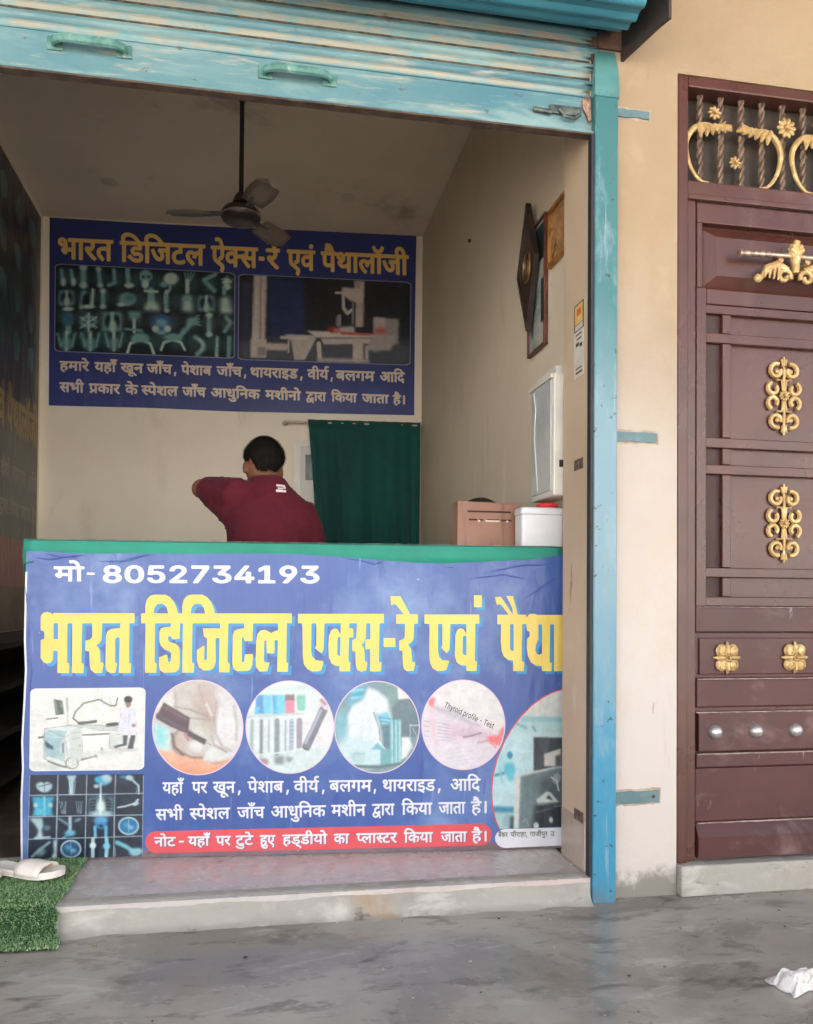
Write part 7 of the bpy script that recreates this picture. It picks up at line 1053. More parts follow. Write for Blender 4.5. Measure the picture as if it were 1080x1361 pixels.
L1 = leaf()
def copy_tree(o, parent):
    c = o.copy(); col.objects.link(c); c.parent = parent
    for ch in [q for q in bpy.data.objects if q.parent == o]: copy_tree(ch, c)
    return c
L2 = copy_tree(L1, DO); L2.location = (LX1-LX0+.004, 0, 0)

# ---- loose grit on the cement, and an unseen building added to bounce daylight
gt = MB(); r4 = random.Random(31)
for k in range(90):
    x = r4.uniform(-.75, 1.75); y = 2.47-r4.random()**1.6*1.0; r_ = r4.uniform(.0012, .0038)*(1.5 if r4.random() < .08 else 1); gt.cur = r4.choice((0, 0, 0, 2, 2, 1))
    b_ = bmesh.new(); bmesh.ops.create_icosphere(b_, subdivisions=1, radius=1)
    for v in b_.verts: v.co = v.co*(1+r4.uniform(-.25, .25))
    m_ = Matrix.Translation((x, y, r_*.45)) @ Matrix.Rotation(r4.uniform(0, 6), 4, 'Z') @ Matrix.Diagonal((r_*r4.uniform(.8, 1.6), r_, r_*.6, 1)); gt.bm(b_, m_)
single('grit', gt, [pm('grit_pale', (186, 178, 166), rough=.9), pm('grit_dark', (70, 62, 56), rough=.9), pm('grit_brown', (128, 104, 82), rough=.9)], (0, 0, 0), None, None, kind='stuff')
OB = root('bounce_building', (0, -14, -.15), 'added pale building across the road, out of view, bouncing daylight into the shop', 'building')
part('bounce_wall', MB().box(-36, 36, -17, -14, -.15, 6.4), pm('bounce_pale_render', (222, 224, 224), (206, 206, 204), .6, .35, .7, .9, bump=.1), OB)
part('bounce_parapet', MB().box(-36.2, 36.2, -17.2, -13.8, 6.401, 6.8), MATS['bounce_pale_render'], OB)
for i in range(16):
    x = -33+4.4*i; part('added_window', MB().box(x, x+1.3, -13.998, -13.95, 3.6, 5.1), pm('added_far_window', (70, 80, 84), rough=.2), OB); part('added_doorway', MB().box(x+1.8, x+3.6, -13.998, -13.95, -.14, 2.4), pm('added_far_shutter', (120, 132, 138), rough=.6), OB)

# ---- counter, its green cloth and the printed banner
m_ply = pm('counter_ply', (126, 104, 84), (104, 84, 68), 5, .4, .6, .6)
CT = root('reception_counter', FRONT(.9, FLR, -.3), 'waist high shop counter dressed with a green cloth, its front covered by the blue banner', 'counter')
def slab(m, u0, u1, o0, o1, z0, z1): m.add([FRONT(u, z, o) for z in (z0, z1) for u, o in ((u0, o0), (u1, o0), (u1, o1), (u0, o1))], [(0, 1, 2, 3), (4, 5, 6, 7), (0, 1, 5, 4), (1, 2, 6, 5), (2, 3, 7, 6), (3, 0, 4, 7)]); return m
UL, UR = .045, 1.895
part('front_board', slab(MB(), UL, UR, -.006, -.03, .08, 1.13), m_ply, CT)
part('end_board', slab(MB(), UL+.001, UL+.022, -.031, -.42, .08, 1.13), m_ply, CT)
part('top_board', slab(MB(), UL-.004, UR, -.003, -.45, 1.1305, 1.148), m_ply, CT)
part('kick_strip', slab(MB(), UL, UR, .004, -.0055, FLR+.001, .112), pm('kick_paint', (124, 104, 112), (108, 92, 98), 5, .4, .6, .5, layers=[((206, 198, 196), 12, .64, .74, (1, 1, 2.5)), ((84, 66, 64), 14, .6, .74, (1, 1, 2))]), CT)
m_cloth = pm('green_cloth', (18, 144, 122), (15, 128, 108), 3, .3, .7, .6, bump=.3, bscale=18, bdist=.01, sheen=.2)
k_ = 60; cl = MB()
def hang(u): return 1.06+.012*math.sin(u*9)+.006*math.sin(u*23)
gr_ = []
for i in range(k_+1):
    u = UL-.012+(UR-UL+.006)*i/k_; w_ = .0025*math.sin(u*31)+.002*math.sin(u*13+1)
    gr_.append([FRONT(u, 1.1525, -.44), FRONT(u, 1.1535+w_*.4, -.2), FRONT(u, 1.153, -.02), FRONT(u, 1.1515, -.002), FRONT(u, 1.147, .004), FRONT(u, 1.12, .0055+w_*.3), FRONT(u, hang(u), .006+w_*.3)])
cl.sheet(gr_)
ed = []                                       # the overhanging corner on the left end
for i in range(7):
    o = .004-.07*i; ed.append([FRONT(UL-.012, 1.1525, o), FRONT(UL-.016-.004*math.sin(i*2), 1.10, o-.005), FRONT(UL-.012+.01*math.sin(i*1.7), 1.045-.02*math.cos(i*1.3), o-.01)])
cl.sheet(ed)
cme = cl.mesh('counter_cloth', m_cloth, FRONT(.9, 1.15, -.2), fix=False); cobj = tag(link('counter_cloth', cme, None, FRONT(.9, 1.15, -.2)), 'bright green cloth laid over the counter top, hanging above the blue banner', 'tablecloth')
sf = cobj.modifiers.new('t', 'SOLIDIFY'); sf.thickness = .0015
part('cloth_border', MB().sheet([[FRONT(UL-.01+(UR-UL)*i/40, 1.1545, -.003+.001*math.sin(i)), FRONT(UL-.01+(UR-UL)*i/40, 1.1525, .0062)] for i in range(41)]), pm('cloth_edge_white', (190, 206, 196), (96, 160, 144), 26, .45, .55, .7), cobj)

def vinyl(name, c, c2, rough=.36, extra=()):
    k = NT(name); b_ = k.mix(k.ramp(k.noise(2.2, 5, .55), .3, .7), lin(c), lin(c2))
    for cc, sc, a, e, st in extra: b_ = k.mix(k.ramp(k.noise(sc, 6, .6, st), a, e), b_, lin(cc))
    k.l(b_, k.b.inputs['Base Color']); k.b.inputs['Roughness'].default_value = rough; k.b.inputs['Specular IOR Level'].default_value = .55
    vinyl_bump(k); return k.m
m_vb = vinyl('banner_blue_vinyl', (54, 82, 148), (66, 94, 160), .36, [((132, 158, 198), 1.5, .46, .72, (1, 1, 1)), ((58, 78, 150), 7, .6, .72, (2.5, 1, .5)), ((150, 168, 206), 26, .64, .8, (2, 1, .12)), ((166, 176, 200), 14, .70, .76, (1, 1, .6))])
m_vy = vinyl('banner_yellow_ink', (226, 202, 100), (220, 194, 92), .38)
m_vs = vinyl('banner_sky_ink', (52, 136, 192), (58, 142, 198), .38)
m_vw = vinyl('banner_white_ink', (218, 219, 224), (212, 214, 220), .38)
m_vr = vinyl('banner_red_ink', (214, 82, 90), (208, 78, 86), .38)
m_vk = vinyl('banner_black_ink', (70, 66, 70), (62, 60, 64), .4)
m_vp = vinyl('banner_pink_ink', (214, 190, 206), (208, 184, 204), .4)
m_ink = ink('banner_photo_ink')
BN = root('printed_banner', FRONT(.9, .1, 0), 'blue printed vinyl banner on the counter front with big yellow Hindi lettering', 'banner')
def fr(o):                                    # banner sheet mapped to banner-local coordinates
    b0 = Vector(BN.location); return lambda u, z: FRONT(u, z, o)-b0
def frp(o):
    f = fr(o); return lambda x, y: f(*fpx(x, y))
top = [(36, 733), (60, 733.5), (90, 735), (130, 736), (170, 735.5), (210, 736), (250, 736.5), (300, 736), (350, 736), (400, 737), (450, 740), (500, 744.5), (550, 748), (590, 749), (630, 747.5), (670, 745.5), (700, 744.5), (722, 742), (738, 738.5), (750, 736)]
left = [(29, 1143), (28.5, 1100), (28.5, 1060), (30.5, 1020), (29.5, 985), (32, 940), (34.5, 890), (33, 850), (34, 800), (35, 760)]
poly = [fpx(*p) for p in left+top]+[(UR-.002, fpx(745, 737)[1]), (UR-.002, .105), (fpx(400, 1137)[0], .1055), (fpx(200, 1140)[0], .1075)]
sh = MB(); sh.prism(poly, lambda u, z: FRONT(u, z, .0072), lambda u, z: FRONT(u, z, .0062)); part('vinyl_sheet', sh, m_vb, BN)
hem = MB(); hem.sheet([[FRONT(fpx(x, y)[0]-.001, fpx(x, y)[1], .0076), FRONT(fpx(x+2.2, y)[0], fpx(x, y)[1], .0078)] for x, y in left], False); part('white_hem', hem, m_vw, BN)
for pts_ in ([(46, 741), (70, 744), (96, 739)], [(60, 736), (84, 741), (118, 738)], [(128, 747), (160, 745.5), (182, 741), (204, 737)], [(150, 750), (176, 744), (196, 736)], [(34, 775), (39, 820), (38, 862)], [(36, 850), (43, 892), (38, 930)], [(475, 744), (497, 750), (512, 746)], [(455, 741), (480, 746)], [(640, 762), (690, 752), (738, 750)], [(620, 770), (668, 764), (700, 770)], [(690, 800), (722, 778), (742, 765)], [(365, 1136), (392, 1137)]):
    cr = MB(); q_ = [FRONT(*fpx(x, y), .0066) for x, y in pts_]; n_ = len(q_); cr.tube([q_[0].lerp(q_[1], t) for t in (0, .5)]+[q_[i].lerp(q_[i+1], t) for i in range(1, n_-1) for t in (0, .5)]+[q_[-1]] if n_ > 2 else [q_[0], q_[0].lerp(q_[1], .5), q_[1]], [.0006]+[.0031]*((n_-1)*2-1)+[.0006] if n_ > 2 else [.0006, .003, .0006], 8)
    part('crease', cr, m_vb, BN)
def lettering(name, key, mat, off, du=0, dz=0, parent=None):
    f = fr(off); return link(name, fillmesh(name, loops(key), lambda u, z: f(u+du, z+dz), mat), parent or BN)
lettering('title_shadow', 'front_title', m_vs, .0076, .0115, -.0105)
lettering('title_lettering', 'front_title', m_vy, .0082)
lettering('phone_number', 'phone', m_vw, .0080); lettering('service_lines', 'front_lines', m_vw, .0080)
def flat(name, pts, off, mat, parent=BN): return link(name, fillmesh(name, [np.array([fpx(*p) for p in pts])], fr(off), mat), parent)
pill = arc(637.5, 1108.5, 15, -90, 90, 10)[::-1]; pill = [(653 - 15 + 15*math.cos(R(a)), 1108.5+14.5*math.sin(R(a))) for a in range(-90, 91, 15)]+[(208 - 14.5*math.cos(R(a)), 1118.5-14.5*math.sin(R(a))*-1) for a in range(90, -91, -15)]
flat('red_note_bar', pill, .0077, m_vr)
f_ = fr(.0080); link('note_lettering_edge', fillmesh('note_lettering_edge', loops('front_note'), lambda u, z: f_(u+.0022, z-.002), vinyl('banner_slate_ink', (92, 78, 122), (88, 74, 118), .4)), BN)
lettering('note_lettering', 'front_note', m_vw, .0084)
rrp = lambda q, r: [p for p in q]
def quad_round(TL, TR, BR, BL, r=.05, n=5):
    TL, TR, BR, BL = [np.array(p, float) for p in (TL, TR, BR, BL)]; out = []
    for a in rrect(0, 0, 1, 1, r, n):
        u, v = a; out.append(tuple((TL*(1-u)+TR*u)*v+(BL*(1-u)+BR*u)*(1-v)))
    return out
def photo(name, boundary, pic, off=.0080, border=None, bw=1.02):
    if border is not None:
        c = np.mean(np.array(boundary), 0); flat('print_border', [tuple(c+(np.array(p)-c)*bw) for p in boundary], off-.0004, border)
    return link(name, picmesh(name, boundary, pic, frp(off), m_ink, gain=.82), BN)
photo('machine_photo', quad_round((42, 915.5), (193, 914), (191, 1022), (40.5, 1024), .055), pic_machine(), border=m_vw, bw=1.012)
photo('xray_grid_photo', [(40, 1029.5), (191.5, 1028), (190, 1137), (37, 1141)], pic_grid())
E_ = lambda cx, cy_, rx, ry: [(cx+rx*math.cos(R(a)), cy_+ry*math.sin(R(a))) for a in range(0, 360, 3)]
photo('blood_test_photo', E_(263, 966.5, 59.3, 62), pic_needle(), border=m_vp, bw=1.022)
photo('tube_rack_photo', E_(385, 966, 57.5, 60.5), pic_tubes(), border=m_vp, bw=1.022)
photo('laboratory_photo', E_(500.5, 966, 55.5, 60), pic_scientist(), border=m_vp, bw=1.024)
photo('report_photo', E_(615, 963, 54.5, 58.5), pic_report(), border=m_vp, bw=1.024)
lettering('report_title', 'thyroid', m_vk, .0084)
mic = [(752, 914), (745, 915.5), (734, 919), (720, 926), (706, 936), (692, 950), (678, 968), (668, 986), (659, 1008), (653.5, 1030), (651.5, 1052), (653, 1072), (657, 1090), (662, 1101), (752, 1098)]
photo('microscope_photo', mic, pic_microscope(), off=.0079)
link('microscope_edge', MB().sheet([[FRONT(*fpx(x, y), .0083), FRONT(*fpx(x+d, y+e), .0083)] for (x, y), (d, e) in zip(mic[:14], [(0, 1.5)]*2+[(.8, 1.4)]*4+[(1.5, .8)]*3+[(1.7, 0)]*5)], False).mesh('microscope_edge', m_vr, BN.location), BN)
wp = [(671 - 14*math.sin(R(a)), 1113.5-12.5*math.cos(R(a))) for a in range(0, 181, 15)]; wp = [(x, y) for x, y in wp]+[(752, 1122.5), (752, 1099)]
flat('address_bar', wp, .0086, m_vw); lettering('address_lettering', 'front_place', vinyl('banner_grey_ink', (120, 128, 124), (114, 122, 118), .4), .0090)
# ---- banner on the back wall
m_nb = vinyl('wall_banner_navy', (48, 56, 116), (52, 62, 128), .42, [((60, 86, 156), 1.6, .62, .9, (1, 1, 1))])
m_ny = vinyl('wall_banner_gold_ink', (246, 204, 118), (240, 198, 110), .45); m_nw = vinyl('wall_banner_cream_ink', (226, 208, 190), (220, 202, 184), .45); m_nl = vinyl('wall_banner_line_ink', (136, 142, 166), (130, 136, 160), .45)
WB = root('wall_banner', BACK(1.2, 2.2, .005), 'navy printed banner with orange Hindi title and x-ray pictures, high on the back wall', 'banner')
def wfr(o):
    b0 = Vector(WB.location); return lambda u, z: BACK(u, z, o)-b0
q4 = [bpx(*p) for p in ((66, 289.5), (190, 297), (310, 303), (430, 308), (553, 314), (551, 433), (550, 552), (430, 549.5), (310, 547), (190, 542), (65, 539))]
s_ = MB(); s_.prism(q4, lambda u, z: BACK(u, z, .006), lambda u, z: BACK(u, z, .001)); part('vinyl_sheet', s_, m_nb, WB)
def wlet(name, key, mat, o): f = wfr(o); return link(name, fillmesh(name, loops(key), f, mat), WB)
wlet('title_lettering', 'back_title', m_ny, .0075); wlet('service_lines', 'back_lines', m_nw, .0075)
def wphoto(name, bd, pic):
    f = wfr(.0072); g2 = wfr(.0067); c = np.mean(np.array(bd), 0)
    link('print_border', fillmesh('print_border', [np.array([bpx(*(c+(np.array(p)-c)*(1.012, 1.022))) for p in bd])], g2, m_nl), WB)
    return link(name, picmesh(name, bd, pic, lambda x, y: f(*bpx(x, y)), m_ink), WB)
wphoto('xray_collage', quad_round((74.5, 352), (311.5, 364), (310.5, 476), (73.5, 466.5), .035), pic_collage())
wphoto('xray_room_photo', quad_round((318, 365.5), (545, 376.5), (544, 485), (317, 477.5), .035), pic_xrayroom())

# ---- banner along the left wall, seen edge-on
LB = root('side_banner', (PLX, 4.3, 2.2), 'dark x-ray banner with a red foot covering the left wall, seen almost edge on', 'banner')
m_sb = vinyl('side_banner_black', (36, 38, 46), (42, 42, 46), .3); m_sg = vinyl('side_banner_gold', (150, 122, 62), (138, 112, 58), .35); m_sr = vinyl('side_banner_red', (126, 44, 42), (116, 40, 40), .35); m_sx = vinyl('side_banner_xray', (92, 128, 126), (40, 58, 64), .3)
Y0, Y1 = 2.9, 5.66
part('vinyl_sheet', MB().box(PLX+.001, PLX+.005, Y0, Y1, 1.30, 3.42), m_sb, LB)
part('red_foot', MB().box(PLX+.001, PLX+.006, Y0, Y1, 1.03, 1.2995), m_sr, LB)
def sfr(o): return lambda u, z: Vector((PLX+o, 2.95+u, z))-Vector(LB.location)
bt = loops('back_title'); zmin = min(q[:, 1].min() for q in bt); zmax = max(q[:, 1].max() for q in bt)
bl_ = loops('back_lines'); lz0 = min(q[:, 1].min() for q in bl_); lz1 = max(q[:, 1].max() for q in bl_); f = sfr(.0062)
link('title_lettering', fillmesh('title_lettering', bt, lambda u, z: f(u*1.12, 1.86+(z-zmin)/(zmax-zmin)*.34), m_sg), LB)
link('service_lines', fillmesh('service_lines', bl_, lambda u, z: f(u*1.12, 1.40+(z-lz0)/(lz1-lz0)*.36), vinyl('side_banner_grey', (120, 112, 104), (110, 102, 96), .35)), LB)
r8 = random.Random(5)
for i in range(9):
    for j in range(4):
        y = 3.0+.29*i; z = 2.32+.265*j
        pts = [(y+.13+.10*r8.uniform(.5, 1)*math.cos(a*.6), z+.12+.11*r8.uniform(.5, 1)*math.sin(a*.6)) for a in range(10)]
        part('xray_print', MB().add([(PLX+.0056, a, b_) for a, b_ in pts], [list(range(10))]), m_sx, LB)

# ---- dark shelf rack under it
RK = root('shelf_rack', (PLX+.2, 4.5, FLR), 'low dark wooden shelf rack along the left wall behind the counter', 'rack')
m_dk = pm('dark_wood', (38, 30, 26), (28, 22, 19), 6, .4, .6, .85, stretch=(1, .2, 1))
for z in (.16, .36, .56, .74): part('shelf', MB().box(PLX+.006, PLX+.36, 3.4, 5.62, z, z+.025, .003), m_dk, RK)
for y in (3.4, 4.15, 4.9, 5.585): part('upright', MB().box(PLX+.008, PLX+.35, y, y+.03, FLR, .739, .002) if y in (3.4, 5.585) else MB().box(PLX+.33, PLX+.358, y, y+.03, FLR, .7385, .002), m_dk, RK)
part('back_board', MB().box(PLX+.002, PLX+.0055, 3.42, 5.6, FLR, .738), pm('rack_back', (40, 32, 28), rough=.8), RK)

# ---- ceiling fan
FY = 4.09; fx = at(321, 200, FY).x; fz = at(321, 288, FY).z
FN = root('ceiling_fan', (fx, FY, CEIL), 'dark brown three bladed ceiling fan hanging from a long rod', 'fan')
m_fan = pm('fan_enamel', (50, 40, 36), (44, 36, 32), 8, .4, .6, .35, bump=.05); m_fb = pm('fan_blade_enamel', (118, 102, 90), (106, 92, 80), 8, .4, .6, .4, bump=.05)
part('down_rod', MB().tube([(fx, FY, CEIL-.02), (fx, FY, fz+.07)], .0115, 12), m_fan, FN)
part('canopy', MB().lathe([(0, 0), (.055, -.001), (.05, -.03), (.028, -.065), (.014, -.075), (0, -.076)], (fx, FY, CEIL), 'z', 24), m_fan, FN)
part('lower_canopy', MB().lathe([(0, .12), (.016, .118), (.03, .10), (.045, .06), (.0, .058)], (fx, FY, fz), 'z', 24), m_fan, FN)
part('motor', MB().lathe([(0, .048), (.05, .046), (.082, .034), (.094, .018), (.095, -.006), (.086, -.022), (.06, -.034), (.03, -.039), (0, -.04)], (fx, FY, fz), 'z', 32), m_fan, FN)
part('trim_ring', MB().lathe([(.0945, .004), (.0965, .002), (.0965, -.004), (.0945, -.006)], (fx, FY, fz), 'z', 32), m_silver, FN)
for a in (52, 172, 292):
    m = MB(); d = Vector((math.cos(R(a)), math.sin(R(a)), 0)); sd_ = Vector((-d.y, d.x, 0)); rows = []
    for i in range(14):
        t = i/13; r_ = .14+.22*t; hw = .05+.014*math.sin(t*3)-(.0 if t < .93 else (t-.93)*.6)
        rows.append([Vector((fx, FY, fz+.012))+d*r_+sd_*(hw*s_)+Vector((0, 0, -.014*s_)) for s_ in (-1, -.3, .3, 1)])
    m.sheet(rows); me = m.mesh('blade', m_fb, FN.location); bo = link('blade', me, FN); sf = bo.modifiers.new('t', 'SOLIDIFY'); sf.thickness = .004
    ir = MB(); ir.obox(Vector((fx, FY, fz+.012))+d*.135, d*.055, sd_*.02, Vector((0, 0, .003)), .001); part('blade_iron', ir, m_fan, bo)

# ---- curtain, its rod, and the white frame behind
RU0, RZ = bpx(378, 563); RU1, _ = bpx(557, 566)
rod = MB(); rod.tube([BACK(RU0, RZ, .06), BACK(RU1+.01, RZ, .06)], .009, 10)
RD = root('curtain_rod', BACK((RU0+RU1)/2, RZ, .06), 'pale slim curtain rod fixed under the navy banner', 'curtain rod'); part('rod', rod, pm('rod_paint', (196, 184, 164), rough=.4, bump=0), RD)
for u in (RU0+.003, RU1-.02): part('rod_bracket', MB().lathe([(0, -.062), (.012, -.06), (.012, -.008), (.02, -.004), (.02, 0), (0, 0)], BACK(u, RZ, .0), 'y', 12), MATS['rod_paint'], RD)
m_cur = pm('curtain_cloth', (4, 78, 72), (3, 62, 58), 2, .35, .7, .75, bump=.25, bscale=140, bdist=.002, sheen=.3, spec=.3)
CU = MB(); rows = []; nu = 150; cu0 = bpx(409, 563)[0]; cu1 = bpx(557, 566)[0]
for j in range(30):
    t = j/29; z = RZ+.018-(RZ-.16)*t; row = []
    lft = cu0+.14*t**.8*(1 if t < .6 else 1.02)
    for i in range(nu+1):
        s = i/nu; u = lft+(cu1-lft)*s
        amp = .009+.042*min(1, t*1.6); o = .065+amp*(math.sin(s*46+2.2*math.sin(s*7)+.5*t)*.42*(.5+.5*math.sin(s*11+2)**2)+.6*math.sin(s*17+1+t*.9+math.sin(s*5)))+.007*math.sin(t*7+s*12)
        if t < .03: o = .071+.004*math.sin(s*58)
        row.append(BACK(u, z, max(.02, o)))
    rows.append(row)
CU.sheet(rows); cme = CU.mesh('curtain', m_cur, BACK((cu0+cu1)/2, RZ, .06), fix=False); co_ = tag(link('curtain', cme, None, BACK((cu0+cu1)/2, RZ, .06)), 'dark green cloth curtain hanging across the back doorway', 'curtain'); sf = co_.modifiers.new('t', 'SOLIDIFY'); sf.thickness = .0015
m_pvc = pm('white_frame_paint', (226, 222, 214), (214, 210, 202), 3, .4, .7, .4, bump=.05)
u0, z1 = bpx(391, 585); DF = root('white_doorway', BACK(u0+.35, FLR, .01), 'white painted door with a small dark pane, mostly hidden behind the green curtain', 'door')
def bbox(m, u0, u1, z0, z1, o0, o1): m.add([BACK(u, z, o) for z in (z0, z1) for u, o in ((u0, o0), (u1, o0), (u1, o1), (u0, o1))], [(0, 1, 2, 3), (4, 5, 6, 7), (0, 1, 5, 4), (1, 2, 6, 5), (2, 3, 7, 6), (3, 0, 4, 7)]); return m
fm = bbox(MB(), u0, u0+.045, FLR, z1, 0.001, .03); bbox(fm, u0+.76, u0+.80, FLR, z1, 0.001, .03); bbox(fm, u0+.0451, u0+.7599, z1-.045, z1, .001, .03); part('door_frame', fm, m_pvc, DF)
part('door_panel', bbox(MB(), u0+.0455, u0+.7595, FLR+.005, z1-.0455, .001, .018), pm('white_panel', (204, 202, 194), (194, 192, 184), 3, .4, .7, .4, bump=.05), DF)
part('dark_pane', bbox(MB(), u0+.075, u0+.22, z1-.27, z1-.10, .019, .022), pm('pane_dark', (50, 62, 56), rough=.15, bump=0), DF)

# ---- pictures on the right wall
def onwall(m, poly, x0, x1): m.prism(poly, lambda y, z: Vector((x0, y, z)), lambda y, z: Vector((x1, y, z))); return m
def frame_ring(m, y0, y1, z0, z1, wd, x0, x1, bev=.002):
    m.box(x0, x1, y0, y1, z1-wd, z1, bev); m.box(x0, x1, y0, y1, z0, z0+wd, bev); m.box(x0, x1, y0, y0+wd, z0+wd+.0003, z1-wd-.0003, bev); m.box(x0, x1, y1-wd, y1, z0+wd+.0003, z1-wd-.0003, bev); return m
m_dkf = pm('dark_frame_wood', (44, 34, 30), (60, 46, 38), 12, .4, .6, .35); m_gf = pm('golden_frame', (186, 132, 66), (150, 100, 48), 18, .4, .6, .35, .3); m_red = pm('red_brown_frame', (104, 56, 46), (84, 46, 40), 12, .4, .6, .4)
dm = [(3.075, 2.318), (3.178, 2.566), (3.292, 2.298), (3.17, 2.042)]
DMO = root('diamond_frame', (PRX-.02, 3.18, 2.3), 'dark diamond shaped wooden frame with a round motif on the right wall', 'picture')
c_ = (3.18, 2.304); inn = [(c_[0]+(a-c_[0])*.86, c_[1]+(b_-c_[1])*.86) for a, b_ in dm]
m = MB()
for i in range(4):
    a, b_, c1, d1 = dm[i], dm[(i+1) % 4], inn[(i+1) % 4], inn[i]; onwall(m, [a, b_, c1, d1], PRX-.045, PRX-.022)
part('frame', m, m_dkf, DMO); part('panel', onwall(MB(), [(c_[0]+(a-c_[0])*.87, c_[1]+(b_-c_[1])*.87) for a, b_ in dm], PRX-.037, PRX-.023), pm('motif_panel', (70, 52, 40), (52, 40, 34), 14, .4, .6, .4), DMO)
m = MB(); m.tube([(PRX-.039, c_[0]+.042*math.cos(R(a)), c_[1]+.06*math.sin(R(a))) for a in range(0, 361, 15)], .005, 8); m.tube([(PRX-.039, c_[0]+.02*math.cos(R(a)), c_[1]+.03*math.sin(R(a))) for a in range(0, 361, 20)], .004, 8); part('round_motif', m, pm('motif_bronze', (120, 92, 62), rough=.4, metal=.4, bump=0), DMO)
TF = root('tall_picture', (PRX, 3.13, 2.2), 'tall red brown picture frame on the right wall behind the dark diamond frame', 'picture')
part('frame', frame_ring(MB(), 3.03, 3.235, 1.95, 2.465, .012, PRX-.018, PRX-.002), m_red, TF)
part('print', MB().box(PRX-.010, PRX-.004, 3.0425, 3.2225, 1.9625, 2.4525), pm('picture_print', (178, 174, 158), (150, 158, 150), 6, .4, .6, .4, layers=[((70, 96, 96), 9, .56, .66, (1, 1, 1))], bump=0), TF)
part('dark_print', MB().box(PRX-.012, PRX-.0104, 3.05, 3.21, 2.30, 2.44), pm('print_dark', (36, 46, 46), (24, 62, 62), 9, .4, .6, .4, bump=0), TF)
part('dark_print', MB().box(PRX-.012, PRX-.0104, 3.05, 3.085, 2.05, 2.22), pm('print_dark', (36, 46, 46), (24, 62, 62), 9, .4, .6, .4, bump=0), TF)
GFO = root('golden_picture', (PRX, 2.92, 2.33), 'small golden framed picture on the right wall beside the shopfront jamb', 'picture')
part('frame', frame_ring(MB(), 2.80, 2.995, 2.225, 2.445, .016, PRX-.02, PRX-.002), m_gf, GFO)
part('print', MB().box(PRX-.010, PRX-.004, 2.8165, 2.9785, 2.2415, 2.4285), pm('gold_print', (150, 110, 74), (196, 150, 96), 14, .4, .6, .4, layers=[((90, 56, 40), 18, .55, .65, (1, 1, 1))], bump=0), GFO)

# ---- x-ray viewing box
VB = root('xray_view_box', (PRX-.05, 2.98, 1.6), 'white wall mounted x-ray viewing box with a pale front above the counter', 'light box')
m_wb = pm('view_box_white', (216, 212, 202), (206, 202, 192), 4, .4, .6, .4, bump=.05)
vx0, vx1, vy0, vy1, vz0, vz1 = PRX-.085, PRX-.001, 2.765, 3.005, 1.33, 1.765
m = MB(); m.box(vx0+.01, vx1, vy0, vy1, vz0, vz1, .006); m.prism([(vy0+.003, vz1-.002), (vy1-.003, vz1-.002), (vy1-.04, vz1+.025), (vy0+.02, vz1+.03)], lambda y, z: Vector((vx0+.022, y, z)), lambda y, z: Vector((vx1-.004, y, z))); part('case', m, m_wb, VB)
part('screen', MB().box(vx0+.004, vx0+.0105, vy0+.018, vy1-.018, vz0+.02, vz1-.02, .001), pm('view_screen', (184, 188, 186), (170, 176, 176), 5, .4, .6, .15, bump=0), VB)
part('film_clip', MB().box(vx0-.002, vx0+.0098, vy0+.002, vy1-.002, vz1-.0195, vz1-.003, .001), m_wb, VB)
m = MB(); m.tube([(vx0+.002, vy1-.05, vz1-.03), (vx0-.001, vy1-.08, vz1-.1), (vx0+.001, vy1-.06, vz1-.2), (vx0+.001, vy1-.1, vz0+.03)], .0022, 6); part('cable', m, pm('cable_white', (224, 222, 216), rough=.4, bump=0), VB)
part('switch', MB().box(vx0+.03, vx0+.05, vy0-.006, vy0+.001, 1.43, 1.455, .002), pm('black_plastic', (34, 32, 34), rough=.4, bump=0), VB)

# ---- notices on the jamb
m_np = pm('paper_white', (214, 206, 194), (204, 196, 184), 8, .4, .6, .7, bump=.05); m_nk = pm('notice_ink', (84, 82, 80), rough=.7, bump=0)
def onjamb(m, x0, y0, x1, y1, o0, o1):
    a = atx(x0, (y0+y1)/2, 1.058); b_ = atx(x1, (y0+y1)/2, 1.058); zt = atx((x0+x1)/2, y0, 1.058).z; zb_ = atx((x0+x1)/2, y1, 1.058).z
    m.box(1.0545-o1, 1.0545-o0, min(a.y, b_.y), max(a.y, b_.y), zb_, zt); return m
a = atx(771, 470, 1.058); NS = root('payment_notice', (1.058, a.y, a.z), 'narrow white payment notice pasted on the jamb below a yellow sticker', 'notice')
part('sheet', onjamb(MB(), 764.5, 440, 777, 501, .0002, .0014), m_np, NS); m = MB()
for y0, y1, xa, xb in ((443, 445, 767, 775), (449, 451, 768, 774.5), (456, 461, 767, 771), (455, 460, 772, 775.5), (488, 490, 767, 775), (493, 496, 767, 775.5)): part('print_mark', onjamb(MB(), xa, y0, xb, y1, .0016, .002), m_nk, NS)
a = atx(771, 420, 1.058); YS = root('yellow_sticker', (1.058, a.y, a.z), 'small yellow and white sticker with an orange mark on the jamb', 'sticker')
part('sheet', onjamb(MB(), 764.5, 403, 777, 438.5, .0002, .0014), pm('sticker_edge', (92, 84, 78), rough=.6, bump=0), YS); part('face', onjamb(MB(), 766, 405, 776, 430, .0016, .002), pm('sticker_yellow', (226, 178, 92), (220, 190, 130), 30, .4, .6, .6, bump=0), YS)
part('white_band', onjamb(MB(), 766, 431, 776, 437.5, .0016, .002), m_np, YS); part('orange_mark', onjamb(MB(), 768.5, 410, 774, 419, .0021, .0024), pm('sticker_orange', (206, 104, 50), rough=.6, bump=0), YS)

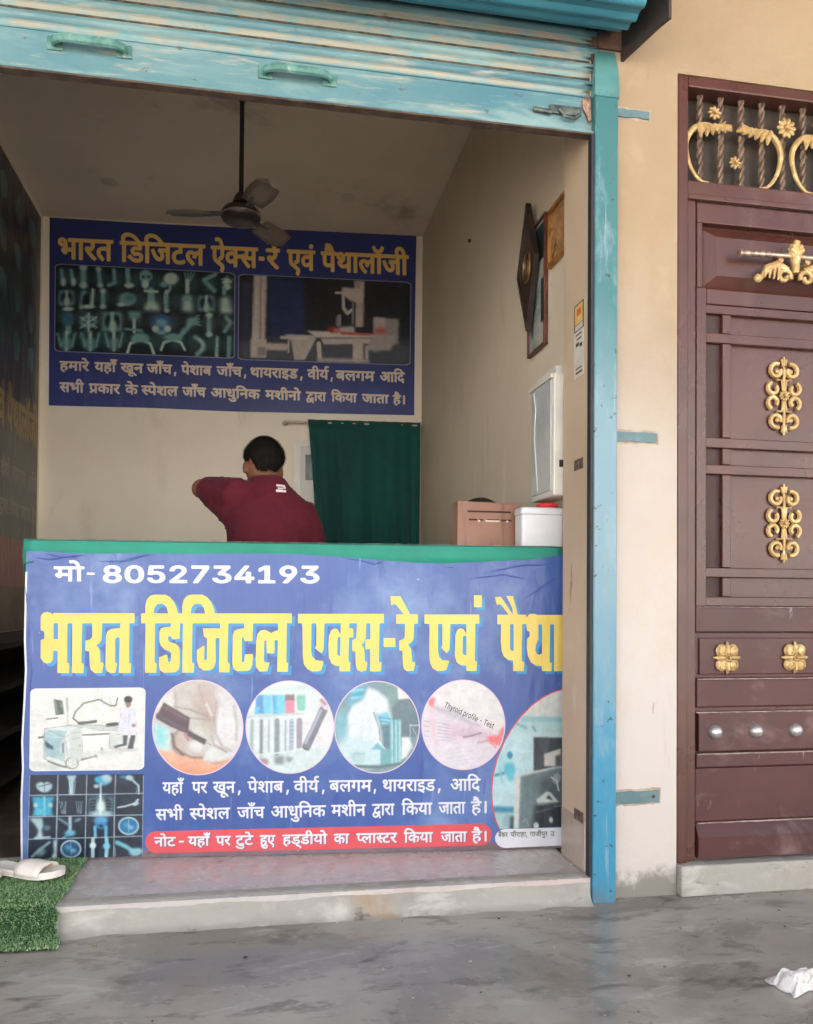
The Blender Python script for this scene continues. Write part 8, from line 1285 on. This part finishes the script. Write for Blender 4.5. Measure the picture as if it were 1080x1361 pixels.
# ---- things standing on the counter
CTZ = 1.1545
WBX = root('donation_box', (.845, 2.98, CTZ), 'brown wooden box with dark slots on its front, standing on the counter', 'box')
m_wd = pm('box_wood', (150, 108, 86), (132, 92, 74), 3, .35, .7, .45, layers=[((110, 74, 60), 9, .55, .75, (3, 1, .25))], bump=.1)
m = MB(); m.prism([(.722, CTZ+.001), (.962, CTZ+.001), (.968, CTZ+.164), (.728, CTZ+.17)], lambda x, z: Vector((x, 2.94+(z-CTZ)*.12, z)), lambda x, z: Vector((x, 3.05, z))); part('case', m, m_wd, WBX)
m = MB(); dk = pm('slot_dark', (52, 34, 30), rough=.7, bump=0)
fy = lambda z: 2.9385+(z-CTZ)*.12
for z, xs_ in ((.132, ((.764, .93),)), (.101, ((.768, .80), (.806, .822), (.838, .885), (.892, .93)))):
    for xa, xb in xs_: m.box(xa, xb, fy(CTZ+z)-.001, fy(CTZ+z)+.004, CTZ+z-.003, CTZ+z+.003)
part('slot', m, dk, WBX); m = MB()
for xa, xb, z in ((.802, .81, .1), (.83, .884, .1), (.91, .918, .1)): m.box(xa, xb, fy(CTZ+z)-.0014, fy(CTZ+z)-.0008, CTZ+z-.006, CTZ+z+.0)
part('pale_mark', m, pm('pale_mark', (226, 196, 176), rough=.6, bump=0), WBX)
bg_ = MB(); bg_.ell((.868, 3.15, CTZ+.105), (.102, .06, .105), None, 36, 20)
single('round_bag', bg_, pm('black_leather', (34, 28, 28), (44, 36, 34), 20, .4, .6, .45), (.80, 3.15, CTZ), 'black rounded bag standing behind the brown wooden box', 'bag')
TB = root('plastic_tub', (1.014, 2.884, CTZ), 'white squat plastic tub with a lid standing beside the wooden box on the counter', 'tub')
m_pl = pm('tub_plastic', (222, 222, 226), (214, 214, 220), 3, .4, .6, .35, bump=.04)
def rr_loft(m, secs, cx_, cy_): # rounded-rectangle sections (hx, hy, r, z)
    rings = [[Vector((cx_+x, cy_+y, z)) for x, y in rrect(-hx, -hy, hx, hy, r_, 4)] for hx, hy, r_, z in secs]; n = len(rings[0]); vs_ = [p for r_ in rings for p in r_]
    fs = [(i*n+k, i*n+(k+1) % n, (i+1)*n+(k+1) % n, (i+1)*n+k) for i in range(len(rings)-1) for k in range(n)]+[list(range(n))[::-1], [(len(rings)-1)*n+k for k in range(n)]]
    return m.add(vs_, fs, True)
tx, ty = 1.0165, 2.965; hw_ = .044
tx = 1.012; hx_ = .048
tx, ty, hx_ = 1.014, 2.884, .080
part('tub_body', rr_loft(MB(), [(hx_-.003, .043, .012, CTZ), (hx_-.001, .0455, .014, CTZ+.006), (hx_, .0462, .015, CTZ+.112), (hx_-.002, .044, .014, CTZ+.114)], tx, ty), m_pl, TB)
part('lid', rr_loft(MB(), [(hx_+.001, .047, .016, CTZ+.115), (hx_+.002, .048, .016, CTZ+.119), (hx_+.001, .047, .016, CTZ+.136), (hx_-.006, .041, .014, CTZ+.141)], tx, ty), m_pl, TB)
rd = MB(); rd.lathe([(0, .001), (.035, .001), (.04, .006), (.038, .014), (.022, .02), (0, .021)], (1.045, 2.886, CTZ+.1415), 'z', 24)
single('red_lid', rd, pm('red_plastic', (214, 52, 52), rough=.35, bump=0), (1.045, 2.886, CTZ+.1415), 'red plastic lid lying on top of the white tub', 'lid')

# ---- the man behind the counter, seen from behind, left elbow raised
PB = Vector((.06, 3.45, FLR)); PE = tag(link('person', None, None, PB), 'man in a maroon t-shirt seen from behind, head bowed and left elbow raised', 'person')
m_skin = pm('skin', (132, 88, 66), (120, 78, 58), 12, .4, .6, .5, bump=.06); m_shirt = pm('maroon_jersey', (90, 25, 38), (80, 23, 34), 5, .35, .7, .85, bump=.2, bscale=260, bdist=.001, sheen=.04, spec=.2); m_hair = pm('black_hair', (17, 13, 11), (26, 20, 17), 40, .4, .6, .75, bump=.6, bscale=160, bdist=.004, spec=.2); m_tr = pm('dark_trousers', (44, 46, 58), rough=.9)
hc = Vector((.026, 3.578, 1.526))
b = MB()
b.loft([((.06, 3.44, .82), .155, .11), ((.06, 3.44, .92), .165, .115), ((.06, 3.44, 1.02), .15, .105), ((.062, 3.45, 1.14), .155, .105), ((.065, 3.465, 1.26), .17, .11), ((.06, 3.48, 1.35), .165, .10), ((.052, 3.495, 1.405), .11, .075), ((.045, 3.51, 1.44), .062, .06)])
b.tube([(.045, 3.50, 1.40), (.036, 3.535, 1.47), (.03, 3.56, 1.53)], [.062, .057, .058], 16)
hm = Matrix.Rotation(R(-24), 3, 'X') @ Matrix.Rotation(R(12), 3, 'Z')          # bowed forward, turned a little to his left
def HP(x, y, z): return hc+hm @ Vector((x, y, z))
b.ell(hc, (.076, .096, .108), hm, 28, 18); b.ell(HP(0, .022, -.055), (.056, .066, .068), hm, 20, 14)
b.ell(HP(0, .098, -.022), (.014, .020, .020), hm, 12, 8); b.tube([HP(0, .088, .015), HP(0, .112, -.028)], [.008, .013], 8)
b.ell(HP(0, .083, -.068), (.024, .012, .009), hm, 12, 8); b.ell(HP(0, .070, -.105), (.024, .02, .016), hm, 12, 8)
for s in (1, -1):
    b.ell(HP(s*.079, .002, -.018), (.008, .020, .032), hm @ Matrix.Rotation(R(-18*s), 3, 'Z'), 12, 8); b.ell(HP(s*.032, .086, .008), (.018, .010, .010), hm, 12, 8); b.ell(HP(s*.033, .078, .030), (.022, .014, .006), hm, 10, 6)
Ls, Le, Lw = Vector((-.090, 3.475, 1.385)), Vector((-.232, 3.65, 1.430)), Vector((-.03, 3.80, 1.47))
Rs, Re, Rw = Vector((.190, 3.47, 1.312)), Vector((.240, 3.44, 1.06)), Vector((.17, 3.66, 1.015))
def hand(m, wr, dirv, pn):                   # palm, four unequal curled fingers, thumb from the side of the palm
    d = dirv.normalized(); n = (pn-d*pn.dot(d)).normalized(); s = d.cross(n)
    m.obox(wr+d*.045, d*.046, s*.038, n*.013, .011); m.tube([wr-d*.02, wr+d*.02], [.026, .028], 12)
    for i, (o, l) in enumerate(((-.030, .066), (-.010, .076), (.010, .071), (.029, .055))):
        p0 = wr+d*.084+s*o; p1 = p0+d*l*.48+n*.006; p2 = p1+d*l*.24+n*l*.26; p3 = p2+d*l*.05+n*l*.24; m.tube([p0-d*.02, p0, p1, p2, p3], [.009, .0092, .0086, .008, .006], 8)
    p0 = wr+d*.03-s*.032; m.tube([p0, p0+d*.028-s*.026+n*.006, p0+d*.056-s*.034+n*.016, p0+d*.074-s*.03+n*.026], [.013, .012, .0105, .007], 8)
b.tube([Ls, Ls.lerp(Le, .5), Le], [.056, .052, .044], 14); b.ell(Le, (.046, .046, .044)); b.tube([Le, Le.lerp(Lw, .4), Lw], [.043, .043, .027], 14); hand(b, Lw, Vector((.6, .25, .45)), Vector((0, -.6, .3)))
b.tube([Rs, Rs.lerp(Re, .5), Re], [.056, .05, .042], 14); b.ell(Re, (.043, .043, .043)); b.tube([Re, Re.lerp(Rw, .4), Rw], [.041, .041, .027], 14); hand(b, Rw, Vector((-.25, .9, -.08)), Vector((0, 0, -1)))
for s in (1, -1):
    hp, kn, an = Vector((.06+s*.085, 3.44, .86)), Vector((.06+s*.10, 3.48, .50)), Vector((.06+s*.10, 3.43, .15))
    b.tube([hp, hp.lerp(kn, .5), kn, kn.lerp(an, .35), an], [.088, .078, .056, .054, .036], 14); b.ell((an.x, an.y+.06, FLR+.035), (.042, .125, .033))
bm_ = remeshed(b, 'body', .0075, 5)
bm_.materials.append(m_skin); bo = link('body', bm_, PE)
for v in bm_.vertices: v.co -= PB
s = MB()
s.loft([((.06, 3.44, .84), .178, .135), ((.06, 3.44, .93), .182, .138), ((.058, 3.44, 1.04), .176, .132), ((.06, 3.45, 1.15), .180, .130), ((.062, 3.462, 1.25), .188, .130), ((.06, 3.475, 1.32), .184, .122), ((.056, 3.486, 1.37), .152, .112), ((.050, 3.495, 1.41), .108, .094), ((.044, 3.503, 1.446), .082, .082), ((.040, 3.513, 1.472), .068, .072)])
s.tube([Ls+Vector((.06, 0, -.03)), Ls, Ls.lerp(Le, .5), Ls.lerp(Le, .72), Ls.lerp(Le, .86)], [.07, .076, .068, .062, .058], 18)
s.tube([Ls+Vector((.02, 0, -.10)), Ls.lerp(Le, .35)+Vector((.0, 0, -.045)), Ls.lerp(Le, .75)+Vector((0, 0, -.025))], [.07, .06, .045], 14)
s.tube([Rs+Vector((-.07, .01, .015)), Rs, Rs.lerp(Re, .3), Rs.lerp(Re, .62), Rs.lerp(Re, .88)], [.066, .070, .069, .067, .068], 18)
sm_ = remeshed(s, 'shirt', .008, 8); sm_.materials.append(m_shirt)
from mathutils import noise as mn
for v in sm_.vertices:                        # folds of the cloth
    p = v.co; nn = v.normal
    f1 = mn.noise(Vector((p.x*9+p.z*5, p.y*6, p.z*4-p.x*3)))*.010+abs(mn.noise(Vector((p.x*16+p.z*13, p.y*9, p.z*8-p.x*9+4))))*-.009; f2 = math.sin((p.x*.8+p.z*1.0)*44+3*mn.noise(p*5))*.0022*max(0, min(1, (1.32-p.z)*6))
    f3 = math.sin((p-Ls).length*60)*.003*max(0, 1-(p-(Ls+Vector((.02, 0, -.05)))).length/.13)
    v.co = p+nn*(f1+f2+f3)-PB
so_ = link('shirt', sm_, PE)
t = MB(); t.loft([((.06, 3.44, .80), .17, .125), ((.06, 3.44, .98), .172, .13)])
for sg in (1, -1):
    hp, kn, an = Vector((.06+sg*.085, 3.44, .86)), Vector((.06+sg*.10, 3.48, .50)), Vector((.06+sg*.10, 3.43, .15)); t.tube([hp, hp.lerp(kn, .5), kn, kn.lerp(an, .4), an-Vector((0, 0, .02))], [.105, .095, .074, .07, .062], 16)
tm = remeshed(t, 'trousers', .012, 5); tm.materials.append(m_tr)
for v in tm.vertices: v.co -= PB
link('trousers', tm, PE)
hb_ = bmesh.new(); bmesh.ops.create_uvsphere(hb_, u_segments=64, v_segments=44, radius=1); dead = []
for v in hb_.verts:
    q = v.co.copy(); edge = -.62+1.15*max(0, q.y+.02)+.62*max(0, min(1, (abs(q.x)-.50)*3.2))*max(0, min(1, (q.y+.80)*3))+.10*mn.noise(q*5)+.05*mn.noise(q*17)
    if q.z < edge-.06: dead.append(v); continue
    th = .0015+.0165*max(0, min(1, (q.z-edge)/.3)); k1 = 1+.03*mn.noise(q*14)+.02*mn.noise(q*31)
    v.co = hc+hm @ Vector((q.x*(.076+th)*k1, q.y*(.096+th)*k1-.002, q.z*(.108+th)*k1))-PB
bmesh.ops.delete(hb_, geom=dead, context='VERTS'); hme = bpy.data.meshes.new('hair'); hb_.to_mesh(hme); hb_.free(); hme.polygons.foreach_set('use_smooth', [True]*len(hme.polygons)); hme.materials.append(m_hair); hv = [(v.co.copy(), v.normal.copy()) for v in hme.vertices]; r3 = random.Random(9); sv, sf_ = [], []
hme.calc_loop_triangles()
for tri in hme.loop_triangles:                # short strands over the whole cap
    a_, b_, c_2 = [hv[i] for i in tri.vertices]
    for _ in range(3):
        u_, v_ = sorted((r3.random(), r3.random())); p_ = a_[0]*u_+b_[0]*(v_-u_)+c_2[0]*(1-v_); n_ = (a_[1]*u_+b_[1]*(v_-u_)+c_2[1]*(1-v_)).normalized(); dn = Vector((0, -.2, -1)); dn = (dn-n_*dn.dot(n_)).normalized()
        tip = p_+n_*r3.uniform(.003, .009)+dn*r3.uniform(.006, .013)+Vector((r3.gauss(0, .0025), r3.gauss(0, .0025), 0)); sd3 = n_.cross(dn)*.0007; o_ = len(sv); sv += [p_-sd3, p_+sd3, tip]; sf_.append((o_, o_+1, o_+2))
sme = bpy.data.meshes.new('hair_strands'); sme.from_pydata(sv, [], sf_); sme.materials.append(m_hair)
ho = link('hair', hme, PE); ss = link('hair_strands', sme, ho); ss['kind'] = 'stuff'; sf = ho.modifiers.new('t', 'SOLIDIFY'); sf.thickness = .006; sf.offset = -1
# small white chest-brand style print at the nape: two stacked bars, laid on the cloth by ray casting
lg = MB(); S0 = at(374, 647, 3.36); dgp = bpy.context.evaluated_depsgraph_get()
def on_shirt(x, z):
    ok, p, nn, _ = so_.ray_cast(Vector((x, 2.9, z))-PB, Vector((0, 1, 0)));  return (p+PB+Vector((0, -.0015, 0))) if ok else Vector((x, 3.38, z))
bpy.context.view_layer.update()
def lgp(pts):
    n_ = 8
    (xa, za, xb, zb_) = pts; lg.sheet([[on_shirt(S0.x+xa+(xb-xa)*i/n_, S0.z+za+(zb_-za)*j/4) for i in range(n_+1)] for j in range(5)])
for bx_ in ((-.020, .008, .016, .017), (.008, .000, .019, .0078), (-.014, -.003, .007, .0035), (-.021, -.017, .020, -.006)): lgp(bx_)
part('shirt_print', lg, pm('print_white', (226, 214, 214), rough=.7, bump=0), so_)

# ---- green turf mat on the step
m_turf = pm('turf_backing', (38, 66, 36), rough=.9); MT = root('turf_mat', (-.75, 2.55, FLR), 'green artificial grass mat draped over the left end of the doorstep', 'mat')
path = [(2.93, FLR+.006), (2.80, FLR+.006), (2.65, FLR+.006), (2.53, FLR+.007), (2.497, FLR+.004), (2.484, FLR-.012), (2.478, .04), (2.466, .012), (2.44, .006), (2.41, .005), (2.385, .005)]
def mat_x(i, y): return -.548-.006*math.sin(i*2.1)+(.03 if y < 2.5 else 0)*min(1, (2.5-y)*9)
g = MB(); g.sheet([[(x0+(mat_x(i, y)-x0)*j/10, y, z) for j in range(11)] for i, (y, z) in enumerate(path) for x0 in (-1.35,)]); gme = g.mesh('backing', m_turf, MT.location); link('backing', gme, MT)
def turf():
    vs_, fs, mi = [], [], []; L = [0]
    for (ya, za), (yb, zb_) in zip(path, path[1:]): L.append(L[-1]+math.hypot(yb-ya, zb_-za))
    r9 = random.Random(3)
    for k in range(30000):
        d = r9.uniform(0, L[-1]); i = max(j for j in range(len(L)-1) if L[j] <= d); t_ = (d-L[i])/(L[i+1]-L[i]); (ya, za), (yb, zb_) = path[i], path[i+1]
        y, z = ya+(yb-ya)*t_, za+(zb_-za)*t_; xr_ = mat_x(i, y)*(1-t_)+mat_x(i+1, yb)*t_; x = r9.uniform(-1.05, xr_+.004) if k < 22000 else r9.uniform(-1.345, -1.05)
        nrm = Vector((0, -(zb_-za), (yb-ya))); nrm.normalize()
        if nrm.z < -.05 or (abs(nrm.z) <= .05 and nrm.y > 0): nrm = -nrm
        if abs(nrm.z) < .5: nrm = nrm*.8+Vector((0, 0, .75))
        nrm = (nrm+Vector((r9.gauss(0, .45), r9.gauss(0, .4)-.1, r9.gauss(0, .25)))).normalized(); h = r9.uniform(.007, .015); a = r9.uniform(0, 6.28); wv = Vector((math.cos(a), math.sin(a)*.7, math.sin(a)*.5))*.0016
        p = Vector((x, y, z)); tip = p+nrm*h+Vector((r9.gauss(0, .003), r9.gauss(0, .003), -.003)); md = p+nrm*h*.55; o = len(vs_); vs_ += [p-wv, p+wv, md+wv*.8, md-wv*.8, tip]; fs += [(o, o+1, o+2, o+3), (o+3, o+2, o+4)]; c = r9.choice((0, 0, 0, 1, 1, 2)); mi += [c, c]
    me = bpy.data.meshes.new('turf_pile'); b0 = Vector(MT.location); me.from_pydata([v-b0 for v in vs_], [], fs)
    for n_, c in (('turf_green', (104, 146, 92)), ('turf_light', (160, 184, 136)), ('turf_dark', (66, 106, 66))): me.materials.append(pm(n_, c, rough=.6, bump=0, rvar=0))
    me.polygons.foreach_set('material_index', mi); me.update(); o = link('turf_pile', me, MT); o['kind'] = 'stuff'
turf()

# ---- slippers
m_sl = pm('cream_rubber', (244, 238, 228), (234, 226, 216), 6, .4, .6, .5, layers=[((176, 166, 154), 14, .62, .78, (1, 1, 1))], bump=.08); m_fb2 = pm('footbed_rubber', (206, 196, 184), (190, 180, 168), 9, .4, .6, .6)
def slipper(heel, toe, label):
    H = Vector(heel); T = Vector(toe); d = (T-H); ln_ = d.length; d.normalize(); sd_ = Vector((0, 0, 1)).cross(d); q = root('slipper', H, label, 'slipper', 'slippers on the turf mat')
    prof_ = [(0, .020), (.04, .030), (.10, .034), (.2, .034), (.35, .031), (.5, .033), (.65, .041), (.78, .045), (.88, .042), (.95, .031), (1, .012)]; lift = lambda t_: .006+.004*math.cos(t_*6)+.014*max(0, t_-.75)**1.2
    rows = [[H+d*ln_*t_+sd_*w_*s_+Vector((0, 0, lift(t_)+zz)) for s_, zz in ((-1, .000), (-1.04, .012), (-.98, .020), (-.5, .0175), (0, .0165), (.5, .0175), (.98, .020), (1.04, .012), (1, .0))] for t_, w_ in prof_]
    n_ = len(rows[0]); vs_ = [p for r_ in rows for p in r_]; m = MB(); m.add(vs_, [(i*n_+k, i*n_+(k+1) % n_, (i+1)*n_+(k+1) % n_, (i+1)*n_+k) for i in range(len(rows)-1) for k in range(n_)]+[list(range(n_)), [(len(rows)-1)*n_+k for k in range(n_)][::-1]], True); part('sole', m, m_sl, q)
    m = MB(); rows = []
    for t_ in (.42, .5, .58, .66, .73, .80):
        w_ = np.interp(t_, [a for a, _ in prof_], [b_ for _, b_ in prof_])+.003; hh = .038-.010*abs(t_-.55)/.2
        rows.append([H+d*ln_*(t_+.05*math.cos(R(a))**2*0)+sd_*w_*math.cos(R(a))+Vector((0, 0, lift(t_)+.008+hh*max(0, math.sin(R(a)))**.8)) for a in range(0, 181, 15)])
    m.sheet(rows); me = m.mesh('strap', m_sl, q.location, fix=False); o = link('strap', me, q); sf = o.modifiers.new('t', 'SOLIDIFY'); sf.thickness = .006; sf.offset = 1
zz = FLR+.014
slipper((-.800, 2.80, zz), (-.575, 2.70, zz), 'cream slipper lying whole on the turf mat below the printed banner')
slipper((-.985, 2.74, zz), (-.755, 2.70, zz), 'cream slipper cut by the left edge of the photo, only its tip showing')

# ---- crumpled wrapper on the floor
lt = MB(); n1, n2 = 46, 30; c0 = Vector((1.38, 1.86, 0))
def lit(u, v):
    x = 1.282+.235*u+.012*math.sin(v*7); y = 1.81+.11*v*(1-.35*u)+.03*math.sin(u*5)*(1-v); e = min(u, 1-u, v, 1-v)
    h = .004+.026*max(0, math.sin(math.pi*min(1, u*1.1)))**1.2*math.sin(math.pi*min(1, v*1.05))
    c = abs(mn.noise(Vector((u*3.2, v*2.6, 4))))*.036+abs(mn.noise(Vector((u*7, v*6, 9))))*.026+abs(mn.noise(Vector((u*15, v*13, 2))))*.009
    return Vector((x+.02*mn.noise(Vector((u*4, v*4, 1))), y+.02*mn.noise(Vector((u*4, v*4, 7))), max(.002, h*(.75)+c*min(1, e*7)-.004)))
rows = [[lit(i/n1, j/n2) for j in range(n2+1)] for i in range(n1+1)]
lt.sheet(rows, False); lme = lt.mesh('paper_wrapper', pm('crumpled_paper', (226, 222, 218), (206, 202, 200), 9, .4, .6, .5, bump=.1), c0, fix=False); lo = tag(link('paper_wrapper', lme, None, c0), 'crumpled white paper wrapper lying on the cement floor', 'litter'); sf = lo.modifiers.new('t', 'SOLIDIFY'); sf.thickness = .001
